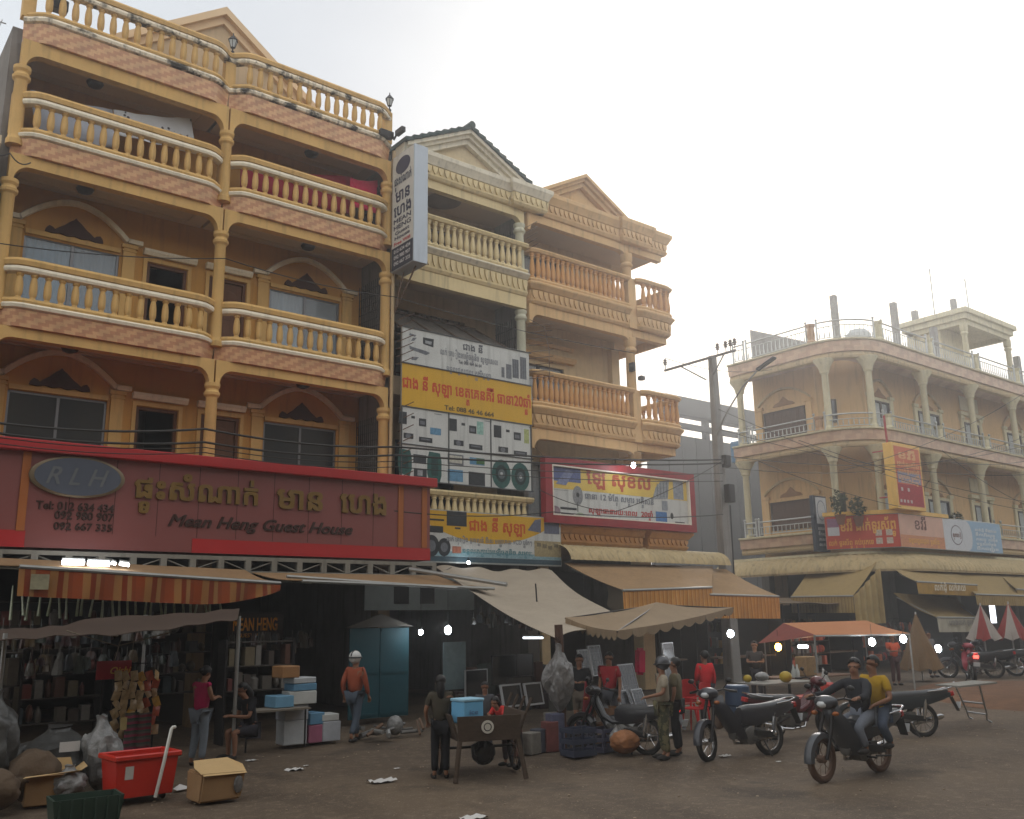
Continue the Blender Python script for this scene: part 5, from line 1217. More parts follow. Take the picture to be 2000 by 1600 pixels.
# wraparound shop sign
WS = thing('wraparound_sign', 'long orange, pale and blue shop sign bent round the corner of the tan building', 'sign', (35.5, 19.4, 4.6))
kx, ky = 35.0, 19.2
p0 = atX(1610, 1022, 34.0); sl0 = Vector((33.6, 21.63, 0)); sk = Vector((kx, ky, 0)); 
z0, z1 = 4.66, 6.0
n0 = Vector(((sk-sl0).y, -(sk-sl0).x, 0)).normalized(); u0 = (sk-sl0).normalized(); W0 = (sk-sl0).length
ORP = mat('orange_red_print', (186, 66, 42), .5, noise=.12, bump=0); PNK = mat('faded_pink_print', (208, 166, 146), .5, noise=.15, bump=0); SKYB = mat('pale_blue_print', (140, 172, 198), .5, noise=.12, bump=0); GRW = mat('grey_white_print', (196, 200, 206), .5, noise=.1, bump=0)
def slab(mb, o_, u_, n_, s0, s1, za, zb, d0, d1): mb.hexa([o_+u_*s0+n_*d0+Z3*za, o_+u_*s1+n_*d0+Z3*za, o_+u_*s1+n_*d1+Z3*za, o_+u_*s0+n_*d1+Z3*za], [o_+u_*s0+n_*d0+Z3*zb, o_+u_*s1+n_*d0+Z3*zb, o_+u_*s1+n_*d1+Z3*zb, o_+u_*s0+n_*d1+Z3*zb])
b = MB(); slab(b, sl0, u0, n0, 0, W0, z0, z1, -.2, 0); b.box(kx+.0, 43.75, ky+.003, ky+.2, z0, z1); b.build('sign_box', GALV, WS, smooth=0)
b = MB().mat(ORP); slab(b, sl0, u0, n0, 0.02, W0-.01, z0+.02, z1-.02, .002, .008)
b.mat(GRW); slab(b, sl0, u0, n0, .1, .55, z0+.55, z1-.1, .009, .012); b.mat(flat(150, 110, 140)); slab(b, sl0, u0, n0, .1, .55, z1-.45, z1-.1, .0125, .015)
b.mat(PNK); b.box(kx, 38.5, ky-.008, ky-.002, z0+.02, z1-.02); b.mat(GRW); b.box(38.5, 40.6, ky-.008, ky-.002, z0+.02, z1-.02); b.mat(SKYB); b.box(40.6, 43.73, ky-.008, ky-.002, z0+.02, z1-.02)
b.mat(GRW); b.prism([(40.55+.62*math.cos(a*math.pi/16)*.7, (z0+z1)/2+.62*math.sin(a*math.pi/16)) for a in range(32)], 1, ky-.0115, ky-.0085)
b.mat(flat(120, 110, 120)); b.prism([(39.6+.5*math.cos(a*math.pi/16), (z0+z1)/2+.42*math.sin(a*math.pi/16)) for a in range(32)], 1, ky-.0115, ky-.0085); b.mat(GRW); b.prism([(39.6+.46*math.cos(a*math.pi/16), (z0+z1)/2+.38*math.sin(a*math.pi/16)) for a in range(32)], 1, ky-.0145, ky-.012)
b.mat(flat(216, 150, 110)); b.box(kx, 38.5, ky-.0115, ky-.0085, z0+.03, z0+.5)
b.mat(flat(206, 190, 176))
for i, (s_, zz) in enumerate(((W0*.72, .6), (W0*.86, .6), (W0*.72, .28), (W0*.86, .28))): slab(b, sl0, u0, n0, s_-.12, s_+.12, z0+zz-.12, z0+zz+.12, .009, .012)
b.build('face', None, WS, smooth=0)
b = MB()
letter(b, 'ខវរី ដាក់ទូរស័ព្ទ', sl0+u0*.62+n0*.01+Z3*(z0+.72), u0, Z3, W0-.75, .34, n0, bold=.03, cap=.62, lift=.006); letter(b, 'លក់ ទូរស័ព្ទ គ្រប់ប្រភេទ', sl0+u0*.12+n0*.01+Z3*(z0+.16), u0, Z3, W0*.6, .17, n0, bold=.03, cap=.62, lift=.006)
letter(b, 'ទទួលជួសជុល ទូរស័ព្ទ', (35.6, ky-.013, z0+.2), X3, Z3, 2.4, .17, -Y3, bold=.03, cap=.62)
b.build('gold_lettering', mat('gold_print', (224, 168, 74), .5, noise=0, bump=0), WS, smooth=0)
b = MB(); letter(b, 'ខវរី', (36.2, ky-.013, z0+.75), X3, Z3, .9, .38, -Y3, bold=.02, cap=.62); letter(b, 'ស្រាបៀ', (39.25, ky-.016, z0+.58), X3, Z3, .7, .15, -Y3, bold=.03, cap=.62); b.build('dark_lettering', mat('maroon_print', (110, 60, 50), .5, noise=0, bump=0), WS, smooth=0)
b = MB()
for i in range(5): letter(b, ('លក់ដុំ និងរាយ', 'ទឹកបរិសុទ្ធ', 'ភេសជ្ជៈ គ្រប់មុខ', 'ទទួលកម្មង់', 'ដឹកជញ្ជូន')[i], (41.3, ky-.01, z1-.42-i*.2), X3, Z3, 2.0-.2*(i % 2), .1, -Y3, bold=.02, cap=.62)
b.build('white_lettering', mat('white_print2', (226, 230, 232), .5, noise=0, bump=0), WS, smooth=0)
b = MB(); slab(b, sl0, u0, n0, -.05, W0-.004, z1+.003, z1+.16, -.22, .04); b.box(kx+.005, 39.0, ky-.04, ky+.2, z1+.003, z1+.16); b.build('yellow_cap', YF, WS, smooth=0)
# small dark blue projecting sign on the left flank
DS = thing('small_projecting_sign', 'small dark blue and white projecting sign left of the orange wraparound sign', 'sign', (33.9, 22.2, 5))
p, q = atY(1590, 972, 21.9), atY(1622, 1075, 21.9)
b = MB(); b.box(p.x-.12, q.x, 21.9, 22.05, 4.62, 6.9); b.build('sign_box', mat('sign_dark_blue', (50, 60, 74), .5, noise=.1, bump=0), DS, smooth=0)
b = MB().mat(GRW); b.box(p.x+.06, q.x-.04, 21.893, 21.899, 5.75, 6.84); b.mat(flat(130, 140, 160)); b.prism([((p.x+q.x)/2+.3*math.cos(a*math.pi/12), 6.3+.42*math.sin(a*math.pi/12)) for a in range(24)], 1, 21.889, 21.892); b.mat(GRW); b.prism([((p.x+q.x)/2+.26*math.cos(a*math.pi/12), 6.3+.38*math.sin(a*math.pi/12)) for a in range(24)], 1, 21.885, 21.888); b.build('face', None, DS, smooth=0)
b = MB()
for i in range(4): letter(b, ('ស្រាបៀ', 'ទឹកសុទ្ធ', 'ភេសជ្ជៈ', 'លក់ដុំ')[i], (p.x+.1, 21.897, 5.5-i*.22), X3, Z3, (q.x-p.x)-.2, .1, -Y3, bold=.02, cap=.62)
b.build('lettering', mat('white_print', (215, 215, 215)), DS, smooth=0)
b = MB(); b.tube([(34.2, 22.0, 5.2), (p.x, 22.0, 5.2)], .03, 5); b.tube([(34.2, 22.0, 6.4), (p.x, 22.0, 6.4)], .03, 5); b.build('bracket', METD, DS)
# ================================================================ open grey market shed down the side street
SH = thing('market_shed', 'grey unfinished steel shed at the end of the side street, sky showing between its beams', 'shed', (55, 46, 0))
SHM = mat('shed_grey', (64, 64, 64), .9, noise=.25, nscale=.6, streak=.5, bump=.1)
SY = 46.
def sp_(x, y): return atY(x, y, SY)
b = MB(); a, c = sp_(1300, 768), sp_(1500, 815); d_ = sp_(1300, 803); b.add([(a.x, SY, d_.z), (c.x+8, SY, d_.z), (c.x+8, SY, a.z), (a.x, SY, a.z), (a.x, SY+1, d_.z), (c.x+8, SY+1, d_.z), (c.x+8, SY+1, a.z), (a.x, SY+1, a.z)], [(0, 1, 2, 3), (7, 6, 5, 4), (0, 4, 5, 1), (1, 5, 6, 2), (2, 6, 7, 3), (3, 7, 4, 0)]); b.build('roof_fascia', SHM, SH, smooth=0)
a2, d2 = sp_(1340, 826), sp_(1340, 836); b = MB(); b.box(a.x, c.x+8, SY+.1, SY+.5, d2.z, a2.z); b.build('beam', SHM, SH, smooth=0)
tp = sp_(1340, 852); b = MB(); b.box(a.x-2, c.x+8, SY+.05, SY+.4, 0, tp.z)
for i in range(14): b.box(a.x+i*1.6, a.x+i*1.6+.06, SY+.0, SY+.05, 0, tp.z)
b.build('wall', SHM, SH, smooth=0)
b = MB()
for px in (1312, 1392, 1470): x = sp_(px, 830).x; b.box(x-.25, x+.25, SY+.55, SY+.95, 0, d_.z)
b.build('post', SHM, SH, smooth=0)
sd = MB(); sd.box(23.6, 24.0, 26, 45, 0, 5.2); tag(sd.build('side_street_wall', mat('dark_fence_sheet', (62, 60, 58), .9, noise=.25, nscale=.6, streak=.6, bump=.1), smooth=0), 'dark sheet fence running back along the side street behind the orange corner house', 'fence', kind='thing')
p = atX(1470, 830, 33.6); b = MB(); b.box(35.3, 35.7, 26.6, 27.4, 9.2, 10.2); tag(b.build('blue_tarpaulin', mat('blue_tarp', (86, 128, 164), .7, noise=.2), smooth=0, bevel=.03), 'strip of blue tarpaulin at the left flank of the tan building', 'tarpaulin')
# ================================================================ concrete electricity pole
EPOLE = thing('electricity_pole', 'tall tapering concrete electricity pole with a steel crossarm, between the orange and tan buildings', 'pole', (24.95, 19.9, 0))
PC = mat('pole_concrete', (142, 140, 136), .9, noise=.25, nscale=1.5, streak=.5, bump=.15)
b = MB(); b.hexa([(24.72, 19.7, 0), (25.2, 19.7, 0), (25.2, 20.1, 0), (24.72, 20.1, 0)], [(24.84, 19.8, 10.95), (25.12, 19.8, 10.95), (25.12, 20.0, 10.95), (24.84, 20.0, 10.95)]); b.build('shaft', PC, EPOLE, smooth=0, bevel=.03)
b = MB(); b.box(24.7, 24.77, 18.7, 21.9, 10.8, 10.87); b.tube([(24.73, 21.1, 10.8), (24.76, 20.05, 10.1)], .025, 5); b.tube([(24.73, 19.2, 10.8), (24.78, 19.75, 10.2)], .025, 5); b.build('crossarm', mat('crossarm_steel', (112, 112, 112), .6, .4, noise=.2, bump=0), EPOLE, smooth=0)
for y in (21.85, 19.45, 19.1, 18.9, 18.72):
    i_ = MB(); i_.lathe([(.015, 10.87), (.015, 11.03), (.07, 11.04), (.04, 11.09), (.09, 11.12), (.04, 11.17), (.07, 11.2), (.03, 11.26)], (24.73, y, 0), 10); i_.build('insulator', mat('brown_insulator', (104, 92, 84), .3, noise=.1, bump=0), EPOLE)
b = MB(); b.tube([(24.75, 19.75, 8.1), (24.7, 19.2, 8.8), (24.68, 18.5, 9.5), (24.68, 17.9, 9.9)], .028, 7); b.build('lamp_arm', GALV, EPOLE)
b = MB(); b.cbox((24.68, 17.5, 10.08), (.2, .8, .1), Matrix.Rotation(R(-20), 3, 'X')); b.build('street_lamp_head', METD, EPOLE, smooth=0, bevel=.04)
b = MB(); b.cbox((24.98, 19.55, 6.1), (.3, .24, .6)); b.cbox((24.98, 19.6, 7.2), (.26, .2, .4)); b.tube([(24.9, 19.5, 5.7), (24.9, 19.55, 2)], .03, 5); b.build('meter_box', METD, EPOLE, smooth=0, bevel=.02)
# ================================================================ overhead wires
WIRE = mat('black_cable', (52, 50, 48), .7, noise=0, bump=0)
def wire(a, c, sag, r, label, n_=16):
    a, c = Vector(a), Vector(c); b = MB(); b.tube([a.lerp(c, i/n_)-Z3*(sag*4*(i/n_)*(1-i/n_)) for i in range(n_+1)], r, 5)
    tag(b.build('overhead_wire', WIRE), label, 'wire', 'overhead wires')
def wy(x, y, Y): return atY(x, y, Y)
def hang(Y, pts, r, label):
    P = [atY(x, y, Y) for x, y in pts]; b = MB(); Q = []
    for a, c in zip(P, P[1:]):
        for i in range(8): Q.append(a.lerp(c, i/8)-Z3*(.12*4*(i/8)*(1-i/8)))
    Q.append(P[-1]); b.tube(Q, r, 5); tag(b.build('overhead_wire', WIRE), label, 'wire', 'overhead wires')
hang(18.0, [(-60, 819), (400, 838), (775, 873), (1412, 898)], .024, 'thicker upper cable of the pair crossing the first floor windows of the ochre house')
hang(18.0, [(-60, 838), (400, 864), (775, 889), (1412, 905)], .024, 'thicker lower cable of the pair crossing the first floor windows of the ochre house')
hang(18.0, [(-60, 858), (400, 884), (775, 912), (1412, 940)], .011, 'thin cable just above the red cap of the maroon sign')
hang(18.1, [(-60, 846), (400, 874), (775, 901), (1412, 925)], .011, 'thin cable between the thick pair and the red cap of the maroon sign')
hang(19.7, [(-40, 470), (440, 505), (770, 580), (1240, 690)], .012, 'thin wire crossing the second floor wall of the ochre house')
hang(19.7, [(-60, 285), (20, 300), (60, 318)], .014, 'short thin wire at the left edge below the top floor')
hang(18.6, [(1050, 955), (1200, 1000), (1412, 900)], .011, 'sagging wire across the framed red sign to the concrete pole')
hang(18.8, [(770, 998), (1080, 1000), (1412, 1005)], .014, 'level wire below the appliance billboard running to the concrete pole')
for i, (a, c, sg, lb) in enumerate((((24.9, 19.7, 9.0), atY(2040, 1003, 17.5), .5, 'wire from the concrete pole slanting down across the tan building to the right edge, uppermost'),
    ((24.9, 19.7, 8.3), atY(2040, 925, 17.8), .6, 'wire from the concrete pole across the first floor of the tan building'),
    ((24.9, 19.7, 7.4), atY(2040, 860, 17.5), .7, 'wire from the concrete pole rising to the right edge across the tan railings'),
    ((24.9, 19.7, 7.0), atY(2040, 836, 17.3), .9, 'lower wire from the concrete pole rising to the right edge across the tan railings'),
    (atY(1560, 860, 18.6), atY(2040, 985, 17.2), .3, 'thin wire slanting down over the upper railing of the tan corner'),
    (atY(1640, 920, 18.6), atY(2040, 740, 17.2), .5, 'wire rising steeply to the right edge over the tan columns'),
    (atY(1480, 900, 18.6), atY(1760, 990, 17.8), .15, 'short wire ending above the orange part of the wraparound sign'),
    (atY(1840, 880, 18.0), atY(2040, 1000, 17.0), .3, 'wire slanting down to the right edge beside the blue end of the wraparound sign'),
    (atY(1840, 900, 18.0), atY(2040, 892, 17.0), .25, 'level wire at the right edge below the tan railing'),
    ((24.73, 21.85, 11.3), (34.4, 24, 12.9), .3, 'wire from the left insulator of the crossarm to the tan roof'))):
    wire(a, c, sg, .011, lb)
# ================================================================ awnings, tarpaulins and stall canopies
BEI = mat('beige_awning', (146, 116, 82), .9, noise=.2, nscale=1.2, streak=.25, bump=.05)
STR1 = stripes('orange_striped_valance', [(0, (140, 66, 32)), (.3, (152, 106, 60)), (.55, (120, 50, 26)), (.72, (146, 106, 64)), (.86, (128, 60, 30))], 0, .5)
STR2 = stripes('ochre_striped_valance', [(0, (190, 134, 66)), (.5, (170, 110, 50)), (.8, (198, 154, 92))], 0, .16, dirt=.35)
STR3 = stripes('tan_striped_valance', [(0, (160, 136, 88)), (.5, (138, 114, 72)), (.8, (172, 150, 104))], 0, .14, dirt=.4)
STR4 = stripes('tan_striped_side_valance', [(0, (160, 136, 88)), (.5, (138, 114, 72)), (.8, (172, 150, 104))], 1, .14, dirt=.4)
def awning(name, label, bl, br, fr, fl, cloth, val, drop, arms=True, sag=.05, wob=.03, notice=None, group=None, dropf=None):
    """roll-out awning: back-left, back-right, front-right, front-left, hanging valance"""
    bl, br, fr, fl = map(Vector, (bl, br, fr, fl)); t = thing(name, label, 'awning', tuple((fl+fr)/2), group)
    b = MB(); b.grid(lambda u, v: fl.lerp(fr, u).lerp(bl.lerp(br, u), v)-Z3*(sag*math.sin(math.pi*v)*(1+.3*math.sin(u*9))), 16, 8, .012); b.build('cloth', cloth, t, smooth=1.2)
    b = MB(); b.tube([fl-Z3*.02, fr-Z3*.02], .035, 7)
    if arms:
        for u in (.04, .96): b.tube([fl.lerp(fr, u)-Z3*.05, bl.lerp(br, u)-Z3*.16], .022, 6)
    b.build('frame', GALV, t)
    if val is not None:
        nrm = (fr-fl).cross(Z3).normalized()
        b = MB(); df = dropf or (lambda u: drop)
        b.grid(lambda u, v: fl.lerp(fr, u)-Z3*(.04+df(u)*v)+nrm*(wob*math.sin(u*34+v)*v), 60, 5, .008); vo = b.build('valance', val, t, smooth=1.2)
        if notice: notice(t)
    return t
def P3(v): return tuple(v)
YA = 16.5
aw1 = awning('striped_awning', 'left roll-out awning under the maroon sign with a long orange striped valance', (2.6, 18.6, 3.30), P3(atY(478, 1113, 18.6)), P3(atY(548, 1137, YA)), P3(atY(38, 1104, YA)), BEI, STR1, .45, dropf=lambda u: .44-.1*max(0, (u-.62)/.38)**2*3.2, wob=.045)
b = MB().mat(mat('paper_notice', (150, 144, 116), .8, noise=.4, nscale=8, bump=0)); q = atY(75, 1137, YA); b.grid(lambda u, v: (q.x-.13+.27*u, YA-.075, q.z-.12+.24*v), 4, 4, .004); b.build('paper_notice', None, aw1)
aw2 = awning('plain_awning', 'bare beige roll-out awning under the maroon sign, its arm bars sticking out past the end', P3(atY(492, 1118, 18.6)), P3(atY(852, 1124, 18.6)), P3(atY(965, 1148, YA)), P3(atY(590, 1133, YA)), BEI, None, 0)
b = MB(); b.tube([atY(800, 1112, 18.5), atY(990, 1142, YA-.1)], .05, 7); b.tube([atY(560, 1126, YA+.5), atY(892, 1149, YA-.1)], .035, 6); b.build('arm_bar', GALV, aw2)
# fluorescent tubes and bulbs: lit lamps of the photograph
def emit(name, col, k): return mat(name, col, .5, noise=0, bump=0, emit=k)
TUBE = emit('lit_tube', (235, 245, 255), 14); BULB = emit('lit_bulb', (240, 248, 255), 60); WARM = emit('lit_warm_bulb', (255, 176, 70), 45)
def tube_lamp(a, c, label, m_=TUBE, r=.045):
    a, c = Vector(a), Vector(c); t = thing('tube_lamp', label, 'lamp', tuple(a))
    b = MB(); b.tube([a, c], r, 8); b.build('tube', m_, t)
    b = MB(); b.tube([a+Z3*(r+.02)-(c-a)*.03, c+Z3*(r+.02)+(c-a)*.03], .02, 6); b.build('housing', GALV, t); return t
tube_lamp(atY(122, 1098, 17.8), atY(164, 1099, 17.8), 'lit fluorescent tube under the white girder, left one of the bright pair')
tube_lamp(atY(172, 1100, 17.8), atY(213, 1102, 17.8), 'lit fluorescent tube under the white girder, right one of the bright pair')
tube_lamp(atY(218, 1099, 17.6), atY(226, 1102, 17.6), 'small lit lamp just right of the two fluorescent tubes', r=.025)
tube_lamp(atY(234, 1101, 17.6), atY(252, 1104, 17.6), 'dimmer lit lamp second to the right of the two fluorescent tubes', r=.03)
tube_lamp(atY(1022, 1246, 14.5), atY(1060, 1246, 14.5), 'thin lit tube under the point of the pale tarpaulin', emit('dim_tube', (220, 228, 232), 3), .02)
tube_lamp(atY(1560, 1263, 17.5), atY(1576, 1263, 17.5), 'short lit tube under the orange stall roof')
def bulb(p, r, label, m_=BULB, cord=.35):
    t = thing('light_bulb', label, 'lamp', tuple(p)); p = Vector(p)
    b = MB(); b.ell(p, (r, r, r*1.2), 12, 8); b.build('bulb', m_, t)
    b = MB(); b.tube([p+Z3*r*1.1, p+Z3*(r+.06)], .022, 6); b.tube([p+Z3*(r+.05), p+Z3*(r+cord)], .006, 4); b.build('socket', METD, t); return t
bulb(atY(1427, 1238, 14.6), .075, 'bright white bulb hanging in front of the concrete pole')
bulb(atY(1520, 1264, 14.8), .08, 'warm yellow bulb over the fruit table at the left of the orange stall', WARM)
bulb(atY(1703, 1254, 12.6), .075, 'large bright white bulb under the front of the orange stall roof')
bulb(atY(1764, 1248, 12.6), .08, 'bright white bulb at the right tip of the orange stall roof')
bulb(atY(822, 1235, 17.5), .05, 'small white bulb in the dark shop, lower left one of two', cord=.8)
bulb(atY(875, 1231, 17.5), .075, 'brighter white bulb in the dark shop, upper right one of two', cord=.8)
bulb(atY(1237, 909, 19.0), .07, 'bright lamp over the top edge of the red framed sign', cord=.15)
bulb(atY(915, 1099, 19.4), .035, 'tiny lamp under the bottom edge of the yellow and white shop sign', cord=.1)
bulb(atY(1832, 1267, 17.5), .11, 'round white lamp in the dark shop behind the closed brown parasol')
# dark stall canopy at the left
SCN = thing('stall_canopy', 'sagging dark brown tarpaulin over the snack stall at the left', 'canopy', (3.8, 14, 2.1))
TARPB = mat('brown_tarpaulin', (70, 56, 46), .8, noise=.3, nscale=2, bump=.1)
fr_ = [atY(x, y, 13.2) for x, y in ((-40, 1252), (60, 1247), (130, 1240), (215, 1240), (330, 1228), (400, 1217), (462, 1210))]
bk_ = [atY(x, y, 15.4) for x, y in ((-40, 1231), (60, 1227), (120, 1222), (186, 1206), (300, 1201), (400, 1196), (468, 1187))]
def lerp_list(L, u):
    k = min(len(L)-2, int(u*(len(L)-1))); return L[k].lerp(L[k+1], u*(len(L)-1)-k)
b = MB(); b.grid(lambda u, v: lerp_list(fr_, u).lerp(lerp_list(bk_, u), v)-Z3*(.05*math.sin(math.pi*v)+.012*math.sin(u*40)), 36, 10, .01); b.build('tarpaulin', TARPB, SCN, smooth=1.2)
g0 = atZ(268, 1478); b = MB(); b.tube([(g0.x, g0.y, 0), (g0.x-.02, g0.y, 2.25)], .028, 8); b.build('pole', mat('steel_pole', (150, 150, 148), .4, .6), SCN)
b = MB()
for (x, y, Y, z2) in ((4, 1300, 14.0, 2.0), (465, 1250, 15.0, 2.2)):
    p = atY(x, y, Y); b = MB(); b.tube([(p.x, Y, 0), (p.x, Y, z2)], .03, 7); b.build('pole', GALV, SCN)
b = MB(); b.tube([atY(130, 1232, 13.3), atY(230, 1262, 15)], .008, 4); b.tube([atY(330, 1236, 13.3), atY(230, 1262, 15)], .008, 4); b.build('guy_rope', mat('rope', (140, 128, 110), .9), SCN)
# pale tarpaulin from the yellow sign down to the wooden post
PT = mat('pale_canvas', (166, 154, 136), .85, noise=.16, nscale=1.4, streak=.12, bump=.12, bscale=8)
c00, c10, c11, c01 = atY(850, 1108, 19.2), atY(1078, 1116, 19.2), atY(1216, 1210, 13.2), atY(1086, 1246, 12.2)
def tarp(u, v):
    p = c00.lerp(c10, u).lerp(c01.lerp(c11, u), v)
    edge = atY(897, 1150, 17.0)
    sag = .22*math.sin(math.pi*v)*(1-.55*abs(2*u-1)**2)
    pl = .05*math.sin(u*22)*max(0, .35-v)*2+.03*math.sin(u*9+v*6)
    return p-Z3*(sag)+Z3*pl
b = MB(); b.grid(tarp, 48, 40, .01)
tag(b.build('pale_tarpaulin', PT, smooth=1.4), 'large pale canvas tarpaulin sloping from under the yellow sign down to a wooden post', 'tarpaulin')
b = MB(); b.tube([atY(1046, 1140, 16), atY(1054, 1250, 16)], .018, 5); tag(b.build('hanging_rod', METD), 'thin dark rod hanging in front of the pale tarpaulin', 'rod')
from mathutils import noise as NZ
def crumple(mb, base, size, seed, amp=.22, fr=4., neck=0., flatb=True, n_=36, m_=26, ex=.75):
    """creased plastic bag: a rounded block puckered by ridged noise, gathered towards a neck when it is tied"""
    off = Vector((seed*7.3, seed*3.1, seed*1.7)); vs = []; a_, c_, h = size
    for j in range(m_+1):
        t = j/m_; z = t; lat = math.pi*t
        w = max(1e-3, math.sin(lat))**(ex)
        if neck and t > .72: w = w*(1-(t-.72)/.28)+neck*.5*(t-.72)/.28*(1+.8*max(0, (t-.9)/.1))
        for i in range(n_):
            th = 2*math.pi*i/n_; cx, sy = math.cos(th), math.sin(th); k = (abs(cx)**3.2+abs(sy)**3.2)**(-1/3.2)*.92
            p = Vector((cx*k*w, sy*k*w, z*1.6)); q = p*fr*.5+off
            d = (abs(NZ.noise(q))*1.5-.35)+.5*(abs(NZ.noise(q*2.3))-.25)+.25*(abs(NZ.noise(q*5.1))-.2)
            if neck and t > .55: d += .5*math.sin(th*9+seed)*(t-.55)
            f = 1+amp*d*(.3+w)
            vs.append((base[0]+a_*p.x*f, base[1]+c_*p.y*f, base[2]+h*max(0 if flatb else -1, z+.06*NZ.noise(q*1.3)*(0 if t < .05 else 1))))
    mb.add(vs, [(j*n_+i, j*n_+(i+1) % n_, (j+1)*n_+(i+1) % n_, (j+1)*n_+i) for j in range(m_) for i in range(n_)]+[tuple(range(n_-1, -1, -1)), tuple(m_*n_+i for i in range(n_))])
# wooden post and wrapped parasol
pp = Vector((10.62, 12.05, 0)); b = MB(); b.tube([pp, pp+Vector((.02, 0, 1.0)), pp+Vector((-.01, 0, 1.98))], [.085, .075, .07], 9)
for i in range(9): a = i*.7; b.tube([pp+Vector((-.05, -.05, 1.72)), pp+Vector((-.14-.05*math.sin(a*2), -.08+.04*math.cos(a), 1.72+.09*math.sin(a)))], .012, 4)
tag(b.build('wooden_post', mat('post_wood', (84, 58, 44), .9, noise=.4, nscale=4, stretch=(6, 6, .6), bump=.2)), 'rough brown wooden post holding up the corner of the pale tarpaulin', 'post')
WPAR = thing('wrapped_parasol', 'rolled parasol wrapped in crinkled grey plastic, standing by the wooden post', 'parasol', (10.45, 11.85, 0))
PLAS = mat('crinkled_plastic', (120, 118, 116), .3, noise=.6, nscale=7, bump=.9, bscale=14, spec=.6)
b = MB(); crumple(b, (10.47, 11.9, .58), (.23, .2, 1.08), 5, amp=.3, fr=5.5, neck=.28); b.build('plastic_wrap', PLAS, WPAR, smooth=.8)
b = MB(); b.tube([(10.47, 11.9, 0), (10.47, 11.9, .65)], .03, 7); b.build('pole', METD, WPAR)
# scalloped beige canopy corner beside the post
SCC = thing('scalloped_canopy', 'beige market parasol with a scalloped edge, its low corner towards the street', 'parasol', (13.2, 13.2, 0))
BEI2 = mat('beige_parasol_cloth', (140, 120, 94), .9, noise=.18, nscale=1.5, streak=.15, bump=.05)
k0, k1, k2, k3 = atY(1205, 1232, 11.7), atY(1432, 1186, 14.2), atY(1330, 1195, 16.6), atY(1104, 1206, 13.3)
ap = (k0+k1+k2+k3)/4+Z3*.28
b = MB()
for (a, c) in ((k0, k1), (k1, k2), (k2, k3), (k3, k0)):
    vs = []; n_ = 14
    for i in range(n_+1):
        for j in range(9): e = a.lerp(c, i/n_); p = ap.lerp(e, j/8); vs.append(p-Z3*(.06*math.sin(math.pi*j/8)+.05*math.sin(math.pi*i/n_)*(j/8)))
    b.add(vs, [(i*9+j, i*9+j+1, (i+1)*9+j+1, (i+1)*9+j) for i in range(n_) for j in range(8)])
b.build('cloth', BEI2, SCC, smooth=.9)
b = MB()
for (a, c) in ((k0, k1), (k3, k0), (k1, k2)):
    n_ = 10
    for i in range(n_):
        u0, u1 = i/n_, (i+1)/n_; q = []
        for s_ in range(7):
            u = u0+(u1-u0)*s_/6; q.append((a.lerp(c, u)-Z3*(.05*math.sin(math.pi*u)), .1+.07*math.sin(math.pi*s_/6)))
        vs = [p for p, d in q]+[p-Z3*d+Vector((0, -.01*math.sin(i*2.), 0)) for p, d in q]; b.add(vs, [(j, j+1, 8+j, 7+j) for j in range(6)])
b.build('scalloped_edge', BEI2, SCC, smooth=.9, recalc=False)
b = MB(); mid = (k0+k1+k2+k3)/4; b.tube([(mid.x, mid.y, 0), (mid.x, mid.y, ap.z-.02)], .03, 7)
for k in (k0, k1, k2, k3): b.tube([ap-Z3*.06, k-Z3*.02], .014, 5)
b.build('pole', METD, SCC)
# awnings of the orange corner house
q = [atY(x, y, Y) for x, y, Y in ((1103, 1100, 19.5), (1392, 1106, 19.5), (1390, 1146, 17), (1216, 1152, 17))]
awning('striped_awning', 'ochre roll-out awning with striped valance below the framed red sign, nearer one of the pair', q[0], q[1], q[2], q[3], mat('sandy_awning', (156, 126, 90), .9, noise=.2, nscale=1.3, streak=.3, bump=.05), STR2, .62)
q = [atY(x, y, Y) for x, y, Y in ((1330, 1108, 19.6), (1418, 1112, 19.6), (1521, 1164, 17), (1385, 1160, 17))]
awning('striped_awning', 'ochre roll-out awning with striped valance behind the concrete pole, farther one of the pair', q[0], q[1], q[2], q[3], mat('sandy_awning', (176, 142, 98)), STR2, .62)
b = MB(); a, c = atY(1186, 1128, 18.3), atY(1222, 1158, 17.1); b.grid(lambda u, v: (a.x+(c.x-a.x)*u, a.y+(c.y-a.y)*u+.03*math.sin(v*8+u*5), a.z+(c.z-a.z)*u-.75*v), 8, 8, .01); tag(b.build('side_curtain', mat('grey_curtain', (122, 110, 92), .9, noise=.2), smooth=1.4), 'greyish cloth hanging at the left end of the nearer ochre awning', 'curtain')
CC = thing('corrugated_canopy', 'short tan corrugated canopy under the framed red sign of the orange house', 'canopy', (20.5, 19.5, 4))
b = MB(); bullnose(b, [(17.4, 19.75), (24.3, 19.75)], 4.12, .5, .6, .22); b.build('sheet', CORR, CC, smooth=1.2, recalc=False)
# awnings of the tan building: side street
q = [atX(x, y, X) for x, y, X in ((1585, 1104, 34), (1712, 1098, 34), (1666, 1163, 31.9), (1545, 1165, 31.9))]
OLV = mat('olive_awning', (150, 128, 84), .9, noise=.16, nscale=1.2, streak=.2, bump=.05)
awning('striped_awning', 'olive awning with striped valance on the side street flank of the tan building', q[0], q[1], q[2], q[3], OLV, STR4, .6)
a, c = atX(1668, 1165, 31.9), atX(1712, 1098, 34.0); c.z = 3.9
b = MB(); b.grid(lambda u, v: (31.95+2.0*u, 19.62+.03*math.sin(u*30), (2.75+1.1*u)*(1-v)+v*1.75), 30, 6, .01); tag(b.build('side_curtain', STR4, smooth=1.3), 'tall striped side curtain beside the olive awning on the tan building', 'curtain')
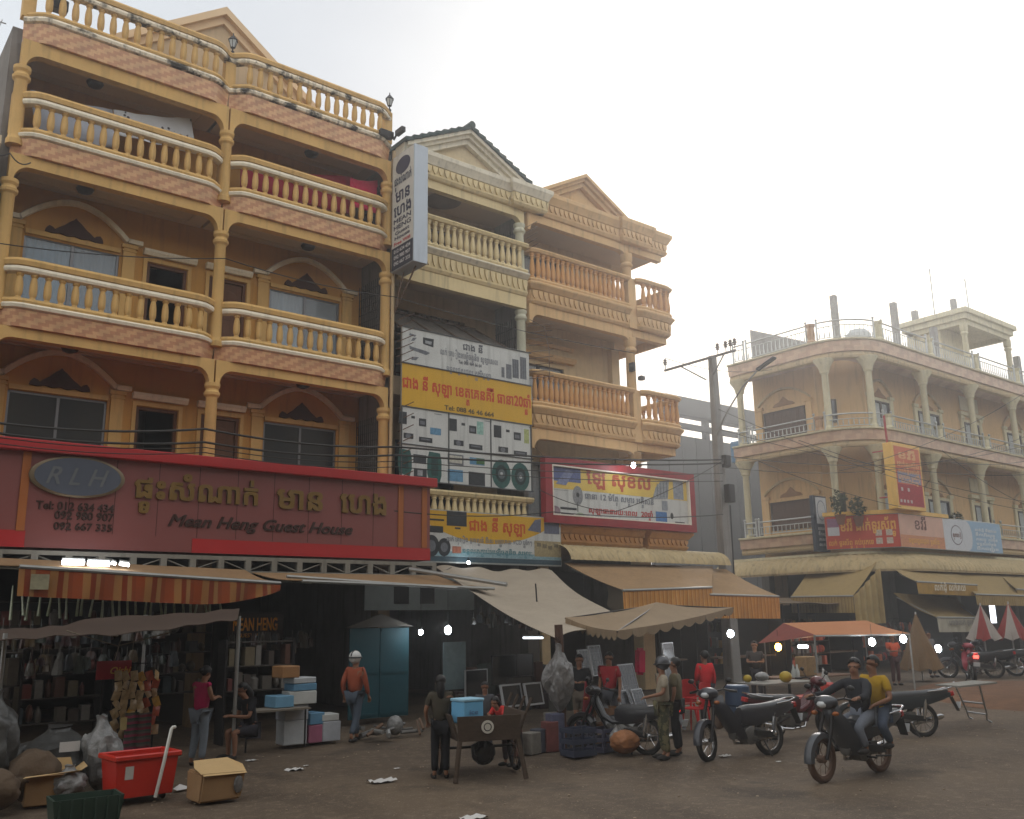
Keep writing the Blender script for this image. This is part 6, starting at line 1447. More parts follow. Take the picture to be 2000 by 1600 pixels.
# main street
def aw_px(px, Yb, Yf, label, cloth, val, drop, **k):
    q = [atY(x, y, Y) for (x, y), Y in zip(px, (Yb, Yb, Yf, Yf))]; return awning('shop_awning', label, *q, cloth, val, drop, **k), q
YV = mat('mustard_valance', (176, 140, 70), .85, noise=.2, streak=.2, bump=0); WV = mat('white_valance', (176, 170, 152), .85, noise=.2, streak=.3, bump=0)
t_, q = aw_px(((1748, 1112), (1862, 1114), (1908, 1142), (1790, 1135)), 19.2, 17.3, 'upper awning of the tan building with white writing on its mustard valance', OLV, YV, .4)
b = MB(); letter(b, 'លក់ដុំ លក់រាយ', (q[3].x+1.1, 17.25, q[3].z-.32), X3, Z3, 2.3, .2, -Y3, lift=.03, bold=.03, cap=.62); b.build('lettering', mat('cream_print', (220, 212, 190), .6, noise=0, bump=0), t_, smooth=0)
t_, q = aw_px(((1745, 1158), (1868, 1168), (1914, 1206), (1830, 1205)), 19.0, 17.3, 'lowest awning of the tan building with a white lettered valance', OLV, WV, .5, sag=.12)
b = MB(); letter(b, 'ហាងលក់ ទូរស័ព្ទ', (q[3].x+.7, 17.25, q[3].z-.3), X3, Z3, 2.2, .16, -Y3, lift=.03, bold=.03, cap=.62); b.build('lettering', mat('grey_valance_print', (120, 116, 112), .6, noise=0, bump=0), t_, smooth=0)
aw_px(((1862, 1114), (1958, 1116), (2002, 1163), (1905, 1160)), 19.2, 17.0, 'long olive awning beside the lettered ones, at the right of the tan building', OLV, STR3, .38)
aw_px(((1950, 1118), (2090, 1122), (2150, 1160), (1985, 1150)), 19.2, 17.2, 'last awning cut off by the right edge of the photo', OLV, STR3, .36)
# orange stall roof
OS = thing('stall_roof', 'orange tarpaulin roof on thin poles over the food stall, its left gable dark red', 'canopy', (21, 14, 0))
ORT = mat('orange_tarpaulin', (180, 118, 74), .8, noise=.12, nscale=1.5, bump=.05); DRT = mat('dark_red_tarpaulin', (120, 46, 34), .85, noise=.2, bump=.05)
r0, r1 = atY(1530, 1217, 15.6), atY(1692, 1212, 15.6); f0, f1 = atY(1592, 1240, 12.9), atY(1777, 1237, 12.9)
h0, h1 = atY(1494, 1252, 17.4), atY(1690, 1236, 17.4); l0 = atY(1480, 1257, 15.2)
b = MB(); b.grid(lambda u, v: f0.lerp(f1, u).lerp(r0.lerp(r1, u), v)-Z3*.03*math.sin(math.pi*v), 14, 6, .01); b.build('roof_sheet', ORT, OS, smooth=1)
b = MB(); b.grid(lambda u, v: r0.lerp(r1, u).lerp(h0.lerp(h1, u), v), 10, 4, .01); b.build('rear_sheet', ORT, OS, smooth=1)
b = MB(); b.add([f0, r0, h0, l0, (f0+l0)/2-Z3*.02], [(0, 1, 2, 3, 4)]); b.build('gable_sheet', DRT, OS, smooth=0)
for p in (f0, f1, h0, h1): b = MB(); b.tube([(p.x, p.y+.02, 0), (p.x, p.y+.02, p.z)], .025, 6); b.build('pole', GALV, OS)
b = MB(); b.tube([f0-Z3*.03, f1-Z3*.03], .02, 5); b.build('front_bar', GALV, OS)
# ================================================================ motorbikes
TYRE = mat('tyre_rubber', (34, 31, 29), .9, noise=.2, bump=.1); DUST = mat('dusty_tyre', (92, 70, 56), .95, noise=.3, bump=.1)
CHR = mat('chrome', (190, 190, 190), .15, .9, noise=.1, bump=0); ENG = mat('engine_alloy', (104, 102, 98), .5, .5, noise=.3, nscale=8, bump=.05)
BLK = mat('black_plastic', (26, 26, 27), .4, noise=.15, bump=0, spec=.4); SEATM = mat('seat_vinyl', (58, 60, 62), .45, noise=.15, bump=.05, spec=.5)
TAIL = mat('tail_lens', (170, 24, 20), .2, noise=0, bump=0, spec=.6); LENS = mat('headlight_lens', (200, 204, 206), .1, noise=0, bump=0, spec=.8); AMB = mat('amber_lens', (150, 84, 34), .2, noise=0, bump=0)
def motorbike(label, x, y, heading, col, scale=1.0, dusty=False, lean=0., bag=None, tail_on=False, steer=0., seat=SEATM, plate=True, stand=True):
    t = thing('motorbike', label, 'motorbike', (0, 0, 0)); bm = mat('bike_paint_%d_%d_%d' % col, col, .28, noise=.12, bump=0, spec=.6)
    ty = DUST if dusty else TYRE
    def wheel(cx, yaw=0.):
        c_ = (cx, 0, .285); b = MB()
        if yaw: b.xf = Matrix.Translation((cx, 0, 0)) @ Matrix.Rotation(yaw, 4, 'Z') @ Matrix.Translation((-cx, 0, 0))
        b.torus(c_, .245, .042, 1, 32, 8, 1.05); w = b.build('wheel', ty, t, smooth=1)
        r = MB(); r.xf = b.xf; r.torus(c_, .205, .014, 1, 32, 6, 1.6)
        r.lathe([(.035, -.05), (.05, -.045), (.05, .045), (.035, .05)], c_, 12, 1)
        for k in range(12): a = k*math.pi/6; r.tube([(cx+.045*math.cos(a), (-1)**k*.03, .285+.045*math.sin(a)), (cx+.2*math.cos(a+.25), 0, .285+.2*math.sin(a+.25))], .0045, 4)
        r.build('rim', CHR if not dusty else mat('dusty_rim', (120, 96, 80), .6, .3), w, smooth=.8)
        return b.xf
    wheel(0); xf = wheel(1.22, steer)
    f = MB(); f.xf = xf
    for s in (-1, 1): f.tube([(1.22, s*.075, .285), (1.06, s*.075, .66), (.98, s*.05, .86)], [.022, .026, .026], 8)
    f.build('front_fork', METD, t)
    f = MB(); f.xf = xf; vs = []
    for i in range(15):
        a = R(-5)+R(150)*i/14; r_ = .31
        for j, (dy, dr) in enumerate(((-.065, -.06), (-.05, .0), (0, .012), (.05, .0), (.065, -.06))): vs.append((1.22+(r_+dr)*math.cos(a), dy, .285+(r_+dr)*math.sin(a)))
    f.add(vs, [(i*5+j, i*5+j+1, (i+1)*5+j+1, (i+1)*5+j) for i in range(14) for j in range(4)]); f.build('front_fender', bm, t, smooth=1)
    # leg shield: two swept wings round the steering head
    f = MB(); prof = [(1.0, .92, .06), (1.04, .82, .13), (1.0, .74, .19), (.9, .6, .21), (.8, .46, .205), (.72, .34, .18), (.66, .28, .12)]
    vs = []
    for (px, pz, w) in prof:
        for u in (-1, -.7, -.3, .3, .7, 1): vs.append((px-.10*abs(u)**2, w*u, pz))
    n_ = len(prof); f.add(vs, [(i*6+j, i*6+j+1, (i+1)*6+j+1, (i+1)*6+j) for i in range(n_-1) for j in range(5)])
    vs2 = [(a-.03, c*.96, d) for a, c, d in vs]; f.add(vs2, [(i*6+j, (i+1)*6+j, (i+1)*6+j+1, i*6+j+1) for i in range(n_-1) for j in range(5)])
    f.build('leg_shield', bm, t, smooth=.9)
    f = MB(); f.xf = xf; f.ell((1.02, 0, .95), (.13, .16, .09), 14, 8); f.build('headlight_cowl', bm, t, smooth=1)
    f = MB(); f.xf = xf; f.ell((1.105, 0, .935), (.055, .08, .05), 12, 6); f.build('headlight', LENS, t, smooth=1)
    for s in (-1, 1): f = MB(); f.xf = xf; f.ell((1.06, s*.15, .82), (.05, .045, .03), 8, 5); f.build('turn_signal', AMB, t, smooth=1)
    f = MB(); f.xf = xf; f.tube([(.86, -.36, .97), (.93, -.2, 1.0), (.97, 0, .96), (.93, .2, 1.0), (.86, .36, .97)], .014, 7); f.tube([(.97, 0, .97), (.92, 0, .76)], .03, 8); f.build('handlebar', METD, t)
    for s in (-1, 1):
        f = MB(); f.xf = xf; f.tube([(.88, s*.27, .975), (.845, s*.39, .965)], .02, 8); f.build('grip', BLK, t)
        f = MB(); f.xf = xf; f.tube([(.93, s*.2, 1.0), (.93, s*.29, 1.1)], .007, 5); f.ell((.93, s*.31, 1.13), (.02, .055, .035), 10, 6); f.build('mirror', BLK, t, smooth=1)
    f = MB(); f.tube([(.95, 0, .82), (.8, 0, .56), (.62, 0, .47), (.3, 0, .5), (-.1, 0, .62)], [.05, .055, .05, .045, .03], 8); f.build('frame_tube', bm, t)
    # seat and side covers
    f = MB(); vs = []
    for (px, w, zt, zb) in ((.54, .06, .72, .66), (.44, .1, .755, .66), (.2, .125, .76, .67), (-.05, .13, .77, .685), (-.2, .125, .79, .695), (-.4, .11, .795, .71), (-.5, .06, .785, .73)):
        vs += [(px, -w, zb), (px, -w*1.02, (zt+zb)/2), (px, -w*.75, zt-.008), (px, 0, zt), (px, w*.75, zt-.008), (px, w*1.02, (zt+zb)/2), (px, w, zb)]
    f.add(vs, [(i*7+j, i*7+(j+1) % 7, (i+1)*7+(j+1) % 7, (i+1)*7+j) for i in range(6) for j in range(7)]+[tuple(range(6, -1, -1)), tuple(42+j for j in range(7))]); f.build('seat', seat, t, smooth=1)
    f = MB(); vs = []
    for (px, w, zt, zb) in ((.56, .07, .68, .5), (.35, .115, .67, .45), (.1, .125, .675, .48), (-.15, .12, .69, .54), (-.4, .09, .715, .61), (-.56, .05, .735, .67)):
        vs += [(px, -w, zt), (px, -w*1.1, (zt+zb)/2), (px, -w*.7, zb), (px, w*.7, zb), (px, w*1.1, (zt+zb)/2), (px, w, zt)]
    f.add(vs, [(i*6+j, i*6+(j+1) % 6, (i+1)*6+(j+1) % 6, (i+1)*6+j) for i in range(5) for j in range(6)]+[tuple(range(5, -1, -1)), tuple(30+j for j in range(6))]); f.build('side_cover', bm, t, smooth=.9)
    f = MB(); f.tube([(-.1, -.15, .745), (-.35, -.15, .77), (-.54, -.1, .81), (-.57, 0, .815), (-.54, .1, .81), (-.35, .15, .77), (-.1, .15, .745)], .013, 7); f.build('grab_rail', CHR, t)
    f = MB(); f.cbox((-.57, 0, .71), (.07, .13, .08), Matrix.Rotation(R(15), 3, 'Y')); f.build('tail_light', mat('lit_tail_lens', (255, 60, 50), .2, noise=0, bump=0, emit=6) if tail_on else TAIL, t, smooth=0, bevel=.012)
    f = MB(); f.add([(-.3, -.08, .6), (-.3, .08, .6), (-.56, .07, .66), (-.56, -.07, .66), (-.66, .06, .42), (-.66, -.06, .42), (-.64, .06, .42), (-.64, -.06, .42)], [(0, 1, 2, 3), (3, 2, 4, 5)]); f.build('rear_fender', BLK, t, smooth=0)
    if plate: f = MB(); f.cbox((-.672, 0, .52), (.008, .16, .11), Matrix.Rotation(R(-16), 3, 'Y')); f.build('number_plate', mat('number_plate', (200, 204, 206), .5, noise=.1, bump=0), t, smooth=0)
    # engine, exhaust, suspension, stands
    f = MB(); f.lathe([(.1, -.1), (.13, -.08), (.13, .08), (.1, .1)], (.42, 0, .32), 14, 1)
    for i in range(6): f.lathe([(.07, .56+i*.03), (.085, .565+i*.03), (.085, .575+i*.03), (.07, .58+i*.03)], (0, 0, .36), 10, 0)
    f.cbox((.25, 0, .34), (.25, .17, .16)); f.build('engine', ENG, t, smooth=.7)
    f = MB(); f.tube([(.68, -.04, .3), (.6, -.1, .22), (.3, -.14, .2), (.1, -.15, .22), (-.02, -.155, .25), (-.42, -.165, .33), (-.46, -.166, .338)], [.02, .022, .024, .03, .045, .05, .03], 10); f.build('exhaust', CHR, t)
    f = MB()
    for s in (-1, 1): f.tube([(0, s*.08, .285), (.3, s*.08, .4)], .02, 6)
    f.build('swing_arm', METD, t)
    for s in (-1, 1): f = MB(); f.tube([(0, s*.11, .3), (-.06, s*.12, .62)], .018, 6); f.tube([(-.015, s*.112, .36), (-.05, s*.118, .56)], .034, 8); f.build('shock_absorber', CHR, t)
    f = MB(); f.cbox((.17, .1, .33), (.42, .02, .09), Matrix.Rotation(R(-8), 3, 'Y')); f.build('chain_case', BLK, t, smooth=0, bevel=.01)
    f = MB(); f.tube([(.4, -.24, .25), (.4, .24, .25)], .014, 6); f.tube([(.2, .1, .24), (.16, .2, .01)] if stand else [(.2, .1, .24), (-.1, .12, .22)], .012, 6); f.build('stand', METD, t)
    if bag: 
        f = MB(); f.ell((.78, -.2, .62), (.14, .1, .2), 12, 8); rr = random.Random(3); f.v = [(a+rr.uniform(-.01, .01), c+rr.uniform(-.01, .01), d) for a, c, d in f.v]; bo = f.build('hanging_bag', mat('carrier_bag', (150, 130, 116), .5, noise=.15, bump=.3), t, smooth=1)
        f = MB(); f.ell((.76, -.3, .58), (.07, .012, .09), 10, 6); f.build('bag_print', mat('bag_red', (156, 40, 44), .5, noise=.1), bo, smooth=1)
    t.scale = (scale,)*3; t.rotation_euler = (R(lean), 0, R(heading)); t.location = (x, y, gz(x, y)-.012)
    return t
def bike_between(label, rear, front, col, **k):
    """parked so that its wheels touch the ground at two points"""
    dx, dy = front[0]-rear[0], front[1]-rear[1]; return motorbike(label, rear[0], rear[1], math.degrees(math.atan2(dy, dx)), col, **k)
bike_between('parked dark motorbike with a red printed carrier bag hung behind its leg shield', (12.52, 9.35), (11.3, 9.55), (44, 46, 54), lean=4, bag=True, steer=R(22), scale=1.02)
bike_between('parked dark red motorbike half hidden between the nearest parked bike and the moving one', (13.95, 10.35), (15.2, 10.0), (86, 28, 34), lean=4, scale=1.0)
bike_between('parked dark motorbike with a chrome tail rail, standing behind the moving riders', (16.2, 8.85), (15.15, 9.65), (40, 48, 52), lean=4, scale=1.02, steer=R(10))
bike_between('dark scooter seen from behind with its red tail light lit, by the solar panels', (11.25, 10.75), (10.95, 11.95), (32, 32, 36), lean=5, scale=1.0, tail_on=True)
bike_between('red motorbike parked far off in front of the tan building, beside the closed brown parasol', (30.1, 14.6), (31.2, 15.3), (150, 40, 56), lean=4, scale=1.15, tail_on=True)
bike_between('black motorbike parked far off under the first red and white parasol', (32.2, 14.9), (31.5, 15.9), (36, 36, 40), lean=4, scale=1.15)
bike_between('black motorbike with a white plate parked far off between the two red and white parasols', (33.3, 14.7), (33.0, 15.9), (40, 40, 44), lean=4, scale=1.15)
RIDEB = motorbike('moving black and grey motorbike with reddish dusty tyres, carrying two riders', 12.22, 7.36, 178, (58, 62, 68), scale=1.03, stand=False, dusty=True, steer=R(3))
# ================================================================ people
SKIN = mat('skin', (138, 98, 74), .6, noise=.1, bump=.02); HAIRM = mat('black_hair', (20, 17, 16), .5, noise=.2, bump=.1)
def skin_mesh(nodes, edges, sub=1, m_=None):
    """one continuous surface grown round a skeleton: nodes = {name: (point, radius)}"""
    names = list(nodes); me = bpy.data.meshes.new('b'); me.from_pydata([tuple(nodes[n][0]) for n in names], [(names.index(a), names.index(c)) for a, c in edges], [])
    o = bpy.data.objects.new('b', me); COL.objects.link(o)
    o.modifiers.new('s', 'SKIN'); o.modifiers['s'].use_smooth_shade = True
    for i, n in enumerate(names):
        r = nodes[n][1]; me.skin_vertices[0].data[i].radius = (r, r) if not isinstance(r, tuple) else r
        me.skin_vertices[0].data[i].use_root = i == 0
    if sub: s = o.modifiers.new('u', 'SUBSURF'); s.levels = sub; s.render_levels = sub
    dg = bpy.context.evaluated_depsgraph_get(); out = bpy.data.meshes.new_from_object(o.evaluated_get(dg)); bpy.data.objects.remove(o); bpy.data.meshes.remove(me)
    out.materials.clear()
    if m_ is not None: out.materials.append(m_)
    out.polygons.foreach_set('use_smooth', [True]*len(out.polygons)); return out
V = Vector
BASE = dict(pelvis=V((0, 0, .93)), waist=V((0, 0, 1.07)), chest=V((.01, 0, 1.26)), neck=V((-.01, 0, 1.43)),
            hipL=V((0, .085, .88)), hipR=V((0, -.085, .88)), kneeL=V((.02, .095, .49)), kneeR=V((.02, -.095, .49)), ankL=V((-.02, .1, .085)), ankR=V((-.02, -.1, .085)), toeL=V((.14, .12, .035)), toeR=V((.14, -.12, .035)),
            shL=V((-.01, .175, 1.385)), shR=V((-.01, -.175, 1.385)), elL=V((-.03, .225, 1.12)), elR=V((-.03, -.225, 1.12)), wrL=V((.04, .235, .87)), wrR=V((.04, -.235, .87)))
def figure(label, x, y, heading, top, J=None, look=(1, 0, 0), shirt=(90, 90, 90), sleeve='short', pants=(40, 42, 50), legs='long', hair='short', helmet=None, shoes=(40, 36, 34), face=False, z0=None, pmat=None, smat=None, fem=False, skirt=None):
    """a person: one continuous body, clothing, hair; J overrides joints (facing +X, left = +Y, 1.70 m tall)"""
    j = {k: v.copy() for k, v in BASE.items()}
    for k, v in (J or {}).items(): j[k] = V(v)
    t = thing('person', label, 'person', (0, 0, 0))
    look = V(look).normalized(); up = V((0, 0, 1)); side = up.cross(look).normalized(); up = look.cross(side).normalized()
    nk = j['neck']; hd = nk+(nk-j['chest']).normalized()*.05+up*.10
    N = {}; E_l = []
    def add(n, p, r, par=None):
        N[n] = (p, r)
        if par: E_l.append((par, n))
    add('pelvis', j['pelvis'], .1); add('waist', j['waist'], .095, 'pelvis'); add('chest', j['chest'], .105, 'waist'); add('nb', nk-(nk-j['chest'])*.15, .075, 'chest'); add('neck', nk+up*.03, .052, 'nb')
    add('jaw', hd-up*.045+look*.03, .06, 'neck'); add('head', hd+up*.035+look*.005, .086, 'jaw'); add('crown', hd+up*.09-look*.005, .06, 'head')
    add('nose', hd+look*.105+up*.0, .014, 'jaw')
    for s, sg in (('L', 1), ('R', -1)):
        add('ear'+s, hd+side*sg*.09+up*.01-look*.01, .018, 'head')
        add('sh'+s, j['sh'+s], .05, 'chest'); add('el'+s, j['el'+s], .041, 'sh'+s); add('wr'+s, j['wr'+s], .027, 'el'+s)
        d = (j['wr'+s]-j['el'+s]).normalized(); p = j['wr'+s]+d*.065; add('palm'+s, p, .03, 'wr'+s)
        w = d.cross(V((0, 0, 1)) if abs(d.z) < .8 else V((1, 0, 0))).normalized(); n_ = w.cross(d).normalized()
        if n_.z > 0: n_ = -n_
        for q in range(4):
            off = w*(-.03+.02*q); L_ = (.045, .055, .052, .04)[q]
            add('fa%d%s' % (q, s), p+off+d*.04, .0095, 'palm'+s); add('fb%d%s' % (q, s), p+off*1.1+d*(.04+L_*.8)+n_*L_*.55, .008, 'fa%d%s' % (q, s))
        add('ta'+s, p+w*.042-d*.005+n_*.01, .011, 'palm'+s); add('tb'+s, p+w*.058+d*.03+n_*.025, .009, 'ta'+s)
        lk = .78 if legs == 'long' else 1.; add('hip'+s, j['hip'+s], .088*lk, 'pelvis'); add('knee'+s, j['knee'+s], .056*lk, 'hip'+s)
        calf = j['knee'+s].lerp(j['ank'+s], .3)-(V((.02, 0, 0))); add('calf'+s, calf, .053*lk, 'knee'+s); add('ank'+s, j['ank'+s], .036, 'calf'+s); add('toe'+s, j['toe'+s], .03, 'ank'+s)
    place('body', skin_mesh(N, E_l, 1, SKIN), t)
    # shirt
    S = {}; Es = []
    S['pelvis'] = (j['pelvis']+V((0, 0, .0)), .15); S['waist'] = (j['waist'], .14 if not fem else .126); S['chest'] = (j['chest'], .15); S['nb'] = (nk-(nk-j['chest'])*.1, .078)
    Es += [('pelvis', 'waist'), ('waist', 'chest'), ('chest', 'nb')]
    for s in 'LR':
        S['sh'+s] = (j['sh'+s], .075); Es.append(('chest', 'sh'+s))
        if sleeve == 'short': S['e'+s] = (j['sh'+s].lerp(j['el'+s], .72), .064); Es.append(('sh'+s, 'e'+s))
        elif sleeve == 'long': S['e'+s] = (j['el'+s], .058); S['w'+s] = (j['el'+s].lerp(j['wr'+s], .92), .044); Es += [('sh'+s, 'e'+s), ('e'+s, 'w'+s)]
        else: S['e'+s] = (j['sh'+s].lerp(j['el'+s], .12), .066); Es.append(('sh'+s, 'e'+s))
    place('shirt', skin_mesh(S, Es, 1, smat or mat('shirt_%d_%d_%d' % tuple(shirt), shirt, .9, noise=.15, nscale=6, bump=.35, bscale=14)), t)
    S = {}; Es = []
    S['pelvis'] = (j['pelvis']-V((0, 0, .02)), .138)
    for s in 'LR':
        S['h'+s] = (j['hip'+s], .102); S['k'+s] = (j['knee'+s] if legs == 'long' else j['hip'+s].lerp(j['knee'+s], .9), .074); Es += [('pelvis', 'h'+s), ('h'+s, 'k'+s)]
        if legs == 'long': S['a'+s] = (j['knee'+s].lerp(j['ank'+s], .9), .062); Es.append(('k'+s, 'a'+s))
    place('trousers', skin_mesh(S, Es, 1, pmat or mat('trousers_%d_%d_%d' % tuple(pants), pants, .9, noise=.2, nscale=5, bump=.3, bscale=12)), t)
    for s in 'LR':
        d = (j['toe'+s]-j['ank'+s]); d.z = 0; d.normalize(); b = MB(); c = j['ank'+s]*.4+j['toe'+s]*.6; b.ell((c.x, c.y, max(.04, c.z-.0)), (.135, .05, .045), 10, 6, Matrix.Rotation(math.atan2(d.y, d.x), 3, 'Z')); b.build('shoe', mat('shoe_%d_%d_%d' % tuple(shoes), shoes, .7), t, smooth=1)
    M3 = Matrix((look, side, up)).transposed()
    if helmet:
        b = MB(); b.ell(hd+up*.05-look*.012, (.135, .12, .13), 16, 10, M3); b.v = [p for p in b.v]; ho = b.build('helmet', mat('helmet_%d_%d_%d' % tuple(helmet), helmet, .25, noise=.1, bump=0, spec=.6), t, smooth=1)
        b = MB(); b.tube([hd+up*.03+look*.12+side*.07*k for k in (-1.2, -.6, 0, .6, 1.2)], .012, 6)
        b.tube([hd+up*.045-look*.012+(look*math.cos(a*.45)*.137+side*math.sin(a*.45)*.122) for a in range(15)], .014, 5); b.tube([hd+up*(.05+.128*math.cos(q))-look*(.012+.135*math.sin(q)) for q in (-1.4, -1, -.5, 0, .5, 1, 1.4)], .016, 5); b.build('peak', BLK, ho)
    else:
        b = MB(); n0 = len(b.v); b.ell(hd+up*.05-look*.018, (.103, .096, .1), 16, 10, M3)
        keep = [i for i, p in enumerate(b.v) if (V(p)-hd).dot(up)+(V(p)-hd).dot(-look)*1.15 > -.005]
        ks = set(keep); b.f, b.fm = map(list, zip(*[(f, m_) for f, m_ in zip(b.f, b.fm) if all(i in ks for i in f)]))
        if hair == 'long':
            b.tube([hd-look*.07+up*.02, hd-look*.1-up*.1, hd-look*.09-up*.22, hd-look*.07-up*.3], [.07, .075, .06, .03], 10)
        if hair == 'bun': b.ell(hd-look*.12+up*.03, (.05, .05, .05), 10, 6)
        b.build('hair', HAIRM, t, smooth=1.2)
    if face:
        b = MB()
        for sg in (-1, 1): b.ell(hd+look*.086+side*sg*.034+up*.022, (.008, .015, .008), 8, 5, M3)
        b.build('eyes', mat('eye_dark', (28, 22, 20), .3, noise=0, bump=0), t, smooth=1)
        b = MB(); b.ell(hd+look*.086-up*.058, (.008, .026, .007), 8, 5, M3); b.build('lips', mat('lips', (120, 66, 58), .5, noise=0, bump=0), t, smooth=1)
    k = top/1.70; t.scale = (k, k, k); t.rotation_euler = (0, 0, R(heading)); t.location = (x, y, gz(x, y)-.01 if z0 is None else z0)
    return t
WALK = dict(kneeL=(.16, .09, .5), ankL=(.2, .09, .1), toeL=(.34, .1, .06), kneeR=(-.06, -.09, .48), ankR=(-.24, -.09, .14), toeR=(-.12, -.1, .04), elL=(-.1, .23, 1.13), wrL=(-.02, .25, .9), elR=(.04, -.23, 1.12), wrR=(.14, -.22, .9))
FWD = dict(elL=(.05, .22, 1.14), wrL=(.26, .1, 1.16), elR=(.05, -.22, 1.14), wrR=(.26, -.1, 1.16))
figure('person in a magenta sleeveless top and grey trousers looking at something held in both hands', 5.6, 14.78, 20, 1.47, {**FWD, 'neck': (.03, 0, 1.43), 'kneeL': (-.02, .09, .49), 'ankL': (-.08, .1, .085), 'toeL': (.08, .12, .035)}, look=(1, 0, -.35), shirt=(176, 30, 84), sleeve='none', pants=(112, 120, 128), hair='bun', fem=True)
SIT = dict(pelvis=(0, 0, .5), waist=(.02, 0, .66), chest=(.08, 0, .86), neck=(.14, 0, 1.02), hipL=(.02, .09, .48), hipR=(.02, -.09, .48), kneeL=(.4, .12, .48), kneeR=(.4, -.12, .48), ankL=(.36, .12, .09), ankR=(.36, -.12, .09), toeL=(.5, .13, .04), toeR=(.5, -.13, .04), shL=(.09, .17, .98), shR=(.09, -.17, .98), elL=(.16, .21, .72), elR=(.16, -.21, .72), wrL=(.38, .1, .74), wrR=(.38, -.1, .74))
figure('person in dark clothes sitting at the goods table, facing the one in the magenta top', 6.55, 15.05, 185, 1.55, SIT, look=(1, 0, -.4), shirt=(34, 34, 38), pants=(46, 44, 50), legs='short', hair='long', face=True, fem=True)
figure('person in a rust orange shirt and a white helmet walking into the shop', 8.7, 15.5, 25, 1.56, WALK, shirt=(150, 74, 48), sleeve='long', pants=(74, 84, 96), helmet=(190, 190, 186))
figure('person in a dark olive top and black trousers pushing the wooden cart, seen from behind', 7.5, 11.0, 60, 1.34, {**FWD, 'elR': (.12, -.24, 1.12), 'wrR': (.3, -.24, .98), 'elL': (-.02, .26, 1.13), 'wrL': (.14, .22, .95), 'neck': (.04, 0, 1.43)}, shirt=(62, 56, 44), pants=(22, 22, 26), hair='long')
figure('child in a dark grey shirt standing behind the cart with a hand out', 9.2, 12.25, 230, 1.16, {**FWD, 'elL': (.12, .2, 1.14), 'wrL': (.32, .14, 1.08), 'wrR': (.2, -.14, 1.0)}, shirt=(66, 66, 70), pants=(50, 54, 64), face=True, look=(1, 0, -.15))
figure('child in a bright red shirt leaning over the side of the wooden cart', 8.95, 11.35, 190, 1.12, {'waist': (.1, 0, 1.04), 'chest': (.24, 0, 1.18), 'neck': (.36, 0, 1.27), 'shL': (.28, .17, 1.26), 'shR': (.28, -.17, 1.26), 'elL': (.42, .2, 1.05), 'wrL': (.62, .1, .98), 'elR': (.42, -.2, 1.05), 'wrR': (.62, -.12, .98)}, shirt=(200, 54, 50), pants=(70, 60, 60), hair='long', look=(1, 0, -.4))
figure('person in a dark red shirt and grey trousers standing before the solar panels', 12.0, 12.3, 200, 1.46, None, shirt=(150, 26, 36), pants=(62, 64, 70), face=True, look=(1, .2, -.2))
figure('person in black standing in the shade left of the dark red shirt', 11.7, 12.75, 220, 1.42, FWD, shirt=(28, 28, 32), pants=(96, 86, 74), sleeve='long', legs='short')
CAMO = mat('camouflage_cloth', (104, 98, 70), .9, noise=1, nscale=7, col2=(58, 60, 42), bump=.2, mixlo=.48, mixhi=.52)
figure('person in a dark motorcycle helmet, pale shirt and camouflage trousers talking by the solar panels', 11.02, 10.15, 150, 1.47, {'elL': (.06, .22, 1.13), 'wrL': (.3, .16, 1.08)}, shirt=(150, 140, 122), pmat=CAMO, helmet=(52, 54, 60), look=(1, .1, 0))
figure('person in an olive shirt and black trousers standing behind the one in camouflage trousers', 11.42, 10.25, 120, 1.46, {'elR': (.0, -.23, 1.12), 'wrR': (.05, -.24, .88)}, shirt=(98, 90, 66), pants=(30, 30, 34), hair='short')
figure('person in a bright red shirt and dark trousers, back turned, beside the red plastic chair', 14.82, 12.5, 75, 1.47, {'elL': (.02, .22, 1.13), 'wrL': (.16, .12, 1.05)}, shirt=(206, 30, 40), sleeve='long', pants=(34, 36, 44))
# the riders: seated joints are given for the bike they sit on
TF = .9
def seat_pose(lean, arms, foot=(.28, .2, .27), knee=(.42, .19, .6), hip=.72):
    p = V((0, 0, hip)); L_ = lean; q = lambda x, y, z: p+V((x, y, z))*TF
    j = dict(pelvis=p, waist=q(.03+L_*.14, 0, .15), chest=q(.05+L_*.34, 0, .34), neck=q(.04+L_*.5, 0, .52))
    for s, sg in (('L', 1), ('R', -1)):
        j['hip'+s] = q(.03, sg*.1, -.02); j['knee'+s] = V((knee[0], sg*knee[1], knee[2])); j['ank'+s] = V((foot[0], sg*foot[1], foot[2]+.06)); j['toe'+s] = V((foot[0]+.13, sg*foot[1], foot[2]+.03))
        j['sh'+s] = q(.04+L_*.45, sg*.18, .47); j['el'+s] = V((arms[0][0], sg*arms[0][1], arms[0][2])); j['wr'+s] = V((arms[1][0], sg*arms[1][1], arms[1][2]))
    return j
bs = 1.03
def on_bike(px, label, j, **k):
    return figure(label, 12.22-px*bs, 7.36+px*.035, 178, 1.70*bs*TF, {n: tuple(v/TF) for n, v in j.items()}, z0=-.005, **k)
on_bike(.26, 'rider in a dark open shirt and pale jeans steering the moving motorbike', seat_pose(.12, ((.38, .31, .98), (.58, .34, .98))), shirt=(36, 38, 44), sleeve='long', pants=(112, 118, 128), face=True, look=(1, .25, .0))
on_bike(-.1, 'passenger in a yellow shirt and blue jeans riding behind on the moving motorbike', seat_pose(.0, ((.1, .26, .92), (.3, .18, .86)), foot=(.14, .24, .3), knee=(.34, .25, .6), hip=.74), shirt=(176, 140, 28), pants=(66, 76, 92), look=(1, -.3, 0))
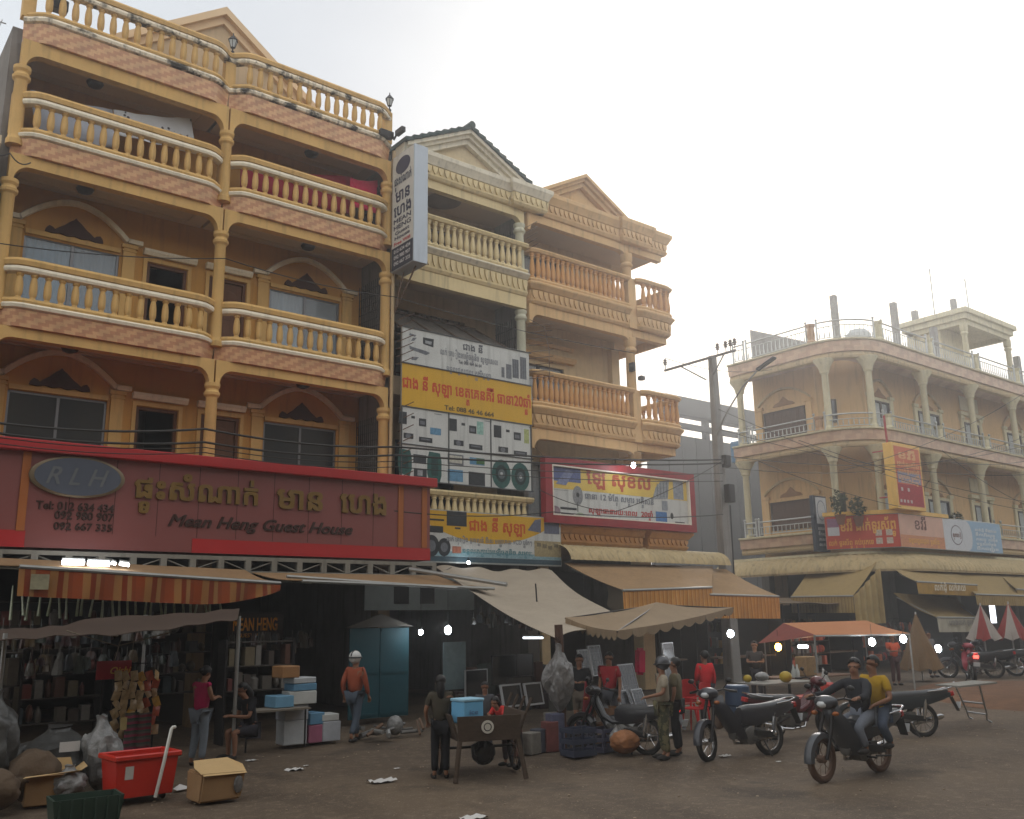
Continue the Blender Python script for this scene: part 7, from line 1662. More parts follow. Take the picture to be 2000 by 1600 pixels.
# far figures in front of the tan building
figure('small far figure in a grey shirt standing behind the red motorbike', 31.4, 16.6, 250, 1.5, shirt=(120, 116, 116), pants=(50, 50, 60))
figure('small far figure in an orange shirt between the brown parasol and the moving riders', 27.3, 15.6, 240, 1.5, FWD, shirt=(206, 84, 44), pants=(80, 50, 50))
figure('cook in dark clothes standing in the shade of the orange stall roof', 19.6, 14.9, 220, 1.5, FWD, shirt=(52, 46, 44), pants=(40, 40, 44))
# ================================================================ the cart
TVB = mat('dark_screen', (24, 25, 28), .2, noise=0, bump=0, spec=.7)
CART = thing('wooden_cart', 'dark wooden handcart with side stakes and a round white emblem on its end board', 'cart', (7.9, 10.4, 0))
WOOD = mat('cart_wood', (74, 60, 48), .9, noise=.35, nscale=3, stretch=(3, 3, 12), bump=.2)
M4 = Matrix.Translation((7.9, 10.4, 0)) @ Matrix.Rotation(R(-23), 4, 'Z')
def lb(): b = MB(); b.xf = M4; return b
b = lb(); b.hexa([(-.44, 0, .5), (.4, 0, .5), (.4, .03, .5), (-.44, .03, .5)], [(-.46, -.03, .82), (.42, -.03, .82), (.42, .0, .82), (-.46, .0, .82)]); b.build('end_board', WOOD, CART, smooth=0)
b = lb(); b.box(-.44, .4, .03, 1.3, .5, .535); b.build('bed', WOOD, CART, smooth=0)
for s in (-1, 1):
    b = lb(); x = -.44 if s < 0 else .4
    b.hexa([(x-.015, .03, .535), (x+.015, .03, .535), (x+.015, 1.3, .535), (x-.015, 1.3, .535)], [(x+s*.1-.015, .0, .84), (x+s*.1+.015, .0, .84), (x+s*.1+.015, 1.32, .84), (x+s*.1-.015, 1.32, .84)]); b.build('side_board', WOOD, CART, smooth=0)
for i in range(4): b = lb(); b.tube([(.44, .15+i*.34, .58), (.62, .13+i*.34, 1.02)], .02, 6); b.build('stake', WOOD, CART)
for x in (-.44, .42): b = lb(); b.tube([(x*.9, .05, .6), (x*1.12, -.06, 0)], .035, 7); b.build('leg', WOOD, CART)
for sx in (-.56, .54):
    b = lb(); b.torus((sx, .72, .34), .31, .032, 0, 30, 8); w_ = b.build('wheel', TYRE, CART)
    b = lb(); b.tube([(sx-.04, .72, .34), (sx+.04, .72, .34)], .035, 8)
    for k in range(10): a = k*math.pi/5; b.tube([(sx, .72, .34), (sx, .72+.3*math.cos(a), .34+.3*math.sin(a))], .009, 4)
    b.build('spokes', RUSTM, w_)
b = lb(); b.tube([(-.56, .72, .34), (.54, .72, .34)], .02, 6)
b.build('axle', METD, CART)
b = lb(); b.lathe([(.085, -.036), (.085, -.044)], (-.05, 0, .68), 20, 1); b.build('emblem', mat('emblem_white', (196, 192, 180), .6, noise=.2, bump=0), CART)
b = lb(); b.tube([(-.05+.05*math.cos(a*.52), -.046, .68+.05*math.sin(a*.52)) for a in range(13)], .006, 4); b.build('emblem_ring', METD, CART)
q = M4 @ Vector((.02, .5, .2)); b = MB(); crumple(b, (q.x, q.y, .12), (.17, .15, .38), 21, amp=.2, fr=4.5, neck=.3, ex=.5); tag(b.build('hanging_sack', mat('black_sack', (34, 34, 36), .35, noise=.3, bump=.4, spec=.5), smooth=.8), 'dark shiny sack slung under the bed of the wooden cart', 'sack')
q = M4 @ Vector((-.34, .12, .84))
BX = thing('cool_box', 'light blue foam cool box standing on the left corner of the wooden cart', 'cool box', tuple(q))
b = MB(); b.box(7.57, 7.9, 10.55, 10.85, .72, 1.0); b.build('box_body', mat('sky_blue_foam', (104, 168, 206), .6, noise=.1, bump=.05), BX, smooth=0, bevel=.012)
b = MB(); b.box(7.56, 7.91, 10.54, 10.86, 1.0, 1.04); b.build('lid', mat('pale_blue_lid', (146, 190, 212), .6), BX, smooth=0, bevel=.01)
b = MB(); letter(b, 'ice', (7.66, 10.546, .84), X3, Z3, .14, .06, -Y3, lift=.005, bold=.02); b.build('print', mat('box_print', (90, 120, 160), .6, noise=0, bump=0), BX, smooth=0)
# ================================================================ left foreground goods
CARD = mat('cardboard', (150, 118, 82), .9, noise=.2, nscale=2.5, bump=.1); CARDL = mat('pale_cardboard', (186, 156, 110), .9, noise=.15, nscale=2, bump=.1)
BINR = mat('red_plastic', (186, 44, 30), .35, noise=.12, nscale=2, bump=.02, spec=.5)
def frame_at(x, y, deg): return Matrix.Translation((x, y, 0)) @ Matrix.Rotation(R(deg), 4, 'Z')
RB = thing('red_bin', 'open red plastic bin with a white label, at the lower left corner', 'bin', (3.95, 12.05, 0)); F4 = Matrix.Translation((*atZ(268, 1562)[:2], 0)) @ Matrix.Rotation(R(4), 4, 'Z') @ Matrix.Scale(.82, 4)
b = MB(); b.xf = F4
z0, z1 = .08, .62
o1 = [(-.41, -.27), (.41, -.27), (.41, .27), (-.41, .27)]; o2 = [(-.46, -.31), (.46, -.31), (.46, .31), (-.46, .31)]
def ring4(P, z, k=1.): return [(x*k, y*k, z) for x, y in P]
vs = ring4(o1, z0)+ring4(o2, z1)+ring4(o2, z1, .95)+ring4(o1, z0+.03, .95); b.add(vs, [(0, 3, 2, 1)]+[(4*r+i, 4*r+(i+1) % 4, 4*r+4+(i+1) % 4, 4*r+4+i) for r in range(3) for i in range(4)]+[(12, 13, 14, 15)]); b.build('tub', BINR, RB, smooth=0, bevel=.03, seg=2)
b = MB(); b.xf = F4; P = [(-.5, -.35), (.5, -.35), (.5, .35), (-.5, .35)]
b.add(ring4(P, .6)+ring4(P, .68)+ring4(P, .68, .9)+ring4(P, .6, .9), [(4*r+i, 4*r+(i+1) % 4, 4*((r+1) % 4)+(i+1) % 4, 4*((r+1) % 4)+i) for r in range(4) for i in range(4)]); b.build('rim', BINR, RB, smooth=0, bevel=.015)
b = MB(); b.xf = F4; b.hexa([(-.32, -.296, .34), (-.2, -.296, .34), (-.2, -.288, .34), (-.32, -.288, .34)], [(-.32, -.31, .52), (-.2, -.31, .52), (-.2, -.3, .52), (-.32, -.3, .52)]); b.build('label', mat('paper_label', (186, 184, 178), .7, noise=.15, bump=0), RB, smooth=0)
for sx in (-.3, .3):
    for sy in (-.18, .18): b = MB(); b.xf = F4; b.lathe([(.045, -.02), (.045, .02)], (sx, sy, .045), 10, 1); b.build('castor', BLK, RB)
b = MB(); b.tube([F4 @ Vector((.12, -.36, .06)), F4 @ Vector((.2, -.38, .5)), F4 @ Vector((.31, -.34, 1.0)), F4 @ Vector((.33, -.34, 1.02)), F4 @ Vector((.37, -.33, 1.02))], .021, 10)
tag(b.build('white_pipe', mat('white_pvc', (196, 196, 188), .4, noise=.1, bump=0)), 'white plastic pipe leaning against the front of the red bin', 'pipe')
CBX = thing('cardboard_box', 'crushed open cardboard box on the ground right of the red bin', 'box', (4.65, 11.65, 0)); G4 = Matrix.Translation((*atZ(418, 1560)[:2], 0)) @ Matrix.Rotation(R(3), 4, 'Z') @ Matrix.Scale(.86, 4)
b = MB(); b.xf = G4; b.hexa([(-.33, -.24, .0), (.28, -.26, .0), (.3, .26, .0), (-.3, .26, .0)], [(-.3, -.26, .38), (.33, -.28, .36), (.34, .28, .4), (-.3, .28, .4)]); b.build('carton', CARD, CBX, smooth=0, bevel=.02, seg=2)
b = MB(); b.xf = G4; b.add([(-.3, -.262, .385), (.33, -.282, .365), (.36, -.1, .44), (.3, .28, .5), (-.2, .3, .5), (-.34, -.05, .45), (-.32, -.26, .38)], [(0, 1, 2, 3, 4, 5, 6)]); b.add([(-.3, -.264, .38), (.33, -.284, .36), (.33, -.32, .345), (-.31, -.31, .36)], [(0, 1, 2, 3)]); b.build('flap', CARDL, CBX, smooth=0, recalc=False)
b = MB(); b.xf = G4; b.ell((.22, -.285, .2), (.07, .02, .12), 10, 6); b.build('torn_film', PLAS, CBX, smooth=1)
b = MB(); b.xf = frame_at(4.5, 12.55, 20); b.add([(0, 0, .01), (.22, -.03, .012), (.14, .12, .06), (.02, .1, .02)], [(0, 1, 2, 3)]); tag(b.build('paper_scrap', mat('white_paper', (196, 194, 190), .8, noise=.1, bump=0), smooth=0, recalc=False), 'scrap of white paper between the red bin and the cardboard box', 'litter')
CB2 = thing('cardboard_box', 'open brown cardboard carton with raised flaps at the far left, among plastic bags', 'box', (2.9, 12.3, 0)); F5 = Matrix.Translation((*atZ(92, 1568)[:2], 0)) @ Matrix.Rotation(R(-8), 4, 'Z') @ Matrix.Scale(.68, 4)
b = MB(); b.xf = F5; b.box(-.4, .42, -.28, .28, 0, .5); b.build('carton', CARD, CB2, smooth=0, bevel=.01)
b = MB(); b.xf = F5; b.add([(-.4, -.28, .502), (.42, -.28, .502), (.5, -.42, .56), (-.46, -.46, .5)], [(0, 1, 2, 3)]); b.add([(.42, -.28, .502), (.42, .28, .502), (.58, .3, .62), (.58, -.3, .6)], [(0, 1, 2, 3)]); b.add([(-.4, .28, .502), (.42, .28, .502), (.36, .36, .7), (-.34, .36, .72)], [(0, 1, 2, 3)]); b.build('flap', CARDL, CB2, smooth=0, recalc=False)
GC = thing('green_crate', 'dark green plastic crate at the bottom left corner', 'crate', (3.1, 11.3, 0)); F6 = frame_at(3.1, 11.45, -4)
b = MB(); b.xf = F6; P = [(-.36, -.22), (.36, -.22), (.36, .22), (-.36, .22)]
b.add(ring4(P, 0, .9)+ring4(P, .26)+ring4(P, .26, .93)+ring4(P, .03, .85), [(0, 3, 2, 1)]+[(4*r+i, 4*r+(i+1) % 4, 4*r+4+(i+1) % 4, 4*r+4+i) for r in range(3) for i in range(4)]+[(12, 13, 14, 15)])
for i in range(6): b.box(-.3+i*.12, -.28+i*.12, -.235, -.2, .02, .25)
b.build('tub', mat('dark_green_plastic', (44, 62, 52), .45, noise=.15, bump=0), GC, smooth=0)
def sack(name, label, x, y, r, h, m_, seed, lean=(0, 0), tie=True):
    b = MB(); crumple(b, (x, y, 0), (r, r*.9, h), seed, amp=.26 if tie else .14, fr=3.5 if r > .3 else 4.5, neck=.35 if tie else 0, ex=.5)
    b.v = [(px+lean[0]*pz, py+lean[1]*pz, pz) for px, py, pz in b.v]
    return tag(b.build(name, m_, smooth=.8), label, 'bag', 'bags and sacks at the left')
GREYS = mat('grey_plastic_sack', (74, 74, 72), .4, noise=.4, nscale=4, bump=.8, bscale=9, spec=.5); CLEAR = mat('clear_bag_of_foam', (136, 136, 134), .35, noise=.65, nscale=9, bump=.8, bscale=18, spec=.5); TANS = mat('tan_sack', (92, 76, 60), .9, noise=.25, nscale=5, bump=.4)
sack('plastic_sack', 'large bulging grey plastic sack with a white tag, second from the left edge', 3.2, 13.6, .5, .82, GREYS, 1, (.12, 0))
sack('plastic_sack', 'pale clear plastic bag full of white packets, just left of the red bin', 3.75, 13.05, .24, .95, CLEAR, 2, (-.1, 0))
sack('plastic_sack', 'tall grey plastic sack standing at the left edge', 2.45, 13.3, .3, 1.35, GREYS, 3)
sack('plastic_sack', 'small pale plastic bag drooping between the clear bag and the brown carton', 3.25, 12.75, .2, .42, CLEAR, 4)
sack('tan_sack', 'squat tan sack on the ground at the left edge, behind the carton', 2.35, 12.6, .34, .5, TANS, 5, tie=False)
sack('tan_sack', 'tan sack lying behind the brown carton with flaps', 2.9, 13.0, .32, .62, TANS, 6, tie=False)
p = atY(133, 1457, 13.2); b = MB(); b.grid(lambda u, v: (p.x-.12+.24*u, 13.12-.02*math.sin(3*u), p.z-.06+.12*v), 4, 4, .004); tag(b.build('white_tag', mat('white_paper', (196, 194, 190)), smooth=1), 'white paper tag stuck on the large grey sack', 'tag')
# ================================================================ snack rack
SR = thing('snack_rack', 'wire rack under the brown stall canopy with a red header card', 'rack', (4.7, 15.3, 0))
b = MB(); b.tube([(4.42, 15.3, 0), (4.42, 15.3, 1.6)], .015, 6).tube([(5.05, 15.3, 0), (5.05, 15.3, 1.6)], .015, 6)
for i in range(6): b.tube([(4.42, 15.28, .5+i*.2), (5.05, 15.28, .5+i*.2)], .009, 5)
b.build('wire_frame', METD, SR)
y_ = 15.2; q0, q1 = atY(190, 1292, y_), atY(255, 1325, y_)
b = MB(); b.box(q0.x, q1.x, y_, y_+.015, q1.z, q0.z); ho = b.build('header_card', mat('red_card', (168, 30, 44), .5, noise=.15, bump=0), SR, smooth=0)
b = MB(); letter(b, 'Oishi', (q0.x+.2, y_-.002, q1.z+.08), X3, Z3, .3, .1, -Y3, shear=.3, bold=.03); b.build('card_lettering', mat('card_gold', (214, 160, 60), .5, noise=0, bump=0), ho, smooth=0)
b = MB(); b.tube([((q0.x+q1.x)/2, y_, q0.z), ((q0.x+q1.x)/2+.02, y_-.3, 2.1)], .006, 4); b.build('string', mat('rope', (140, 128, 110)), SR)
def packet_mesh(name, m_, w=.11, h=.15):
    b = MB(); b.grid(lambda u, v: (w*(u-.5), -.02*math.sin(math.pi*u)*math.sin(math.pi*v)-.003, h*(v-.5)), 6, 6); b.grid(lambda u, v: (w*(u-.5), .02*math.sin(math.pi*u)*math.sin(math.pi*v)+.003, h*(v-.5)), 6, 6); b.ms = [m_]; return b.data(name, smooth=1.3)
def foil(c): return mat('foil_%d_%d_%d' % c, c, .3, noise=.45, nscale=16, bump=.3, bscale=30, spec=.6)
pk = [packet_mesh('snack_packet', foil(c)) for c in ((214, 136, 56), (222, 100, 40), (196, 168, 124), (186, 80, 44), (216, 166, 66), (176, 140, 100))]
rr = random.Random(11)
for r_ in range(7):
    for c_ in range(6):
        o = place('snack_packet', pk[(c_ // 2+rr.randrange(0, 3)+(0 if c_ < 2 else 1)) % 6] if c_ > 1 else pk[2])
        o.location = (4.44+c_*.115+rr.uniform(-.02, .02), 15.2-rr.uniform(.0, .06), 1.32-r_*.135+rr.uniform(-.02, .02)); o.rotation_euler = (rr.uniform(-.5, .1), rr.uniform(-.5, .5), rr.uniform(-.6, .6))
        tag(o, 'small foil snack packet hanging on the rack under the red card', 'packet', 'snack packets on the rack')
for i, (px, c) in enumerate(((255, (150, 60, 90)), (280, (120, 40, 60)))):
    p = atY(px, 1440, 15.0); b = MB(); b.grid(lambda u, v: (p.x-.1+.2*u, 15.0-.03*math.sin(u*6), p.z-.2+.55*v), 10, 6, .02); tag(b.build('hanging_cloth', stripes('checked_cloth_%d' % i, [(0, c), (.4, (90, 84, 80)), (.7, (60, 80, 70))], 2, .09), smooth=1.3), ('wide' if i == 0 else 'narrow')+' strip of patterned cloth hanging below the snack packets, '+('left' if i == 0 else 'right')+' of two', 'cloth')
p = atY(243, 1413, 15.0); b = MB(); b.box(p.x-.06, p.x+.06, 14.98, 15.0, p.z-.09, p.z+.09); tag(b.build('price_card', mat('cream_card', (196, 176, 120), .8)), 'cream price card hanging at the foot of the snack packets', 'card')
# ================================================================ shelves of goods in the dark shops
def shelf(label, x0, x1, y, z0, z1, nz, seed, cols, fill=.85, glabel=None):
    s = thing('goods_shelf', label, 'shelf', ((x0+x1)/2, y, 0)); rr = random.Random(seed)
    b = MB()
    for i in range(nz+1): b.box(x0, x1, y-.0, y+.35, z0+(z1-z0)*i/nz-.012, z0+(z1-z0)*i/nz+.012)
    b.build('board', mat('shelf_board', (56, 50, 44), .8, noise=.2, bump=0), s, smooth=0)
    for x in (x0, x1): b = MB(); b.box(x-.02, x+.02, y-.003, y+.352, 0, z1+.05); b.build('upright', METD, s, smooth=0)
    for i in range(nz):
        x = x0+.06
        while x < x1-.1:
            w = rr.uniform(.09, .2); h = rr.uniform(.45, .85)*(z1-z0)/nz
            if rr.random() < fill and x+w < x1-.03:
                key = rr.randrange(4)
                b = MB()
                if key < 2: b.box(x, x+w*.9, y+.03, y+.26, z0+(z1-z0)*i/nz+.013, z0+(z1-z0)*i/nz+.013+h)
                elif key == 2: b.lathe([(w*.42, 0), (w*.45, .02), (w*.45, h*.7), (w*.2, h*.85), (w*.2, h)], (x+w*.45, y+.14, z0+(z1-z0)*i/nz+.013), 10)
                else: b.ell((x+w*.45, y+.14, z0+(z1-z0)*i/nz+.013+h*.45), (w*.45, .12, h*.45), 10, 6)
                c = rr.choice(cols); o = b.build(('box_of_goods', 'box_of_goods', 'jar', 'packet_of_goods')[key], mat('goods_%d_%d_%d' % c, c, .5, noise=.3, nscale=12, bump=0, spec=.4), smooth=.8 if key > 1 else 0)
                tag(o, glabel[0 if key < 2 else key-1], ('box', 'jar', 'packet')[0 if key < 2 else key-1], glabel[3])
            x += w+rr.uniform(.0, .05)
    return s
PAL = [(84, 78, 70), (66, 58, 52), (92, 46, 40), (50, 60, 64), (98, 88, 68), (44, 44, 48), (108, 104, 98), (80, 52, 40)]
def gl(where): return ['small box of goods on the '+where, 'small jar on the '+where, 'small rounded packet on the '+where, 'goods on the '+where]
shelf('dark shelf of packets and jars at the left end of the guest house shop', 3.15, 4.9, 17.6, .5, 2.5, 5, 21, PAL, glabel=gl('shelf left of the snack rack'))
shelf('tall shelf of bottles and packets behind the person in magenta', 6.0, 7.2, 18.6, .8, 2.3, 4, 22, PAL, glabel=gl('shelf behind the person in magenta'))
shelf('low shelf of boxes at the far left edge', 2.4, 3.2, 15.6, .3, 1.7, 3, 23, PAL, glabel=gl('low shelf at the far left edge'))
hb = MB()
for i in range(26):
    x = 3.3+i*.14; p = random.Random(i); z = 2.5-p.uniform(0, .1); b = MB(); b.tube([(x, 17.3+p.uniform(-.2, .2), 2.75), (x+p.uniform(-.07, .07), 17.3, z-.22)], [.012, .026], 5); tag(b.build('hanging_strip', foil((170, 180, 150)), smooth=.8), 'thin shiny strip of sachets hanging below the orange striped valance', 'sachet strip', 'sachet strips below the valance')
# hanging and standing stock that fills the dark shops
def hang_row(label, group, x0, x1, y, z, n_, seed, cols, hh=(.25, .55), nm='hanging_bag', cat='bag'):
    rr = random.Random(seed)
    for i in range(n_):
        x = x0+(x1-x0)*(i+rr.uniform(.2, .8))/n_; h = rr.uniform(*hh); w = rr.uniform(.1, .2); yy = y+rr.uniform(-.25, .25); zz = z+rr.uniform(-.08, .08); b = MB()
        b.grid(lambda u, v: (x+w*(u-.5)*(1-.5*v*v), yy+.04*math.sin(u*7+i)*(1-v)-.03*math.sin(math.pi*u), zz-h+h*v), 5, 6); b.grid(lambda u, v: (x+w*(u-.5)*(1-.5*v*v), yy+.06+.03*math.sin(math.pi*u), zz-h+h*v), 5, 6); b.tube([(x, yy+.03, zz-.02), (x, yy+.03, zz+.16)], .006, 4)
        tag(b.build(nm, foil(rr.choice(cols)), smooth=.9), label, cat, group)
DK = [(62, 56, 48), (70, 44, 34), (46, 52, 56), (84, 80, 72), (54, 34, 36), (42, 50, 42), (84, 68, 44)]
hang_row('small bag hanging in the upper row at the front of the guest house shop', 'bags hanging in the guest house shop', 2.9, 5.6, 16.4, 2.0, 30, 1, DK, (.12, .26))
hang_row('small bag hanging behind the snack rack at the front of the guest house shop', 'bags hanging behind the snack rack', 3.2, 5.9, 16.9, 1.6, 30, 2, DK, (.12, .3))
hang_row('dark bag hanging above the jars behind the goods table', 'bags hanging behind the goods table', 7.6, 9.4, 18.6, 1.85, 16, 3, DK, (.12, .35))
hang_row('cable coil bag hanging in the appliance shop', 'bags hanging in the appliance shop', 13.2, 16.2, 18.2, 2.2, 24, 4, DK, (.12, .35))
rr = random.Random(77)
for i in range(34):
    x = 12.4+(i % 17)*.24+rr.uniform(-.05, .05); y = 17.4+rr.uniform(-.5, .8)+(i//17)*.5; h = rr.uniform(.3, 1.1); c = DK[i % 7]
    b = MB(); b.cbox((x, y, h/2), (rr.uniform(.2, .36), rr.uniform(.2, .34), h), Matrix.Rotation(rr.uniform(-.3, .3), 3, 'Z')); tag(b.build('appliance_box', mat('stock_%d' % (i % 7), c, .7, noise=.35, nscale=7, bump=0), smooth=0, bevel=.012), 'appliance box stacked on the floor of the dark middle shop', 'box', 'appliance boxes on the middle shop floor')
b = MB(); b.box(11.2, 14.4, 19.6, 19.66, 2.35, 3.15); IW = b.build('inner_sign', mat('inner_sign_grey', (104, 108, 104), .6, noise=.3, nscale=2, bump=0), smooth=0); tag(IW, 'grey sign panel with two dark pictures, in the shade behind the bare beige awning', 'sign')
b = MB()
for x in (12.0, 12.75): b.box(x, x+.42, 19.585, 19.598, 2.5, 3.05)
b.build('printed_pictures', TVB, IW, smooth=0)
# sign with amber letters in the shop
p, q = atY(455, 1232, 19.2), atY(542, 1206, 19.2)
SG = thing('shop_sign', 'dark sign board with amber letters deep in the guest house entrance', 'sign', (p.x, 19.2, p.z))
b = MB(); b.box(p.x-.1, q.x+.15, 19.21, 19.26, p.z-.2, q.z+.1); b.build('board', mat('dark_board', (38, 26, 20), .4, noise=.1, bump=0), SG, smooth=0)
b = MB(); letter(b, 'MEAN HENG', (p.x, 19.2, p.z), X3, Z3, q.x-p.x, q.z-p.z, -Y3, bold=.035); letter(b, 'GUEST HOUSE', (p.x+.1, 19.2, p.z-.14), X3, Z3, (q.x-p.x)*.75, .08, -Y3, bold=.02); b.build('lettering', mat('amber_letters', (226, 150, 44), .4, noise=0, bump=0), SG, smooth=0)
# ================================================================ goods table with foam boxes
GT_ = thing('goods_table', 'low folding table piled with pale boxes in front of the guest house', 'table', (7.3, 15.6, 0))
b = MB(); b.box(6.55, 7.75, 15.35, 15.9, .62, .65); b.build('table_top', mat('table_board', (120, 112, 100), .7), GT_, smooth=0)
for x in (6.62, 7.68):
    for y in (15.4, 15.85): b = MB(); b.tube([(x, y, 0), (x, y, .62)], .016, 6); b.build('leg', METD, GT_)
BXC = ((176, 180, 182), (110, 156, 184), (186, 188, 184), (96, 140, 170), (170, 174, 180), (150, 110, 70), (160, 96, 120))
spec = [('white foam box at the foot of the stack, left', 7.62, .02, .42, .4, 0), ('pale foam box on the left foam box at the stack foot', 7.62, .425, .44, .26, 4), ('blue and white box on the goods table, left', 7.35, .655, .36, .2, 1), ('large white wrapped bundle on the table edge', 7.72, .69, .5, .22, 2), ('blue box lying on the large white bundle', 7.74, .915, .44, .12, 3), ('white box on top of the blue one', 7.72, 1.04, .44, .1, 0), ('pink wrapped box at the foot of the stack, centre', 8.0, .02, .26, .3, 6), ('grey wrapped box at the foot of the stack, right', 8.3, .02, .36, .34, 4), ('blue bundle on the pink wrapped box', 8.0, .325, .3, .2, 3), ('pale bundle on the grey wrapped box', 8.28, .365, .34, .12, 2), ('brown cardboard box on the topmost white box', 7.45, 1.145, .34, .2, 5)]
for i, (lb_, x, z, w, h, c) in enumerate(spec):
    y = 15.55 if .6 < z else 15.6; b = MB(); b.xf = Matrix.Translation((x, y+.2, 0)) @ Matrix.Rotation(R((i*37 % 11)-5), 4, 'Z') @ Matrix.Translation((-x, -y-.2, 0)); b.box(x-w/2, x+w/2, y, y+.4, z, z+h); tag(b.build('wrapped_box', mat('boxwrap_%d' % c, BXC[c], .5, noise=.2, nscale=6, bump=.05), smooth=0, bevel=.012), lb_, 'box', 'stacked boxes by the goods table')
sh2 = shelf('open rack of jars behind the goods table', 6.7, 8.0, 16.6, .9, 1.75, 2, 31, PAL, glabel=gl('rack behind the goods table'))
# teal doors, junk pile
TD = thing('teal_gate', 'pair of dark teal metal doors inside the shop right of the orange shirted person', 'gate', (10.6, 17.9, 0))
TEAL = mat('teal_paint', (30, 78, 88), .6, noise=.2, nscale=2, bump=.05)
for i, (a, c) in enumerate(((9.9, 10.62), (10.64, 11.36))):
    b = MB(); b.box(a, c, 17.9, 17.94, .1, 1.95)
    for z in (.15, 1.0, 1.88): b.box(a+.02, c-.02, 17.88, 17.897, z, z+.05)
    b.build('door_leaf', TEAL, TD, smooth=0)
b = MB(); b.prism([(9.8, 1.97), (11.46, 1.97), (10.63, 2.25)], 1, 17.86, 17.95); b.build('pediment', mat('grey_timber', (96, 92, 86), .8), TD, smooth=0)
rr = random.Random(8)
for i in range(14):
    x, y = 9.35+rr.uniform(-.5, .7), 15.35+rr.uniform(-.3, .4); b = MB(); a = rr.uniform(0, 3.1); l = rr.uniform(.25, .55); b.tube([(x-l*math.cos(a)/2, y-l*math.sin(a)/2, .04+rr.uniform(0, .16)), (x+l*math.cos(a)/2, y+l*math.sin(a)/2, .05+rr.uniform(0, .25))], rr.uniform(.02, .05), 7); tag(b.build('scrap_tube', (PLAS, GALV, RUSTM, mat('grey_rag', (110, 108, 104), .9))[i % 4]), 'loose piece of scrap in the low heap before the teal doors', 'scrap', 'scrap heap before the teal doors')
b = MB(); b.ell((9.55, 15.5, .2), (.16, .14, .18), 12, 8); tag(b.build('crumpled_bag', CLEAR, smooth=1), 'crumpled white plastic bag on the scrap heap', 'bag')
# ================================================================ television and solar panel shop (middle)
SOL = mat('solar_cells', (40, 46, 58), .2, noise=.3, nscale=20, bump=0, spec=.7); ALU = mat('aluminium_edge', (178, 180, 182), .35, .5, noise=.1, bump=0)
def flat_panel(name, label, cat, x, y, z, w, h, tilt, yaw, face, edge, ew=.025, group=None, grid=False):
    t = thing(name, label, cat, (0, 0, 0), group)
    b = MB(); 
    for (p, q, r_, s_) in ((-w/2, -w/2+ew, 0, h), (w/2-ew, w/2, 0, h), (-w/2+ew, w/2-ew, 0, ew), (-w/2+ew, w/2-ew, h-ew, h)): b.box(p, q, -.02, .02, r_, s_)
    b.build('frame', edge, t, smooth=0)
    b = MB().mat(face); b.box(-w/2+ew, w/2-ew, -.012, .012, ew, h-ew)
    if grid:
        b.mat(mat('cell_line', (120, 124, 128), .4, noise=0, bump=0))
        n_ = max(3, int(w/.09))
        for i in range(1, n_): b.box(-w/2+w*i/n_-.003, -w/2+w*i/n_+.003, -.0145, -.0122, ew, h-ew)
        for i in range(1, 4): b.box(-w/2+ew, w/2-ew, -.0145, -.0122, h*i/4-.002, h*i/4+.002)
    b.build('face', None, t, smooth=0)
    t.location = (x, y, z); t.rotation_euler = (R(-tilt), 0, R(yaw)); return t
def at_px(px, py, Y): p = atY(px, py, Y); return p.x, p.y, p.z
for i, (px, py, Y, w, h, lb_) in enumerate(((985, 1308, 16.5, .8, .62, 'large black television standing in the shade, left of the wrapped parasol'), (930, 1340, 17, .7, .7, 'dark appliance crate with a thin pale edge, behind the child in grey'), (1025, 1300, 16.3, .55, .5, 'black television just left of the wrapped parasol'), (1015, 1345, 15.6, .8, .5, 'low black television under the other one by the wrapped parasol'))):
    x, y, z = at_px(px, py, Y); flat_panel('television', lb_, 'television', x, y, max(.02, z-h/2), w, h, 0, 10, TVB, METD if i != 1 else ALU, .02)
x, y, z = at_px(888, 1300, 17.2); pb = MB(); pb.box(x-.3, x+.3, 17.2, 17.22, z-.5, z+.5); tag(pb.build('poster', mat('pale_poster', (120, 140, 144), .6, noise=.4, nscale=3, bump=0), smooth=0), 'faded pale blue poster on the shop wall above the cart', 'poster')
for (px, py, Y, w, h, tilt, lb_, gr) in ((1146, 1300, 13.9, .38, .62, 8, 'narrow ribbed solar panel right of the wrapped parasol', True), (1168, 1290, 13.6, .42, .58, 10, 'solar panel with a bright frame left of the dark red shirt', True), (1238, 1338, 13.6, .62, .85, 14, 'tall tilted solar panel behind the dark red shirt', True), (1222, 1365, 13.2, .36, .34, 20, 'small solar panel below the tall one, left of two', True), (1252, 1363, 13.2, .42, .36, 20, 'small solar panel below the tall one, right of two', True), (1236, 1410, 12.8, .4, .36, 28, 'pale small panel leaning lowest behind the scooter seat', False), (1310, 1300, 14.6, .5, 1.0, 4, 'dark framed door panel behind the helmeted person', False)):
    x, y, z = at_px(px, py, Y); flat_panel('solar_module' if gr or 'pale' in lb_ else 'glazed_door', lb_, 'solar panel' if gr or 'pale' in lb_ else 'panel', x, y, max(.02, z-h/2), w, h, tilt, 14, SOL if gr else (mat('pale_panel', (150, 154, 152), .4, noise=.2) if 'pale' in lb_ else TVB), ALU, .02, grid=gr)
x, y, z = at_px(1250, 1292, 12.9); b = MB(); b.cbox((x, y, z), (.26, .12, .5), Matrix.Rotation(R(4), 3, 'Y')); o = b.build('pink_case', mat('pink_plastic', (206, 34, 84), .4, noise=.1, bump=0), smooth=0, bevel=.05, seg=3); tag(o, 'bright pink rounded case hanging in front of the tall solar panel', 'case')
x, y, z = at_px(960, 1364, 14.0)
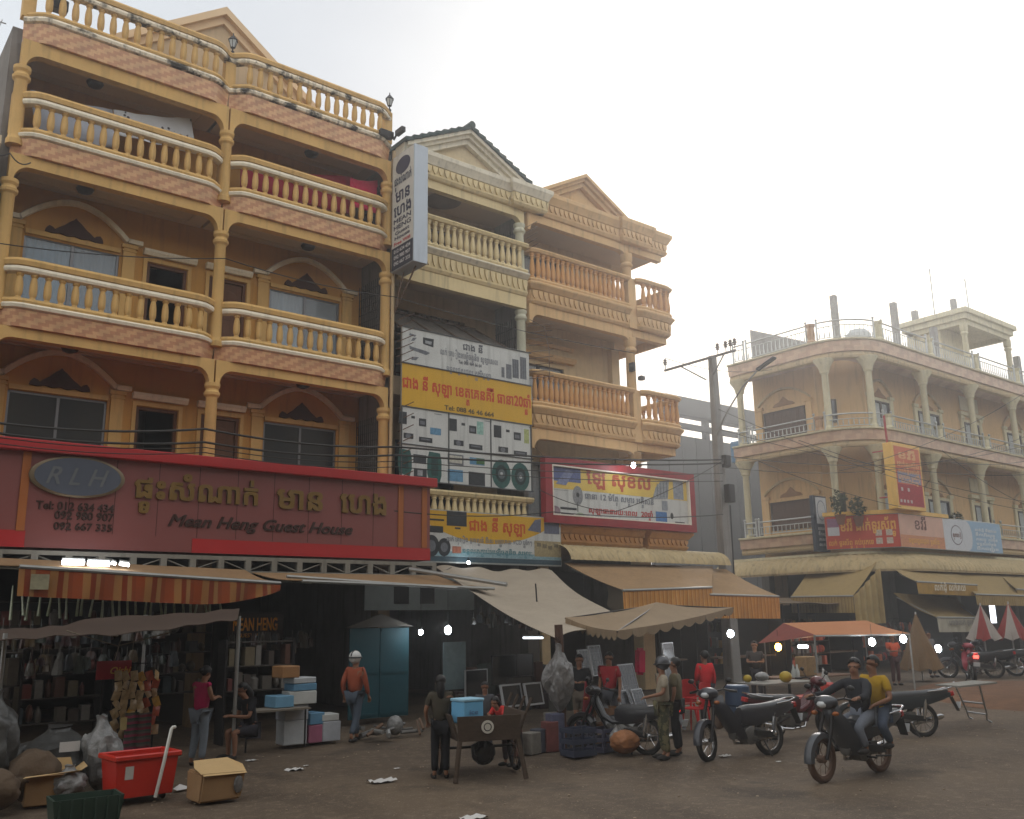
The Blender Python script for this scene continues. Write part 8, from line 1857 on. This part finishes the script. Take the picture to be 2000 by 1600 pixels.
for i, (px, py, w, lb_) in enumerate(((1003, 1372, .34, 'framed panel on the ground left of the wrapped parasol, left one of the pair'), (1046, 1372, .3, 'framed panel on the ground left of the wrapped parasol, right one of the pair'))):
    x, y, z = at_px(px, py, 13.6); flat_panel('screen_unit', lb_, 'panel', x, y, .55, w*1.6, .4, 12, 10, TVB, ALU, .03)
def crate(label, x, y, z, w, d, h, col, deg=0, name='crate'):
    t = thing(name, label, 'crate', (0, 0, 0)); m_ = mat('crate_%d_%d_%d' % col, col, .6, noise=.25, nscale=5, bump=.05)
    b = MB(); b.box(-w/2, w/2, -d/2, d/2, 0, .02)
    for z_ in (0, h*.4, h*.8):
        b.box(-w/2, w/2, -d/2, -d/2+.015, z_+.022, z_+h*.18+.02).box(-w/2, w/2, d/2-.015, d/2, z_+.022, z_+h*.18+.02).box(-w/2, -w/2+.015, -d/2+.016, d/2-.016, z_+.022, z_+h*.18+.02).box(w/2-.015, w/2, -d/2+.016, d/2-.016, z_+.022, z_+h*.18+.02)
    b.build('slats', m_, t, smooth=0)
    b = MB()
    for sx in (-1, 1):
        for sy in (-1, 1): b.box(sx*(w/2-.03)-.015, sx*(w/2-.03)+.015, sy*(d/2-.03)-.012, sy*(d/2-.03)+.012, .021, h)
    b.build('corner_post', m_, t, smooth=0)
    t.location = (x, y, z); t.rotation_euler = (0, 0, R(deg)); return t
crate('bluish grey crate on the ground right of the wrapped parasol', 10.95, 11.4, 0, .5, .36, .34, (78, 78, 96), 8)
crate('dark blue crate left of the bluish grey one by the wrapped parasol', 10.3, 11.3, 0, .45, .36, .4, (50, 56, 74), -6)
crate('wooden slat crate behind the orange brown sack', 11.35, 11.7, .0, .42, .34, .62, (112, 78, 50), 12, 'wooden_crate')
b = MB(); b.prism([(11.0, .35), (11.3, .35), (11.12, 1.05)], 1, 11.95, 12.0); tag(b.build('folded_red_parasol', mat('dull_red_cloth', (140, 44, 52), .9, noise=.2), smooth=0, bevel=.01), 'folded dull red cloth leaning beside the wrapped parasol', 'cloth')
ORJ = mat('orange_sack_cloth', (150, 100, 62), .7, noise=.35, nscale=6, bump=.2)
sack('orange_sack', 'squat orange brown sack on the ground left of the scooter', 10.92, 10.9, .24, .36, ORJ, 12, tie=False)
sack('plastic_sack', 'small white plastic bag standing behind the orange brown sack', 10.9, 11.05, .12, .42, CLEAR, 9)
rr = random.Random(4)
for i in range(10):
    x, y = 9.6+i*.16+rr.uniform(-.05, .05), 12.2+rr.uniform(-.3, .3); h = rr.uniform(.25, .6); b = MB(); b.cbox((x, y, h/2), (rr.uniform(.16, .26), rr.uniform(.15, .25), h), Matrix.Rotation(rr.uniform(-.4, .4), 3, 'Z')); tag(b.build('merchandise_box', mat('merch_%d' % (i % 4), ((110, 60, 56), (86, 88, 110), (116, 112, 104), (66, 68, 78))[i % 4], .6, noise=.35, nscale=9), smooth=0, bevel=.01), 'merchandise box standing on the ground between the cart and the wrapped parasol', 'box', 'merchandise boxes behind the cart')
# ================================================================ red plastic chairs and stall tables
REDC = mat('red_chair_plastic', (196, 30, 34), .4, noise=.1, bump=0, spec=.5)
def chair(label, x, y, deg, group=None):
    t = thing('plastic_chair', label, 'chair', (0, 0, 0), group)
    b = MB(); b.grid(lambda u, v: (.4*(u-.5), .4*(v-.5), .44-.02*math.sin(math.pi*u)*math.sin(math.pi*v)), 6, 6, .02); b.build('seat', REDC, t, smooth=.8)
    b = MB(); b.grid(lambda u, v: (.42*(u-.5), .2+.03*v-.05*math.sin(math.pi*u)+.02, .46+.42*v+.03*math.sin(math.pi*u)*v), 8, 6, .015); b.build('backrest', REDC, t, smooth=.8)
    for sx in (-1, 1):
        b = MB(); b.tube([(sx*.22, .2, .62), (sx*.24, 0, .64), (sx*.23, -.18, .6), (sx*.21, -.2, .44)], .018, 6); b.build('armrest', REDC, t)
        for sy in (-1, 1): b = MB(); b.tube([(sx*.18, sy*.18, .43), (sx*.23, sy*.23, 0)], [.024, .016], 6); b.build('leg', REDC, t)
    t.location = (x, y, gz(x, y)-.005); t.rotation_euler = (0, 0, R(deg)); return t
chair('red plastic armchair with its back to the street, nearer one beside the red shirted person', 14.1, 12.2, 190)
chair('red plastic chair a little behind the nearer one beside the red shirted person', 14.75, 13.1, 170)
def table(name, label, x, y, deg, w, d, h, m_):
    t = thing(name, label, 'table', (0, 0, 0)); b = MB(); b.box(-w/2, w/2, -d/2, d/2, h-.03, h); b.build('table_top', m_, t, smooth=0)
    for sx in (-1, 1):
        for sy in (-1, 1): b = MB(); b.tube([(sx*(w/2-.05), sy*(d/2-.05), 0), (sx*(w/2-.05), sy*(d/2-.05), h-.03)], .02, 6); b.build('leg', METD, t)
    t.location = (x, y, 0); t.rotation_euler = (0, 0, R(deg)); return t
GREYT = mat('grey_table_board', (136, 134, 126), .7, noise=.2)
table('stall_table', 'grey topped stall table with fruit on it, behind the nearest parked motorbike', 16.3, 11.9, -8, 1.5, .8, .78, GREYT)
table('stall_table', 'long stall table with food under the orange roof', 18.4, 12.6, -4, 2.2, .8, .78, mat('brown_table_board', (110, 84, 66), .7, noise=.2))
MEL = mat('yellow_fruit', (176, 150, 40), .5, noise=.3, nscale=8, bump=.1)
for (px, py, Y, r_, lb_) in ((1459, 1313, 12.2, .085, 'small yellow fruit at the left end of the grey stall table'), (1535, 1330, 11.6, .125, 'large yellow green fruit at the right end of the grey stall table')):
    p = atY(px, py, Y); b = MB(); b.ell((p.x, Y, .78+r_*.85), (r_, r_, r_*.88), 16, 10); tag(b.build('fruit', MEL, smooth=1), lb_, 'fruit')
p = atY(1488, 1318, 12.1); b = MB(); b.ell((p.x, 12.1, .88), (.17, .12, .09), 12, 8); b.v = [(x+.02*math.sin(z*40), y, z) for x, y, z in b.v]; tag(b.build('bag_of_food', CLEAR, smooth=1), 'pale plastic bag of food in the middle of the grey stall table', 'bag')
p = atY(1579, 1320, 12.4); b = MB(); b.box(p.x-.18, p.x+.18, 12.3, 12.6, .785, 1.2); tag(b.build('straw_box', mat('straw_weave', (150, 122, 86), .9, noise=.35, nscale=14, bump=.2), smooth=0, bevel=.02), 'tan woven box on the long table under the orange roof', 'box')
for i, (px, c) in enumerate(((1556, (170, 176, 172)), (1563, (190, 194, 190)), (1594, (110, 130, 126)))):
    p = atY(px, 1338, 12.3); b = MB(); b.lathe([(.05, .785), (.055, .9), (.025, .98), (.02, 1.05)], (p.x, 12.35, 0), 10); tag(b.build('bottle', mat('bottle_%d' % i, c, .2, noise=.1, bump=0), smooth=.8), ('pale bottle left of the tan woven box', 'white bottle touching the left side of the tan woven box', 'greenish bottle right of the tan woven box')[i], 'bottle')
p = atY(1440, 1352, 11.9); b = MB(); b.lathe([(.22, 0), (.24, .05), (.23, .4), (.25, .42), (.23, .75), (.2, .78)], (p.x, 11.9, 0), 18); tag(b.build('blue_drum', mat('dark_blue_plastic', (44, 66, 92), .45, noise=.15, bump=0), smooth=.7), 'dark blue plastic drum at the left end of the grey stall table', 'drum')
FLG = thing('small_flag', 'small white pennant on a slanting stick by the moving riders', 'flag', (16.3, 11.2, .9))
a, c = atY(1607, 1304, 11.0), atY(1632, 1346, 11.0); b = MB(); b.tube([a, c], .008, 5); b.build('stick', GALV, FLG)
e = atY(1603, 1338, 11.0); b = MB(); b.add([a, a.lerp(c, .7), e, a+Vector((0, .006, 0)), a.lerp(c, .7)+Vector((0, .006, 0)), e+Vector((0, .006, 0))], [(0, 1, 2), (5, 4, 3), (0, 3, 4, 1), (1, 4, 5, 2), (2, 5, 3, 0)]); b.build('pennant', mat('white_cloth', (206, 206, 204), .8, noise=.1, bump=0), FLG, smooth=0)
p = atY(1590, 1352, 11.0); b = MB(); b.box(p.x-.5, p.x+.32, 10.95, 11.3, .52, .56); tag(b.build('red_bench', mat('faded_red_plank', (180, 82, 70), .6, noise=.2), smooth=0), 'low faded red bench board behind the dark red motorbike', 'bench'); b = MB()
p = atY(1615, 1345, 10.6); b = MB(); b.cbox((p.x, 10.6, p.z), (.3, .2, .22), Matrix.Rotation(R(10), 3, 'Z')); tag(b.build('red_basket', mat('red_basket_plastic', (190, 60, 50), .5, noise=.15), smooth=0, bevel=.03), 'red plastic basket beside the moving riders', 'basket')
# metal folding table standing behind the motorbikes
TB = thing('folding_table', 'folding table with splayed silver legs standing on the road edge at the right', 'table', (18.3, 9.1, 0))
b = MB(); a0, a1, a2, a3 = Vector((17.2, 8.62, .78)), Vector((18.2, 8.4, .81)), Vector((18.4, 8.95, .81)), Vector((17.4, 9.17, .78)); b.hexa([p-Z3*.03 for p in (a0, a1, a2, a3)], [a0, a1, a2, a3]); b.build('table_top', mat('grey_table_board', (136, 134, 126)), TB, smooth=0)
for s, (p, q) in enumerate((((17.9, 8.6, .78), (18.85, 8.95, 0)), ((18.15, 9.2, .78), (19.15, 9.45, 0)))):
    b = MB(); p, q = Vector(p), Vector(q); b.tube([p, p.lerp(q, .75), q+Vector((-.08, 0, .06)), q+Vector((.1, 0, 0))], .018, 7); b.build('leg', ALU, TB)
for k in (.5, .78): b = MB(); b.tube([Vector((17.9, 8.6, .78)).lerp(Vector((18.85, 8.95, 0)), k), Vector((18.15, 9.2, .78)).lerp(Vector((19.15, 9.45, 0)), k)], .018, 7); b.build('cross_bar', ALU, TB)
# ================================================================ parasols
BRP = mat('brown_parasol_cloth', (120, 94, 62), .9, noise=.25, nscale=2, stretch=(3, 3, .5), bump=.1)
def closed_parasol(label, x, y, z0, z1, r, mats, n=8):
    t = thing('closed_parasol', label, 'parasol', (x, y, 0)); b = MB(); N = n*4; vs = []
    for j in range(9):
        k = j/8; z = z1-(z1-z0)*k
        for i in range(N): a = 2*math.pi*i/N; rad = r*(.04+.96*k**1.0)*(1+.16*math.cos(a*n)*k); vs.append((x+rad*math.cos(a), y+rad*math.sin(a), z+(.05*math.cos(a*n) if j == 8 else 0)))
    fs = [(j*N+i, j*N+(i+1) % N, (j+1)*N+(i+1) % N, (j+1)*N+i) for j in range(8) for i in range(N)]
    for f in fs: 
        b.mat(mats[((f[0] % N)//4) % len(mats)]); 
        b.f.append(f); b.fm.append(b.cur)
    b.v = [tuple(p) for p in vs]; b.build('cloth', None, t, smooth=.9, recalc=True)
    b = MB(); b.tube([(x, y, 0), (x, y, z1+.08)], .025, 7); b.build('pole', mat('white_pole', (190, 190, 186), .4, noise=.1, bump=0), t); return t
closed_parasol('closed brown parasol reaching almost to the ground, in front of the tan building', 29.4, 15.9, .35, 2.06, .62, [BRP])
RC, WC = mat('parasol_red', (140, 56, 52), .8, noise=.15), mat('parasol_white', (160, 152, 144), .8, noise=.15)
u0, u1 = atZ(1932, 1322), atZ(1987, 1320)
closed_parasol('half closed red and white parasol in front of the tan building, left one of two', u0.x, u0.y, 1.2, 2.32, .52, [RC, WC])
closed_parasol('half closed red and white parasol at the right edge, right one of two', u1.x, u1.y, 1.2, 2.36, .52, [WC, RC])
shelf('shelf of colourful goods in the shop behind the red and white parasols', 33.5, 38, 20.4, .3, 1.9, 3, 41, PAL+[(170, 50, 40), (190, 90, 40)], glabel=gl('shelf behind the red and white parasols'))
shelf('shelf of goods in the shade behind the brown parasol', 29.2, 31.6, 20.6, .3, 1.6, 3, 42, [(190, 80, 40), (160, 50, 40), (120, 110, 100)], glabel=gl('shelf behind the brown parasol'))
b = MB(); q = atY(1940, 1195, 20.2); b.box(q.x-.28, q.x+.22, 20.2, 20.23, q.z-.5, q.z+.35); tag(b.build('lit_panel', emit('lit_panel_glow', (235, 240, 250), 3), smooth=0), 'bright lit panel in the shop behind the red and white parasols', 'light')
# ================================================================ litter on the ground
rr = random.Random(2)
for i, (px, py, s_, lb_) in enumerate(((575, 1504, .16, 'crumpled white paper on the bare ground left of the cart'), (745, 1531, .22, 'flattened white wrapper on the road left of the cart legs'), (490, 1484, .1, 'small white scrap at the foot of the goods table'), (598, 1496, .05, 'tiny white scrap right of the crumpled paper'), (1415, 1478, .12, 'white scrap under the front wheel of the nearest parked bike'), (925, 1597, .18, 'pale scrap at the bottom edge of the photo'), (776, 1499, .06, 'tiny scrap left of the cart'), (1520, 1486, .05, 'tiny white scrap behind the nearest parked bike'))):
    p = atZ(px, py); b = MB(); b.grid(lambda u, v: (p.x+s_*(u-.5)*1.6, p.y+s_*(v-.5), gz(p.x, p.y)+.012+s_*.16*abs(math.sin(u*7+i)*math.cos(v*6+i*2))), 7, 7); tag(b.build('litter', mat('white_paper', (196, 194, 190)), smooth=.8, recalc=False), lb_, 'litter')
# stalls added as a dark backdrop in the mouth of the side street
DTP = mat('dark_backdrop_sheet', (46, 42, 38), .9, noise=.3, nscale=2, bump=.05)
for i, (x0, x1, y, h) in enumerate(((22.3, 24.4, 21.2, 2.5), (25.4, 28.8, 20.9, 2.45), (29.3, 33.6, 20.6, 2.5))):
    t = thing('backdrop_stall', ('added dark backdrop stall beside the orange corner house, left of the concrete pole', 'added dark backdrop stall just right of the concrete pole, behind the orange stall roof', 'added dark backdrop stall at the foot of the tan building, behind the orange stall roof')[i], 'stall', (x0, y, 0))
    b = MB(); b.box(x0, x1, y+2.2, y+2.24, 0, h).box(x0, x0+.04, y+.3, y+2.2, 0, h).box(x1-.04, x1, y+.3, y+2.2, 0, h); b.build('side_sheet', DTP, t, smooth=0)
    b = MB(); b.grid(lambda u, v: (x0-.1+(x1-x0+.2)*u, y-.4+2.7*v, h+.02+.25*v-.06*math.sin(math.pi*v)+.03*math.sin(u*11)), 14, 6, .012); b.build('roof_sheet', mat('brown_stall_roof', (112, 94, 72), .9, noise=.3, nscale=1.5, streak=.3), t, smooth=1)
    for x in (x0+.03, x1-.03): b = MB(); b.tube([(x, y-.35, 0), (x, y-.35, h)], .03, 6); b.build('pole', METD, t)
    b = MB(); b.box(x0+.1, x1-.1, y, y+.7, .7, .75); b.build('counter', mat('brown_table_board', (110, 84, 66)), t, smooth=0)
    shelf(('shelf of goods in the dark stall left of the concrete pole', 'shelf of goods in the dark stall right of the concrete pole', 'shelf of goods in the dark stall at the foot of the tan building')[i], x0+.2, x1-.2, y+1.7, .4, 2.1, 3, 50+i, PAL+[(150, 60, 40), (170, 130, 60)], glabel=gl(('shelf left of the concrete pole', 'shelf right of the concrete pole', 'shelf at the foot of the tan building')[i]))
b = MB(); b.box(17.3, 21.6, 23.2, 23.26, 0, 3.6); tag(b.build('dark_backdrop', DTP, smooth=0), 'dark backdrop sheet added to darken the shop behind the solar panels', 'curtain')  # backdrop added so the open shop reads dark
# grit and small stones on the bare ground
rr = random.Random(99); b = MB().mat(mat('road_stone', (150, 134, 114), .95, noise=.4, nscale=20, bump=.2))
for i in range(900):
    x, y = rr.uniform(1.5, 22), rr.uniform(4, 16.5); r_ = rr.choice((.006, .008, .011, .015)); b.ell((x, y, gz(x, y)+r_*.3), (r_*rr.uniform(.8, 1.5), r_*rr.uniform(.8, 1.4), r_*.7), 6, 4)
tag(b.build('gravel', None, smooth=.9, recalc=False), kind='stuff')
# ================================================================ thin haze, mostly standing in for veiling lens glare towards the sun
HZ = bpy.data.materials.new('glare_haze_air'); HZ.use_nodes = True; n = HZ.node_tree
for x in list(n.nodes):
    if x.type == 'BSDF_PRINCIPLED': n.nodes.remove(x)
v = n.nodes.new('ShaderNodeVolumePrincipled'); v.inputs['Color'].default_value = (.95, .95, .95, 1); v.inputs['Density'].default_value = .0034; v.inputs['Anisotropy'].default_value = .74
n.links.new(v.outputs[0], n.nodes['Material Output'].inputs['Volume'])
b = MB(); b.box(-70, 110, -25, 75, -1, 21); tag(b.build('glare_haze', HZ, smooth=0), kind='stuff')
